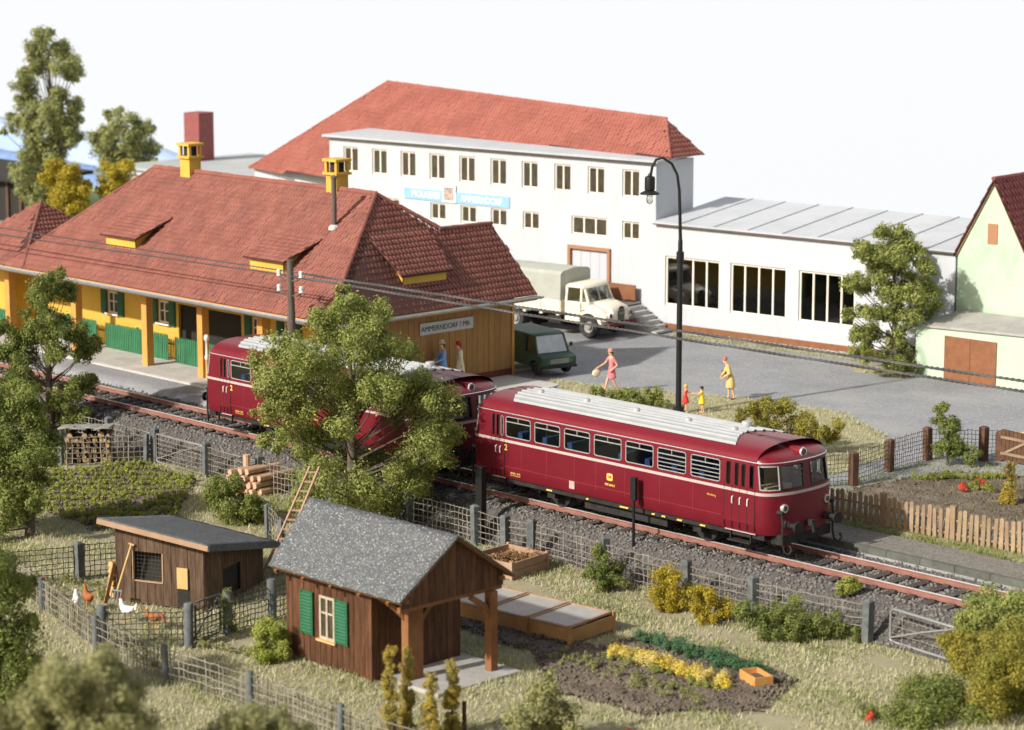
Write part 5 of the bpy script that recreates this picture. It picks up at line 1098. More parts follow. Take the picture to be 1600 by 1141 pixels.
MB().lathe(hc, [(.14, .10), (.34, .0), (.36, -.05), (.2, -.02)], 18).build('lamp_shade', m_black, lp, smooth=60); MB().lathe(hc, [(.05, -.02), (.12, -.12), (.13, -.25), (.10, -.36), (.0, -.42)], 12).build('bulb', glassmat('bulb_glass', (.9, .9, .86), .15), lp, smooth=60)
tp = thing('telegraph_pole', 'weathered wooden telegraph pole with white insulators in front of the station', 'telegraph pole', (-13.95, 2.6, 0))
MB().tube([(-13.92, 2.6, -.1), (-13.95, 2.6, 3.6), (-13.98, 2.6, 5.65)], [.20, .15, .12], 10).build('pole', m_polew, tp, smooth=40)
for z, dz in ((5.0, .0), (4.45, .0)):
    MB().tube([(-14.62, 2.6, z + .02), (-14.4, 2.6, z - .12), (-14.0, 2.58, z - .12), (-13.6, 2.6, z - .08), (-13.36, 2.6, z + .06)], .03, 6).build('bracket', m_polew, tp, smooth=50)
    for x, q in ((-14.62, .0), (-13.36, .05)): MB().lathe((x, 2.6, z + q), [(.0, .25), (.075, .24), (.095, .16), (.07, .10), (.10, .02), (.05, -.02)], 10).build('insulator', m_porc, tp, smooth=50)
# each wire is its own pair of twisted strands and runs on out of the picture
def twisted(name, label, p0, p1, sag, r, twist, nseg):
    p0 = Vector(p0); p1 = Vector(p1); t = thing(name, label, 'cable', tuple((p0 + p1) / 2), 0, 'telegraph cables')
    for ph in (0, math.pi):
        pts = []
        for i in range(nseg + 1):
            u = i / nseg; q = p0.lerp(p1, u) - Vector((0, 0, sag * 4 * u * (1 - u))); a = ph + u * (p1 - p0).length * twist
            pts.append(q + Vector((0, math.cos(a), math.sin(a))) * r * .8)
        MB().tube(pts, r, 4).build('strand', m_cable, t, smooth=60)
twisted('telegraph_cable', 'upper twisted telegraph cable running right from the pole', (-13.36, 2.6, 5.22), (40.0, 2.6, 5.76), .10, .030, 16, 700)
twisted('telegraph_cable', 'lower twisted telegraph cable running right from the pole', (-14.62, 2.6, 5.06), (40.0, 2.6, 5.44), .14, .030, 16, 700)
twisted('telegraph_cable', 'upper telegraph cable crossing the station roof to the left', (-13.36, 2.6, 5.22), (-60.0, 2.6, 5.30), .14, .018, 12, 340)
twisted('telegraph_cable', 'lower telegraph cable crossing the station roof to the left', (-14.62, 2.6, 5.06), (-60.0, 2.6, 4.75), .10, .018, 12, 340)
ds = thing('trackside_board', 'narrow black signal board on a thin post in front of the train', 'track sign', (7.2, -1.75, -.6)); MB().cyl((7.2, -1.75, -.7), (7.2, -1.75, 1.2), .05, .045, 8).build('post', m_black, ds); MB().box(7.10, 7.31, -1.81, -1.70, 1.02, 1.72).build('board', m_black, ds, bevel=.01)
bp_ = thing('black_post', 'black square post standing at the embankment fence beside the hut roof', 'post', (1.45, -2.5, -.95)); MB().box(1.31, 1.59, -2.62, -2.40, -1.0, 1.25).build('post', m_black, bp_, bevel=.015)
pw = thing('platform_lamp', 'small white knob-topped post beside the canopy post and train', 'post', (-21.2, 4.25, .05)); MB().tube([(-21.2, 4.25, .05), (-21.2, 4.25, .95)], .06, 8).build('post', m_palew, pw); MB().lathe((-21.2, 4.25, .95), [(.07, -.1), (.10, .0), (.06, .08), (.05, .35), (.05, .62), (.10, .68), (.12, .78), (.08, .88), (.0, .9)], 10).build('knob', m_porc, pw, smooth=60)
# ================================================================== TRUCK
def wheel(parent, x, y, r, w_, s_, hub=m_hub):
    t = MB().lathe((0, 0, 0), [(r * .55, -w_ / 2), (r * .92, -w_ / 2), (r, -w_ * .32), (r, w_ * .32), (r * .92, w_ / 2), (r * .55, w_ / 2)], 22)
    Mr = Matrix.Rotation(R_(90), 3, 'X'); t.v = [tuple(Mr @ Vector(v) + Vector((x, y, r))) for v in t.v]; o = t.build('wheel', m_tyre, parent, smooth=40, world=False)
    h = MB().lathe((0, 0, 0), [(r * .58, w_ * .30), (r * .50, w_ * .22), (r * .30, w_ * .12), (r * .28, w_ * .42), (r * .16, w_ * .5), (0, w_ * .5)], 18)
    Mr2 = Matrix.Rotation(R_(90 if s_ < 0 else -90), 3, 'X'); h.v = [tuple(Mr2 @ Vector(v) + Vector((x, y, r))) for v in h.v]; h.build('rim', hub, o, smooth=40, world=False)
def prof_body(prof, y0, y1, ins):
    """closed side profile (x,z) swept across with softened flanks"""
    n = len(prof); cx = sum(p[0] for p in prof) / n; cz = sum(p[1] for p in prof) / n; rings = []
    for y, k in ((y0, ins), (y0 + .07, 0), (y1 - .07, 0), (y1, ins)): rings.append([(x + (cx - x) * k, y, z + (cz - z) * k) for x, z in prof])
    b = MB(); vs = [p for r in rings for p in r]; fs = [tuple(range(n)), tuple(3 * n + i for i in range(n))[::-1]]
    for j in range(3):
        for i in range(n): q = (i + 1) % n; fs.append((j * n + q, j * n + i, (j + 1) * n + i, (j + 1) * n + q))
    return b.add(vs, fs)
tk = thing('delivery_truck', 'cream bonneted truck with grey canvas tilt parked at the dairy ramp', 'truck', (-17.95, 23.05, .03), R_(8.4))
# local: x forward, origin near the front axle centre on the ground, y left (away from the camera side is +y)
for x in (0, -3.95):
    for y in (-.92, .92): wheel(tk, x, y, .50, .30, -1 if y < 0 else 1)
for y in (-.62, .62): wheel(tk, -3.95, y, .50, .26, -1 if y < 0 else 1)
MB().box(-5.4, .75, -.42, .42, .55, .78).box(-4.0, -3.9, -.9, .9, .42, .58).box(-.05, .05, -.9, .9, .42, .58).build('chassis', m_under, tk, world=False)
MB().box(-2.2, -1.5, -.98, -.5, .45, .80).build('fuel_tank', m_under, tk, world=False, bevel=.04); MB().box(-3.0, -2.4, .5, .98, .45, .80).build('tool_box', m_under, tk, world=False)
cabp = [(-1.28, .78), (-1.28, 2.08), (-1.20, 2.20), (-1.0, 2.26), (-.42, 2.24), (-.22, 2.14), (.02, 1.62), (.10, 1.52), (.62, 1.44), (.88, 1.34), (.98, 1.10), (.98, .78), (.62, .70), (.58, .95), (.42, 1.14), (.15, 1.22), (-.15, 1.18), (-.38, 1.0), (-.45, .72)]
# cab: lower body and cabin
MB().box(-1.28, -.45, -1.02, 1.02, .62, 1.50).build('cab_lower', m_cab, tk, world=False, bevel=.05)
hood = prof_body([(-.50, .98), (-.50, 1.52), (.05, 1.50), (.60, 1.42), (.86, 1.32), (.98, 1.16), (.98, .78), (.70, .78), (.62, .98)], -.56, .56, .06).build('bonnet', m_cab, tk, smooth=50, world=False)
for s_ in (-1, 1):
    arc = [(.70 * math.cos(R_(a)), .50 + .70 * math.sin(R_(a))) for a in range(8, 173, 14)]; inn = [(.56 * math.cos(R_(a)), .50 + .56 * math.sin(R_(a))) for a in range(172, 7, -14)]
    MB().prism([(x, s_ * .52, z) for x, z in arc + inn], (0, s_ * .52, 0)).build('mudguard', m_cab, tk, smooth=40, world=False)
    MB().prism([(x, s_ * .50, z) for x, z in [(-.5, 1.15), (-.5, 1.42), (.1, 1.42), (.62, 1.25), (.86, 1.05), (.86, .78), (.66, .78), (.5, 1.0), (.2, 1.18), (-.2, 1.18)]], (0, s_ * .42, 0)).build('fender', m_cab, tk, smooth=30, world=False)
    hl = MB().tube([(.82, s_ * .74, 1.0), (.98, s_ * .74, 1.0)], [.12, .13], 14).build('headlight', m_cab, tk, smooth=40, world=False); MB().tube([(.975, s_ * .74, 1.0), (.99, s_ * .74, 1.0)], [.10, .10], 14).build('lens', m_terra if False else m_lens, hl, world=False)
# cabin with real window openings: pillars, roof, panes
for s_ in (-1, 1):
    for p0, p1 in (((-1.24, .93, 1.45), (-1.20, .86, 2.12)), ((-.44, .93, 1.45), (-.46, .86, 2.12)), ((-.10, .86, 1.46), (-.36, .80, 2.12))):
        MB().bar((p0[0], s_ * p0[1], p0[2]), (p1[0], s_ * p1[1], p1[2]), .10, .10, (1, 0, 0)).build('pillar', m_cab, tk, world=False)
MB().box(-1.30, -1.20, -.9, .9, 1.4, 2.12).build('cab_back', m_cab, tk, world=False)
rfp = [(-1.32, 2.08), (-1.28, 2.18), (-1.1, 2.26), (-.55, 2.25), (-.34, 2.18), (-.28, 2.08)]
prof_body(rfp, -.93, .93, .12).build('cab_roof', m_cab, tk, smooth=50, world=False); MB().box(-.52, -.02, -.95, .95, 1.38, 1.50).build('scuttle', m_cab, tk, world=False, bevel=.03)
MB().poly([(-.09, -.80, 1.48), (-.09, .80, 1.48), (-.34, .78, 2.10), (-.34, -.78, 2.10)]).build('windscreen', g_veh, tk, world=False); MB().bar((-.08, 0, 1.48), (-.335, 0, 2.12), .03, .03, (1, 0, 0)).build('windscreen_bar', m_cab, tk, world=False)
wp_ = MB().bar((-.07, -.35, 1.50), (-.18, -.10, 1.82), .02, .02).bar((-.07, .30, 1.50), (-.18, .55, 1.82), .02, .02); wp_.build('wiper', m_black, tk, world=False)
for s_ in (-1, 1): MB().poly([(-1.2, s_ * .91, 1.48), (-.46, s_ * .91, 1.48), (-.48, s_ * .86, 2.1), (-1.18, s_ * .86, 2.1)]).build('side_pane', g_veh, tk, world=False)
MB().box(-1.0, -.55, -.7, .7, 1.0, 1.35).build('seat', m_pbag, tk, world=False)
gp = [(.985, .30 * math.cos(R_(a)) * (1 if abs(math.cos(R_(a))) < .7 else .8), 1.02 + .34 * math.sin(R_(a))) for a in range(0, 360, 20)]
gr = MB().prism(gp, (.03, 0, 0)).build('grille', m_black, tk, world=False); gb = MB()
for z in (.78, .88, .98, 1.08, 1.18): gb.box(1.016, 1.03, -.20, .20, z, z + .03)
for k in (0, 1, 2): gb.tube([(1.03, -.14 + k * .14, 1.06), (1.035, -.14 + k * .14, 1.06)], .05, 8)
gb.build('grille_bar', m_hub, gr, world=False); MB().box(.92, 1.10, -1.0, 1.0, .52, .70).build('bumper', m_plinth, tk, world=False, bevel=.02)
# load bed with side boards and canvas tilt
MB().box(-5.5, -1.45, -1.10, 1.10, .95, 1.05).build('bed', m_cab, tk, world=False)
for s_ in (-1, 1):
    for k in range(4): MB().box(-5.48 + k * 1.01, -4.50 + k * 1.01, s_ * 1.10 - .025, s_ * 1.10 + .025, 1.03, 1.50).build('side_board', m_cab, tk, world=False)
    for k in range(5): MB().prism([(-5.3 + k * .9, s_ * .5, .95), (-5.15 + k * .9, s_ * .5, .95), (-5.15 + k * .9, s_ * 1.05, .95), (-5.3 + k * .9, s_ * 1.05, .95)], (0, 0, -.12)).build('bearer', m_cab, tk, world=False)
MB().box(-1.47, -1.42, -1.1, 1.1, 1.03, 1.5).build('headboard', m_cab, tk, world=False)
tp_ = [(-1.12, 1.48), (-1.08, 2.62), (-.92, 2.74), (0, 2.84), (.92, 2.74), (1.08, 2.62), (1.12, 1.48)]; b = MB(); nx = 9
for i in range(nx): x = -5.5 + 4.06 * i / (nx - 1); s_ = .0 if i % 2 == 0 else -.02; b.v += [(x, y * (1 + s_), z + s_) for y, z in tp_]
m7 = len(tp_); b.f = [(i * m7 + k, (i + 1) * m7 + k, (i + 1) * m7 + k + 1, i * m7 + k + 1) for i in range(nx - 1) for k in range(m7 - 1)] + [tuple(range(m7)), tuple((nx - 1) * m7 + k for k in range(m7))[::-1]]
b.build('canvas_tilt', m_canvas, tk, world=False, smooth=30)
# ================================================================== VAN
vn = thing('green_van', 'dark green panel van standing behind the end of the station', 'van', (-12.95, 14.95, .03), R_(-13))
vn.scale = (.86, .86, .80)
for x in (0, -2.6):
    for y in (-.78, .78): wheel(vn, x, y, .34, .22, -1 if y < 0 else 1, m_tyre)
low = [(-3.3, .42), (-3.3, 1.10), (.05, 1.10), (.62, .98), (.70, .90), (.70, .42), (.42, .40), (.36, .62), (.15, .74), (-.15, .74), (-.36, .62), (-.42, .40)]
prof_body(low, -.92, .92, .02).build('lower_body', m_van, vn, smooth=35, world=False)
up_ = [(-3.3, 1.08), (-3.26, 1.95), (-.98, 1.98), (-.80, 1.08)]
prof_body(up_, -.90, .90, .03).build('load_body', m_van, vn, smooth=35, world=False)
prof_body([(-3.28, 1.90), (-3.2, 1.99), (-.6, 2.0), (-.28, 1.95), (-.20, 1.88)], -.86, .86, .05).build('roof', m_van, vn, smooth=40, world=False)
for s_ in (-1, 1):
    MB().bar((.12, s_ * .84, 1.06), (-.22, s_ * .76, 1.92), .07, .09, (1, 0, 0)).build('pillar', m_van, vn, world=False); MB().bar((-.86, s_ * .88, 1.08), (-.86, s_ * .80, 1.95), .08, .10, (1, 0, 0)).build('pillar', m_van, vn, world=False)
    MB().bar((-.86, s_ * .80, 1.90), (-.22, s_ * .77, 1.90), .07, .09).build('cant_rail', m_van, vn, world=False)
MB().poly([(.13, -.78, 1.09), (.13, .78, 1.09), (-.20, .72, 1.88), (-.20, -.72, 1.88)]).build('windscreen', M('windscreen_pale', (.42, .45, .47), (.52, .55, .57), 3, rough=.15, spec=.5), vn, world=False)
for s_ in (-1, 1): MB().poly([(-.82, s_ * .86, 1.10), (.06, s_ * .86, 1.10), (-.24, s_ * .78, 1.86), (-.80, s_ * .79, 1.86)]).build('side_pane', g_veh, vn, world=False)
for s_ in (-1, 1): MB().tube([(.02, s_ * .90, 1.25), (.06, s_ * 1.06, 1.35)], .015, 5).box(.02, .08, s_ * 1.04 - .06, s_ * 1.04 + .06, 1.30, 1.50).build('mirror', m_black, vn, world=False)
g = MB().box(.70, .72, -.80, .80, .58, .90).build('grille', m_van, vn, world=False); gb = MB()
for z in (.66, .74, .82): gb.box(.722, .734, -.50, .50, z - .026, z + .026)
gb.build('grille_bar', m_hub, g, world=False)
for s_ in (-1, 1): MB().tube([(.70, s_ * .62, .74), (.735, s_ * .62, .74)], .10, 14).build('headlight', m_lens, vn, world=False)
MB().box(.66, .80, -.92, .92, .40, .52).build('bumper', m_black, vn, world=False, bevel=.02)
# ================================================================== PEOPLE
def skin_mesh(name, verts, edges, radii, root=0):
    me = bpy.data.meshes.new(name); me.from_pydata(verts, edges, []); ob = bpy.data.objects.new(name, me); COL.objects.link(ob)
    ob.modifiers.new('skin', 'SKIN'); sd = me.skin_vertices[0].data
    for i, r in enumerate(radii): sd[i].radius = r if isinstance(r, tuple) else (r, r); sd[i].use_root = (i == root)
    s = ob.modifiers.new('sub', 'SUBSURF'); s.levels = 2; s.render_levels = 2
    bpy.context.view_layer.update(); out = bpy.data.meshes.new_from_object(ob.evaluated_get(bpy.context.evaluated_depsgraph_get())); bpy.data.objects.remove(ob); bpy.data.meshes.remove(me)
    out.polygons.foreach_set('use_smooth', [True] * len(out.polygons)); return out
def person(label, x, y, z, rz, h, arms, legs, torso_lean=0.0, dress=None, dmat=None, hair=None, hat=None, group=None, headfwd=0.0, child=False, skin=m_skin):
    """faces -y; arms ((elbow),(hand)) left and right; legs ((knee),(foot)) ; 1.7 m figure scaled to h"""
    t = thing('person', label, 'person', (x, y, z), rz, group); k = h / 1.7; L = torso_lean; hs = 1.25 if child else 1.0
    V = [(0, 0, .93), (0, -L * .5, 1.12), (0, -L, 1.34), (0, -L - .01 - headfwd * .4, 1.46), (0, -L - .03 - headfwd, 1.54), (0, -L - .03 - headfwd * 1.2, 1.64)]; R0 = [(.145, .105), (.125, .095), (.15, .10), .052, (.075 * hs, .09 * hs), (.07 * hs, .085 * hs)]
    E = [(0, 1), (1, 2), (2, 3), (3, 4), (4, 5)]
    V.append((0, -L - .12 - headfwd * 1.15, 1.57)); E.append((4, 6)); R0.append(.014)                                   # nose
    for s_, (el, ha) in zip((-1, 1), arms):
        i = len(V); V += [(s_ * .18, -L, 1.38), (s_ * .20 + el[0], -L + el[1], el[2]), (s_ * .20 + ha[0], -L + ha[1], ha[2])]; R0 += [.055, .042, .030]; E += [(2, i), (i, i + 1), (i + 1, i + 2)]
        d = Vector(V[i + 2]) - Vector(V[i + 1]); d.normalize(); a = d.cross(Vector((s_, 0, .3))); a.normalize()
        j = len(V); V.append(tuple(Vector(V[i + 2]) + d * .09)); R0.append((.035, .018)); E.append((i + 2, j))
        for q, ln in ((-.032, .065), (-.011, .085), (.011, .08), (.032, .06)): V.append(tuple(Vector(V[j]) + a * q + d * ln)); R0.append(.010); E.append((j, len(V) - 1))
        V.append(tuple(Vector(V[i + 2]) + a * -.05 + d * .06)); R0.append(.011); E.append((i + 2, len(V) - 1))
    for s_, (kn, ft) in zip((-1, 1), legs):
        i = len(V); V += [(s_ * .09, 0, .86), (s_ * .09 + kn[0], kn[1], kn[2]), (s_ * .09 + ft[0], ft[1], ft[2] + .07), (s_ * .09 + ft[0], ft[1] - .13, ft[2] + .03)]; R0 += [.085, .058, .040, (.035, .028)]; E += [(0, i), (i, i + 1), (i + 1, i + 2), (i + 2, i + 3)]
    V = [tuple(Vector(v) * k) for v in V]; R0 = [tuple(q * k for q in r) if isinstance(r, tuple) else r * k for r in R0]
    me = skin_mesh('body', V, E, R0); me.materials.append(skin); body = link('body', me, None, t)
    c = lambda q: tuple(Vector(q) * k)
    if dress:
        b = MB(); n = 14; vs = []; fs = []
        for (dz, rx, ry, oy) in dress:
            for i in range(n): a = 2 * math.pi * i / n; fl = 1 + (.06 * math.sin(a * 4) if dz < .8 else 0); vs.append(c((rx * fl * math.cos(a), oy + ry * fl * math.sin(a), dz)))
        for j in range(len(dress) - 1):
            for i in range(n): q = (i + 1) % n; fs.append((j * n + i, j * n + q, (j + 1) * n + q, (j + 1) * n + i))
        b.add(vs, fs).build('dress', dmat, t, smooth=60, world=False)
        if any(True for _ in arms):
            for s_, (el, ha) in zip((-1, 1), arms):
                p0 = Vector((s_ * .15, -L, 1.39)); p1 = Vector((s_ * .20 + el[0], -L + el[1], el[2])); p2 = Vector((s_ * .20 + ha[0], -L + ha[1], ha[2])); lng = dress[0][0] > 0 and dmat in (m_coat, m_blue, m_crc)
                pts = [p0, p0.lerp(p1, .5), p1] + ([p1.lerp(p2, .5), p2] if lng else [])
                if not lng: pts = [p0, p0.lerp(p1, .35), p0.lerp(p1, .6)]
                MB().tube([c(p) for p in pts], [.072 * k, .068 * k, .060 * k, .055 * k, .050 * k][:len(pts)], 9, False).build('sleeve', dmat, t, smooth=60, world=False)
    hx = Vector((0, -L - .03 - headfwd * 1.1, 1.60))
    if hair: MB().ell(c(hx + Vector((0, .025, .03))), .088 * k * hs, .098 * k * hs, .105 * k * hs, 12, 7, 0, .62).ell(c(hx + Vector((0, .07, -.05))), .06 * k * hs, .04 * k * hs, .10 * k * hs, 10, 6).build('hair', hair, t, smooth=60, world=False)
    if hat:
        hm, br = hat; MB().lathe(c(hx + Vector((0, .0, .055))), [(br * k, -.02 * k), (.10 * k, .012 * k), (.098 * k, .05 * k), (.08 * k, .10 * k), (0, .115 * k)], 14).build('hat', hm, t, smooth=60, world=False)
    ey = MB()
    for s_ in (-1, 1): ey.ell(c(hx + Vector((s_ * .03, -.083 * hs, -.005))), .010 * k, .006 * k, .008 * k, 6, 4)
    ey.build('eyes', m_hair, t, world=False)
    MB().box(*[q * k for q in (-.025, .025)], *[(hx.y - .092 * hs) * k, (hx.y - .08 * hs) * k], (hx.z - .062) * k, (hx.z - .052) * k).build('mouth', m_comb, t, world=False)
    for s_, (kn, ft) in zip((-1, 1), legs): MB().ell(c((s_ * .09 + ft[0], ft[1] - .07, ft[2] + .035)), .042 * k, .125 * k, .040 * k, 8, 6).build('shoe', skin if child else m_shoe, t, smooth=60, world=False)
    return t
def skirt(hem, rx, top=1.42, oy=0.0, lean=0.0, flare=.30): return [(top, .13, .085, -lean), (1.32, .165, .112, -lean), (1.10, .135, .105, -lean * .5), (.95, .165, .13, 0), (.75, rx * .85, rx * .72, oy), (hem + .04, rx, rx * .85, oy), (hem, rx * .97, rx * .82, oy)]
UV = R_(-44)                                  # faces towards picture left
LW = R_(-44)                                 # -y turned so that the figure walks to the picture's left
ln = person('woman in pink dress and hat walking with a pale round bag', -8.6, 13.85, .02, LW + R_(20), 1.64, (((-.05, -.16, 1.14), (-.08, -.42, .98)), ((.10, .14, 1.12), (.02, -.04, .96))), (((0, -.14, .50), (0, -.26, .0)), ((0, .02, .50), (0, .24, .03))), .02, skirt(.58, .22), m_pink, m_hair, (m_rose, .13))
bg_ = thing('round_bag', 'pale round handbag carried by the woman in pink', 'bag', (-8.6, 13.85, .02), LW + R_(20)); MB().ell((-.28, -.52, .72), .05, .17, .15, 12, 8).build('bag_body', m_bag, bg_, smooth=60, world=False); MB().tube([(-.28, -.62, .80), (-.28, -.50, .94), (-.28, -.42, .80)], .012, 5).build('strap', m_bag, bg_, world=False)
yw = person('stooping woman in straw yellow coat and terracotta hat on the grass edge', -4.5, 16.0, .03, LW, 1.56, (((.0, -.10, 1.12), (.10, -.22, .98)), ((.03, .06, 1.10), (-.02, -.16, .96))), (((0, -.05, .48), (0, -.06, .0)), ((0, .06, .48), (0, .16, .0))), .12, skirt(.50, .24, lean=.12), m_coat, None, (m_terra, .105), headfwd=.08)
hb = thing('dark_handbag', 'dark handbag held under the arm of the woman in yellow coat', 'bag', (-4.5, 16.0, .03), LW); MB().box(-.36, -.24, -.30, .02, .82, 1.05).build('bag_body', m_pbag, hb, world=False, bevel=.03); MB().tube([(-.30, -.25, 1.05), (-.30, -.14, 1.14), (-.30, -.03, 1.05)], .012, 5).build('handle', m_pbag, hb, world=False)
FA = R_(46 + 180)
person('blond child in red dress holding hands beside the lamp post', -3.86, 12.78, .06, R_(136), 1.02, (((.08, -.18, 1.20), (.12, -.50, 1.16)), ((-.05, -.20, 1.20), (-.12, -.52, 1.18))), (((0, -.05, .45), (0, -.02, .0)), ((0, .05, .45), (0, .12, .0))), .0, skirt(.62, .27), m_rdress, m_blond, None, 'playing children', child=True)
person('dark haired child in yellow dress reaching out to the other child', -3.44, 13.20, .06, R_(-44), .95, (((.05, -.18, 1.22), (.10, -.50, 1.24)), ((-.05, -.18, 1.22), (-.10, -.50, 1.26))), (((0, -.03, .45), (0, .02, .0)), ((0, .06, .45), (0, .14, .0))), .0, skirt(.60, .27), m_ydress, m_hair, None, 'playing children', child=True)
person('traveller in long blue coat and straw hat on the platform', -13.45, 9.6, .06, LW + R_(25), 1.84, (((-.02, -.06, 1.10), (.02, -.22, 1.0)), ((.02, -.06, 1.10), (-.06, -.24, 1.02))), (((0, -.04, .48), (0, -.06, .0)), ((0, .04, .48), (0, .10, .0))), .02, skirt(.22, .22), m_blue, m_hair, (m_straw, .17))
wk = thing('walking_stick', 'brown walking stick held by the traveller in blue', 'stick', (-13.45, 9.6, .06), LW + R_(25)); MB().tube([(.12, -.30, 1.05), (.14, -.36, .02)], .018, 6).build('shaft', m_pbag, wk, world=False); MB().tube([(.12, -.30, 1.05), (.12, -.25, 1.10), (.12, -.20, 1.06)], .018, 6).build('crook', m_pbag, wk, world=False)
person('traveller in long cream coat and red hat on the platform', -13.3, 10.35, .06, LW + R_(15), 1.72, (((-.02, .0, 1.10), (.0, .02, .86)), ((.02, .02, 1.10), (.0, .04, .86))), (((0, -.04, .48), (0, -.04, .0)), ((0, .04, .48), (0, .08, .0))), .03, skirt(.25, .24), m_crc, m_hair, (m_rhat, .12))
ct = thing('suitcase', 'small tan suitcase between the two travellers on the platform', 'suitcase', (-13.38, 9.98, .06), R_(46)); MB().box(-.24, .24, -.10, .10, .02, .62).build('case', m_palew, ct, world=False, bevel=.03); MB().tube([(-.08, 0, .62), (-.06, 0, .69), (.06, 0, .69), (.08, 0, .62)], .014, 5).build('handle', m_pbag, ct, world=False)

# ================================================================== TREES, SHRUBS, GRASS
LAT = np.array([.6960, .7180, 0]); DEP = np.array([-.7180, .6960, 0]); UPV = np.array([0, 0, 1.0])
def leaves(C, N, size, asp=.5, align=1.0):
    """rhombic leaves at C turned roughly along N, each slightly folded; returns V, F"""
    n = len(C); r = RNG.normal(0, 1, (n, 3)); nn = N * align + RNG.normal(0, .45, (n, 3)); nn /= np.linalg.norm(nn, axis=1)[:, None] + 1e-9
    a = np.cross(nn, r); a /= np.linalg.norm(a, axis=1)[:, None] + 1e-9; b = np.cross(nn, a)
    s = size * RNG.uniform(.55, 1.25, n)[:, None]
    V = np.stack([C + a * s, C + b * s * asp + nn * s * .18, C - a * s, C - b * s * asp + nn * s * .18], 1).reshape(-1, 3)
    return V, np.arange(4 * n).reshape(n, 4)
def clump_points(c, r, n, sub=9, squash=.85):
    """points on knobbly little heaps covering a clump"""
    d = RNG.normal(0, 1, (sub, 3)); d /= np.linalg.norm(d, axis=1)[:, None]; cen = c + d * r * RNG.uniform(.35, .85, (sub, 1)) * np.array([1, 1, squash]); rad = r * RNG.uniform(.28, .52, sub)
    k = RNG.integers(0, sub, n); q = RNG.normal(0, 1, (n, 3)); q /= np.linalg.norm(q, axis=1)[:, None]
    rr = rad[k] * RNG.uniform(.25, 1.0, n) ** .45 * (1 + .25 * RNG.normal(0, 1, n).clip(-1, 1.6))
    P = cen[k] + q * rr[:, None]; Nn = q * .6 + (P - c) / r * .5 + UPV * .15
    return P, Nn
def crown_mesh(name, clumps, dens, lsize, mat):
    Ps = []; Ns = []
    for c, r in clumps:
        n = int(dens * 6.6 * r * r) + 20; P, Nn = clump_points(np.array(c), r * 1.04, n, max(5, int(5 + 7 * r))); Ps.append(P); Ns.append(Nn)
    V, F = leaves(np.concatenate(Ps), np.concatenate(Ns), lsize * .68); return np_mesh(name, V, F, mat)
TREES = {}
TREES['center']=((-2.2, -4.6),-1.1,[(-0.13,7.52,0.32),(-0.33,6.95,0.6),(0.47,6.75,0.64),(-0.94,6.58,0.6),(-1.34,6.03,0.76),(-2.45,5.83,0.52),(-2.81,5.28,0.56),(-2.24,4.95,0.85),(-0.94,5.48,0.91),(0.17,5.83,0.85),(1.18,5.77,0.72),(1.98,5.6,0.34),(2.55,4.58,0.48),(0.98,4.91,0.91),(-0.13,4.5,0.97),(-1.64,4.25,0.91),(-2.61,3.89,0.48),(1.78,4.46,0.91),(2.83,4.09,0.72),(3.15,3.44,0.52),(2.34,3.44,0.72),(-0.43,3.31,0.76),(-1.64,2.86,0.81),(-2.55,2.86,0.52),(-0.73,2.21,0.91),(-1.48,1.6,0.64),(0.77,1.95,0.91),(1.98,2.05,0.85),(2.79,2.56,0.56),(0.17,1.19,0.72),(1.68,1.19,0.68),(1.08,0.78,0.56),(-0.63,0.78,0.5),(0.98,6.85,0.44),(0.17,7.32,0.4),(-0.23,3.89,0.6),(3.29,2.86,0.36)])
TREES['platform_tree']=((-20.5, -3.5),-1.1,[(0.18,6.11,0.33),(-0.12,5.68,0.61),(0.58,5.49,0.52),(-0.48,5.16,0.52),(-0.66,4.85,0.28),(0.23,4.53,0.66),(-0.24,4.01,0.66),(1.05,3.96,0.61),(1.64,3.58,0.42),(-0.76,3.77,0.47),(-1.23,3.72,0.52),(-1.7,4.13,0.47),(-1.77,3.29,0.59),(-0.95,3.05,0.52),(0.47,3.41,0.52),(1.22,3.29,0.52),(-0.59,1.98,0.52),(0.47,1.74,0.61),(1.17,1.98,0.57),(1.6,2.29,0.33),(-1.23,2.1,0.61),(-1.7,2.22,0.59),(-0.48,1.02,0.66),(0.65,1.02,0.57),(1.36,1.02,0.33)])
TREES['left_tree']=((-8.8, -12.2),-1.1,[(-0.84,3.99,0.84),(0.06,3.83,0.6),(-0.78,2.78,0.96),(0.26,2.78,0.72),(0.7,2.33,0.32),(-0.54,1.56,0.84),(0.3,1.52,0.48),(-0.14,0.79,0.48),(-0.84,0.44,0.5),(0.62,2.98,0.36),(-0.04,4.44,0.4),(-1.54,3.18,1.0),(-1.74,1.76,1.0)])
TREES['left_bush']=((5.39, -22.51),-1.1,[(-0.07,3.75,0.71),(0.29,2.87,0.66),(0.82,2.24,0.28),(0.13,1.76,0.79),(0.6,1.04,0.53),(0.79,3.19,0.22),(-0.47,2.79,0.79),(-0.47,1.52,0.79),(0.32,0.4,0.63)])
TREES['blur_bush_l']=((21.01, -30.82),-1.1,[(-0.19,5.97,0.55),(0.35,6.21,0.46),(-0.69,5.56,0.63),(0.18,5.39,0.69),(0.89,5.41,0.46),(0.64,5.83,0.37),(-0.98,4.98,0.69),(-0.17,4.8,0.69),(0.98,4.98,0.58),(-1.32,5.27,0.58)])
TREES['blur_bush_m']=((21.84, -27.51),-1.1,[(-0.0,4.59,0.48),(-0.48,4.47,0.43),(0.53,4.49,0.38),(0.11,4.13,0.6),(-0.9,4.25,0.36),(0.89,4.25,0.36)])
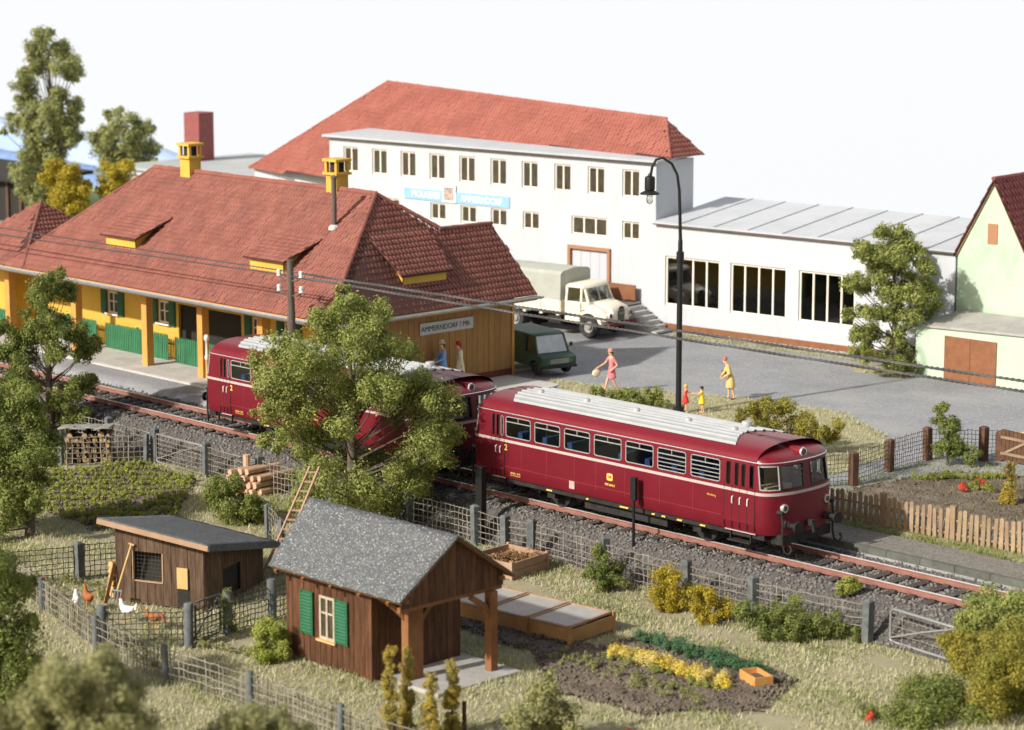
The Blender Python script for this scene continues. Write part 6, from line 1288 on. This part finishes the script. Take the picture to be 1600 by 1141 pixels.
TREES['front_bush']=((16.92, -15.13),-1.1,[(0.0,1.29,0.45),(-0.42,0.91,0.45),(0.45,0.94,0.45),(0.18,1.7,0.22),(-0.72,0.73,0.3),(0.0,0.61,0.6),(0.67,0.61,0.37)])
TREES['right_green']=((20.79, -2.41),-1.1,[(-0.41,1.7,0.59),(0.28,1.75,0.62),(-0.74,1.25,0.53),(-0.08,1.08,0.66),(0.66,1.25,0.59),(-1.03,1.08,0.36)])
TREES['right_yellow']=((22.9, -4.8),-1.1,[(-1.43,1.62,0.5),(-1.81,1.81,0.31),(-0.74,1.51,0.72),(-0.04,1.43,0.75),(-0.43,0.71,0.81),(-0.93,0.79,0.59),(0.07,0.16,0.72),(-0.74,-0.0,0.66),(0.2,0.79,0.7)])
TREES['right_low']=((21.5, -7.0),-1.1,[(0.17,0.24,0.65),(-0.49,0.09,0.5),(0.79,0.64,0.53),(0.97,0.04,0.68),(-1.08,-0.07,0.37),(1.56,0.01,0.56),(0.29,0.67,0.37),(-0.14,-0.31,0.62)])
TREES['fence_bush_a']=((8.3, -4.0),-1.1,[(-0.17,1.09,0.33),(-0.39,0.66,0.33),(0.11,0.57,0.4),(-0.07,0.25,0.4),(-0.57,0.44,0.18),(0.31,0.35,0.26)])
TREES['fence_bush_b']=((10.9, -4.2),-1.1,[(-0.11,1.0,0.43),(-0.29,0.51,0.43),(0.24,0.57,0.39),(-0.2,0.19,0.36),(0.21,0.15,0.29)])
TREES['fence_bush_c']=((12.6, -4.2),-1.1,[(-0.14,0.72,0.35),(-0.4,0.43,0.35),(0.21,0.34,0.39),(-0.23,0.18,0.32),(-0.66,0.84,0.25)])
TREES['fence_hedge']=((15.0, -4.0),-1.1,[(-1.21,0.83,0.34),(-0.78,0.66,0.45),(-0.27,0.74,0.38),(0.16,0.57,0.45),(0.68,0.39,0.45),(1.19,0.39,0.41),(1.67,0.22,0.34),(0.33,0.97,0.24),(-0.53,0.27,0.34),(0.94,0.13,0.38),(0.08,0.22,0.34)])
TREES['tall_bush_track']=((15.27, -1.77),-0.6,[(-0.0,0.71,0.25),(-0.23,0.59,0.18),(0.23,0.59,0.19),(0.02,0.46,0.21)])
TREES['hut_bush']=((6.7, -15.4),-1.1,[(0.3,0.83,0.4),(0.05,0.56,0.33),(0.55,0.56,0.37),(0.3,0.15,0.43),(0.08,0.19,0.27),(0.55,0.15,0.3)])
TREES['dark_bush']=((-5.6, -6.6),-1.1,[(-0.61,1.09,0.49),(-0.12,1.24,0.41),(0.49,0.58,0.45),(-0.37,0.62,0.57),(0.34,0.47,0.53),(0.04,0.12,0.57),(0.89,0.37,0.45),(-0.88,0.89,0.31)])
TREES['tall_back']=((-63.5, 26),0,[(-0.33,11.19,0.61),(-0.69,10.45,0.8),(0.21,10.27,0.8),(-0.98,9.53,0.65),(0.83,9.53,0.87),(-1.49,8.91,0.65),(1.19,8.98,0.58),(-1.59,8.18,0.72),(0.32,7.88,0.65),(1.41,9.28,0.36),(-1.96,7.44,0.58),(-1.05,7.08,0.87),(0.1,6.96,0.87),(1.19,7.15,0.65),(-2.32,6.41,0.58),(-1.41,6.05,0.8),(-0.15,6.12,0.87),(0.94,6.23,0.72),(1.48,6.41,0.36),(-2.71,5.83,0.36),(-1.05,5.13,0.87),(0.21,5.24,0.87),(1.12,5.46,0.72),(-1.41,4.21,0.87),(-0.15,4.21,0.87),(-1.77,3.41,0.8),(-0.62,2.93,0.87),(-1.96,2.38,0.65),(-1.05,1.64,0.72)])
TREES['round_back']=((-58.5, 28),0,[(-1.22,6.89,0.43),(-0.58,6.53,0.71),(-1.47,5.81,0.78),(-0.23,5.7,0.85),(0.48,6.06,0.57),(-2.29,5.66,0.57),(-1.83,4.97,0.71),(-0.58,4.79,0.93),(0.66,4.97,0.64),(1.02,4.25,0.46),(-1.3,4.07,0.85),(0.31,4.14,0.64)])
TREES['yellow_back_a']=((-53, 19.5),0,[(-0.34,4.91,0.66),(0.49,4.75,0.66),(-0.83,4.24,0.6),(0.16,3.9,0.86),(0.99,3.9,0.66),(-0.34,3.23,0.73),(0.66,3.06,0.73),(-0.0,2.39,0.6)])
TREES['yellow_back_b']=((-51.5, 22),0,[(-0.39,4.88,0.6),(0.38,5.01,0.5),(-0.05,4.27,0.67),(-0.79,4.07,0.53),(-1.12,3.66,0.47),(-0.52,3.56,0.6)])
TREES['dairy_tree']=((-3.7, 25.0),0,[(-0.72,5.58,0.41),(0.04,5.48,0.51),(-1.49,5.06,0.41),(-1.03,4.83,0.56),(-0.22,4.83,0.66),(0.44,5.06,0.46),(0.85,4.44,0.46),(0.17,4.19,0.66),(-0.72,4.06,0.66),(-1.54,4.65,0.3),(1.31,4.14,0.33),(1.05,3.67,0.41),(-1.87,3.67,0.46),(-1.36,3.36,0.46),(-0.34,3.28,0.66),(0.55,3.28,0.66),(1.31,3.16,0.46),(1.51,2.74,0.3),(-1.99,2.38,0.33),(-1.31,2.38,0.41),(-0.47,2.38,0.56),(0.55,2.38,0.56),(1.18,2.33,0.33),(-1.61,1.56,0.46),(-0.93,1.61,0.56),(-0.09,1.48,0.51),(-1.74,0.96,0.33),(-1.11,0.88,0.46),(-0.17,0.68,0.46),(0.55,0.83,0.38),(0.09,0.19,0.36),(0.67,0.27,0.36)])
TREES['yard_bush']=((-5.7, 11.8),0,[(-1.24,0.76,0.31),(-0.63,0.54,0.35),(0.08,0.61,0.38),(0.79,0.68,0.38),(1.16,0.33,0.31),(0.36,0.28,0.31),(-0.3,0.23,0.31)])
TREES['golden_bush']=((3.2, 10.2),0,[(-1.59,1.52,0.28),(-0.94,1.61,0.43),(-0.24,1.48,0.43),(0.36,1.19,0.43),(-1.24,1.08,0.39),(-0.5,0.97,0.48),(0.25,0.64,0.43),(1.01,0.82,0.39),(1.44,0.64,0.35),(0.69,0.42,0.39),(-0.07,0.42,0.39),(1.7,0.99,0.22),(-1.8,1.19,0.22)])
TREES['gate_bush_a']=((8.0, 12.6),0,[(-0.23,1.92,0.25),(-0.34,1.55,0.28),(0.02,1.33,0.38),(0.24,1.01,0.38),(-0.13,0.62,0.38),(0.24,0.54,0.34)])
TREES['gate_bush_b']=((8.7, 12.9),0,[(-0.24,0.64,0.27),(0.08,0.47,0.27),(-0.09,0.3,0.25)])
def spread(key, depth=.75, back=True):
    """give every clump of a crown its own depth, and fill the far side too"""
    (bx, by), zb, cl = TREES[key]; base = np.array([bx, by, zb]); lm = max(abs(l) for l, z, r in cl) + .01; cz = sum(z for l, z, r in cl) / len(cl); out = []
    for l, z, r in cl:
        half = depth * lm * math.sqrt(max(.08, 1 - (l / lm) ** 2 * .8)); d = RNG.uniform(-half, half * .4); out.append((base + LAT * l + DEP * d + UPV * z, r))
        if back: out.append((base + LAT * (l * .85 + RNG.uniform(-.2, .2)) + DEP * (half * RNG.uniform(.3, .95)) + UPV * (z - RNG.uniform(0, .25) * r), r * .94))
    return base, out
def tree(name, label, key, mat, lsize, dens, trunk_r, cat='tree', depth=.75, group=None, bark=m_dirt, top=.8, limbs=True, back=True):
    base, cl = spread(key, depth, back); t = thing(name, label, cat, tuple(base), 0, group)
    inv = -base; loc = [((np.array(c) + inv), r) for c, r in cl]; H = max(z for l, z, r in TREES[key][2])
    b = MB(); sway = RNG.normal(0, .06 * H / 4, 2); axis = [Vector((sway[0] * k * (k < .99), sway[1] * k, H * top * k)) for k in (0, .25, .5, .75, 1.0)]
    b.tube(axis, [trunk_r * q for q in (1.25, 1.0, .8, .5, .2)], 9)
    if limbs:
        for c, r in loc:
            z = float(np.clip(c[2] * .72 - .25 * math.hypot(c[0], c[1]), H * .06, H * top * .95)); k = z / (H * top); i = min(3, int(k * 4)); p0 = axis[i].lerp(axis[i + 1], k * 4 - i); p1 = Vector(c); mid = p0.lerp(p1, .55) + Vector((0, 0, -.06 * (p1 - p0).length))
            rr = trunk_r * (.26 - .14 * k); b.tube([p0, mid, p1], [rr, rr * .65, rr * .2], 5)
    b.build('trunk', bark, t, smooth=50, world=False); link('crown', crown_mesh('crown', loc, dens, lsize, mat), None, t); return t
tree('broad_tree', 'large bushy green tree standing in front of the rear rail bus', 'center', lm_tree, .075, 560, .17)
tree('slender_tree', 'slender crooked tree beside the track in front of the station', 'platform_tree', lm_dark, .08, 620, .15, bark=m_dirt)
tree('leafy_tree', 'dense dark green tree at the left edge by the vegetable bed', 'left_tree', lm_dark, .085, 620, .14)
tree('leafy_bush', 'tall dark shrub at the left edge in front of the hen run', 'left_bush', lm_dark, .075, 620, .10, 'shrub')
tree('blurred_shrub', 'soft olive shrub filling the bottom left corner', 'blur_bush_l', lm_olive, .07, 700, .07, 'shrub')
tree('blurred_shrub', 'low olive shrub at the bottom edge left of the hut', 'blur_bush_m', lm_olive, .07, 700, .06, 'shrub')
tree('low_shrub', 'low olive green shrub at the bottom edge right of the porch', 'front_bush', lm_olive, .07, 700, .06, 'shrub')
tree('green_shrub', 'dark green shrub at the right edge below the rails', 'right_green', lm_tree, .06, 900, .07, 'shrub')
tree('golden_shrub', 'large golden yellow shrub in the bottom right corner', 'right_yellow', lm_gold, .055, 1000, .07, 'shrub')
tree('green_shrub', 'low dark green shrub with red blossoms at the bottom right', 'right_low', lm_dark, .055, 950, .05, 'shrub')
tree('green_shrub', 'pointed green shrub in front of the embankment fence near the cold frames', 'fence_bush_a', lm_dark, .05, 1150, .05, 'shrub')
tree('golden_shrub', 'upright golden shrub against the embankment fence', 'fence_bush_b', lm_yel, .048, 1250, .05, 'shrub')
tree('golden_shrub', 'smaller golden shrub between the upright one and the green hedge', 'fence_bush_c', lm_yel, .048, 1250, .05, 'shrub')
tree('green_hedge', 'long low green hedge along the embankment fence at the right', 'fence_hedge', lm_dark, .052, 1100, .04, 'hedge', depth=.22)
tree('small_shrub', 'small round shrub on thin stems beside the near rail', 'tall_bush_track', lm_bright, .05, 1300, .025, 'shrub')
tree('lime_shrub', 'round lime green shrub at the left corner of the hut', 'hut_bush', lm_bright, .055, 1100, .05, 'shrub')
tree('dark_shrub', 'dark round shrub behind the chicken shed', 'dark_bush', lm_dark, .065, 800, .08, 'shrub')
tree('tall_tree', 'tall slim tree rising at the upper left behind the station', 'tall_back', lm_back, .13, 260, .22, top=.93, depth=.6)
tree('round_tree', 'round green tree behind the left end of the station roof', 'round_back', lm_back, .13, 260, .2)
tree('yellow_tree', 'yellow green tree directly behind the little pyramid roof', 'yellow_back_a', lm_yel, .11, 300, .15)
tree('yellow_tree', 'smaller yellow green tree between the station roof and the round tree', 'yellow_back_b', lm_yel, .11, 300, .13)
tree('dairy_tree', 'upright clumpy tree in front of the low dairy wing', 'dairy_tree', lm_tree, .09, 480, .13, top=.85)
tree('low_shrub', 'low spreading green shrub behind the train roof near the woman in pink', 'yard_bush', lm_tree, .06, 850, .04, 'shrub', depth=.4)
tree('golden_shrub', 'broad golden green shrub behind the front of the train', 'golden_bush', lm_gold, .065, 780, .06, 'shrub', depth=.5)
tree('olive_shrub', 'upright olive shrub growing through the wire netting by the yard', 'gate_bush_a', lm_dark, .055, 1300, .04, 'shrub', depth=.8)
tree('olive_shrub', 'small round olive shrub at the foot of the netting post', 'gate_bush_b', lm_dark, .05, 1300, .03, 'shrub')
# columnar shrubs
def column(label, x, y, z, h, r, mat, group):
    t = thing('columnar_shrub', label, 'shrub', (x, y, z), 0, group); cl = []
    n = int(h / .13)
    for i in range(n):
        k = i / n; rr = r * (1 - .45 * k) * random.uniform(.85, 1.15); cl.append((np.array([random.uniform(-.04, .04), random.uniform(-.04, .04), .1 + h * k]), rr))
    MB().cyl((0, 0, 0), (0, 0, h * .8), .035, .015, 6).build('stem', m_dirt, t, world=False); link('foliage', crown_mesh('foliage', cl, 2600, .036, mat), None, t)
lm_col = leafmat('leaf_column', (.52, .38, .045), (.36, .30, .09), (.44, .38, .16), .25)
for (x, y, h, lb) in ((14.45, -17.75, 2.05, 'tallest yellow columnar shrub at the bottom, leftmost of the four'), (14.35, -17.1, 1.85, 'second yellow columnar shrub at the bottom, just right of the tallest'), (14.9, -16.85, 1.35, 'shortest yellow columnar shrub at the bottom, third of the four'), (14.65, -15.95, 1.45, 'rightmost yellow columnar shrub at the bottom beside the stake')):
    column(lb, x, y, ZG, h + .4, .27, lm_col, 'columnar shrubs in front of the hut')
for (x, y, h, lb) in ((12.75, 9.3, 1.35, 'left columnar shrub behind the picket fence'), (13.1, 9.9, 1.45, 'middle columnar shrub behind the picket fence'), (13.3, 10.6, 1.9, 'tall columnar shrub behind the picket fence at the right edge'), (13.9, 9.3, 1.5, 'columnar shrub behind the picket fence cut by the picture edge')):
    column(lb, x, y, 0, h, .26, lm_col, 'columnar shrubs behind the picket fence')
# ivy on the hen run gate post
t = thing('ivy', 'dark ivy clump climbing the gate post of the hen run', 'ivy', (4.15, -14.5, ZG)); link('foliage', crown_mesh('ivy', [(np.array([.05 * math.sin(i), .06 * math.cos(i * 2), .15 + i * .13]), .22) for i in range(8)], 1200, .04, lm_dark), None, t)
# beds: flowers and vegetables nobody could count
def row_plants(name, label, cat, pts, r, dens, lsize, mat, kind='stuff'):
    cl = [(np.array([x, y, gzf(x, y) + .05 + r * .55]), r * random.uniform(.75, 1.2)) for x, y in pts]; o = link(name, crown_mesh(name, cl, dens, lsize, mat)); return tag(o, label, cat, kind=kind)
lerp = lambda a, b_, n, j: [(a[0] + (b_[0] - a[0]) * i / n + random.uniform(-j, j), a[1] + (b_[1] - a[1]) * i / n + random.uniform(-j, j)) for i in range(n + 1)]
row_plants('yellow_flowers', 'bright yellow flower row in the soil bed', 'flowers', lerp((12.9, -8.5), (16.9, -8.6), 34, .26), .24, 1500, .034, m_flower_y)
row_plants('flower_leaves', 'low green leaves among the yellow flowers', 'plants', lerp((12.9, -8.8), (16.9, -9.0), 18, .22), .15, 2200, .034, lm_tree)
row_plants('green_plants', 'blue green leafy plant row behind the yellow flowers', 'plants', lerp((12.7, -7.1), (16.9, -7.3), 34, .22), .26, 1400, .034, m_flower_g)
row_plants('low_plants', 'low olive ground plants in front of the flower bed', 'plants', lerp((12.2, -9.7), (17.0, -10.0), 44, .45), .17, 1000, .035, lm_olive)
row_plants('salad_row', 'bright green salad row behind the picket fence', 'plants', lerp((8.6, 9.9), (10.6, 12.2), 14, .15), .17, 1800, .04, lm_bright)
row_plants('red_flowers', 'red flowers among green leaves behind the picket fence', 'flowers', [(10.65, 9.75), (10.5, 9.95), (10.8, 9.6), (10.55, 10.85), (10.35, 12.7), (10.45, 12.5)], .17, 2400, .036, m_flower_r)
row_plants('red_flower_leaves', 'fresh green leaves between the red flowers behind the picket fence', 'plants', [(10.9, 10.1), (11.1, 10.4), (11.3, 10.2), (10.75, 10.3)], .2, 1800, .04, lm_bright)
row_plants('red_blossoms', 'red blossoms on the dark shrub at the bottom right', 'flowers', [(20.5, -5.6), (20.4, -5.45), (20.9, -7.9), (20.75, -7.75), (21.0, -8.2)], .13, 2200, .034, m_flower_r)
row_plants('orange_blossoms', 'orange red blossoms at the bottom edge beside the low shrub', 'flowers', [(18.0, -13.5), (18.3, -13.2), (18.7, -13.4), (18.9, -12.9), (19.2, -13.1), (17.7, -13.1)], .13, 2200, .034, m_flower_r)
vp = []
for i in range(16):
    for j in range(48):
        q = np.array([-12.2, -10.2]) + np.array([.69, .72]) * (j * .2) * .98 + np.array([-.72, .69]) * (i * .75 - 3.0)
        if inpoly(np.array([q[0]]), np.array([q[1]]), VEG)[0] and random.random() < .93: vp.append((q[0] + random.uniform(-.06, .06), q[1] + random.uniform(-.06, .06)))
row_plants('vegetable_rows', 'rows of small green vegetables in the dark soil at the left', 'vegetables', vp, .14, 1300, .044, lm_bright)
row_plants('dry_clippings', 'dry brown clippings heaped in the compost box', 'clippings', [(4.15 + .32 * i, -4.95 + .36 * j) for i in range(4) for j in range(4)], .36, 420, .06, leafmat('dry_clip', (.22, .13, .06), (.32, .19, .09), (.42, .27, .14), .1))
row_plants('weeds', 'tufts of weeds along the foot of the hen run and hut', 'weeds', lerp((-3.2, -14.6), (-.9, -14.6), 10, .3) + lerp((4.2, -15.6), (6.4, -15.3), 10, .25) + lerp((3.2, -17.3), (5.6, -17.9), 8, .3), .13, 1300, .05, lm_olive)
# static grass
def grass(name, label, N, region, keep, zf, lo, hi, mat):
    x = RNG.uniform(region[0], region[1], N); y = RNG.uniform(region[2], region[3], N); k = keep(x, y); x = x[k]; y = y[k]; n = len(x); z = zf(x, y) - .03
    L = RNG.uniform(lo, hi, n); a = RNG.uniform(0, 6.283, n); t = RNG.uniform(.15, 1.15, n); w_ = RNG.uniform(.012, .022, n); dx, dy = np.cos(a), np.sin(a)
    p = np.stack([x, y, z], 1); side = np.stack([-dy, dx, 0 * dx], 1) * w_[:, None]; tip = p + np.stack([dx * L * np.sin(t), dy * L * np.sin(t), L * np.cos(t)], 1)
    V = np.stack([p - side, p + side, tip], 1).reshape(-1, 3); o = link(name, np_mesh(name, V, np.arange(3 * n).reshape(n, 3), mat)); return tag(o, label, 'grass', kind='stuff')
SOILP = [(7.0, -9.6), (8.0, -8.9), (12.0, -8.3), (12.2, -7.0), (14.3, -6.2), (17.6, -6.7), (18.6, -9.4), (16.8, -11.6), (14.2, -12.0), (11.2, -9.9)]
def lawn(x, y):
    nz = np.sin(.9 * x + 1.3 * y) + np.sin(1.7 * x - .8 * y + 2) + np.sin(3.3 * y + .6 * x)
    bad = inpoly(x, y, SOILP) & (polydist(x, y, SOILP) > .25) & (RNG.uniform(0, 1, x.shape) < .93); bad |= inpoly(x, y, VEG) & (polydist(x, y, VEG) > .2)
    bad |= (x > 6.85) & (x < 12.2) & (y > -14.5) & (y < -11.35); return ~bad & (RNG.uniform(-2.4, 1.1, x.shape) < nz)
gnp = lambda x, y: ground_z(x, y)
grass('garden_grass', 'pale straw green grass covering the garden', 300000, (-22, 25, -23, -2.7), lawn, gnp, .05, .18, lm_grass)
grass('green_grass', 'greener grass tufts scattered over the garden', 110000, (-30, 25, -24, -2.7), lambda x, y: lawn(x, y) & (np.sin(1.1 * x - .7 * y) + np.sin(.5 * x + 1.9 * y) > .5), gnp, .07, .24, lm_grassg)
BANK = [(-12.2, 14.0), (-8.5, 15.0), (-4.6, 16.6), (0, 17.2), (3.6, 15.0), (5.8, 12.4), (6.4, 8.0), (-4.2, 9.2)]
grass('bank_grass', 'pale grass on the bank between yard and train', 60000, (-12, 7, 8, 17.5), lambda x, y: inpoly(x, y, BANK), lambda x, y: ground_z(x, y) + .05, .06, .17, lm_grass)
grass('verge_grass', 'green grass strip along the picket fence', 26000, (3, 22, 3.5, 5.3), lambda x, y: (y > 3.55 + .1 * np.sin(3 * x)), lambda x, y: ground_z(x, y) + .02, .06, .18, lm_grassg)
grass('bed_grass', 'thin weeds over the soil behind the picket fence', 16000, (7, 16, 5, 14), lambda x, y: RNG.uniform(0, 1, x.shape) < .5, lambda x, y: ground_z(x, y) + .03, .05, .16, lm_grassg)
grass('house_grass', 'dry grass at the foot of the dairy wing and tree', 9000, (-16, -2.5, 24.2, 26.3), lambda x, y: (y > 25.75 + .1 * (x + 9)) | (np.hypot(x + 3.9, y - 25) < 1.2), lambda x, y: ground_z(x, y) + .03, .05, .2, lm_grass)
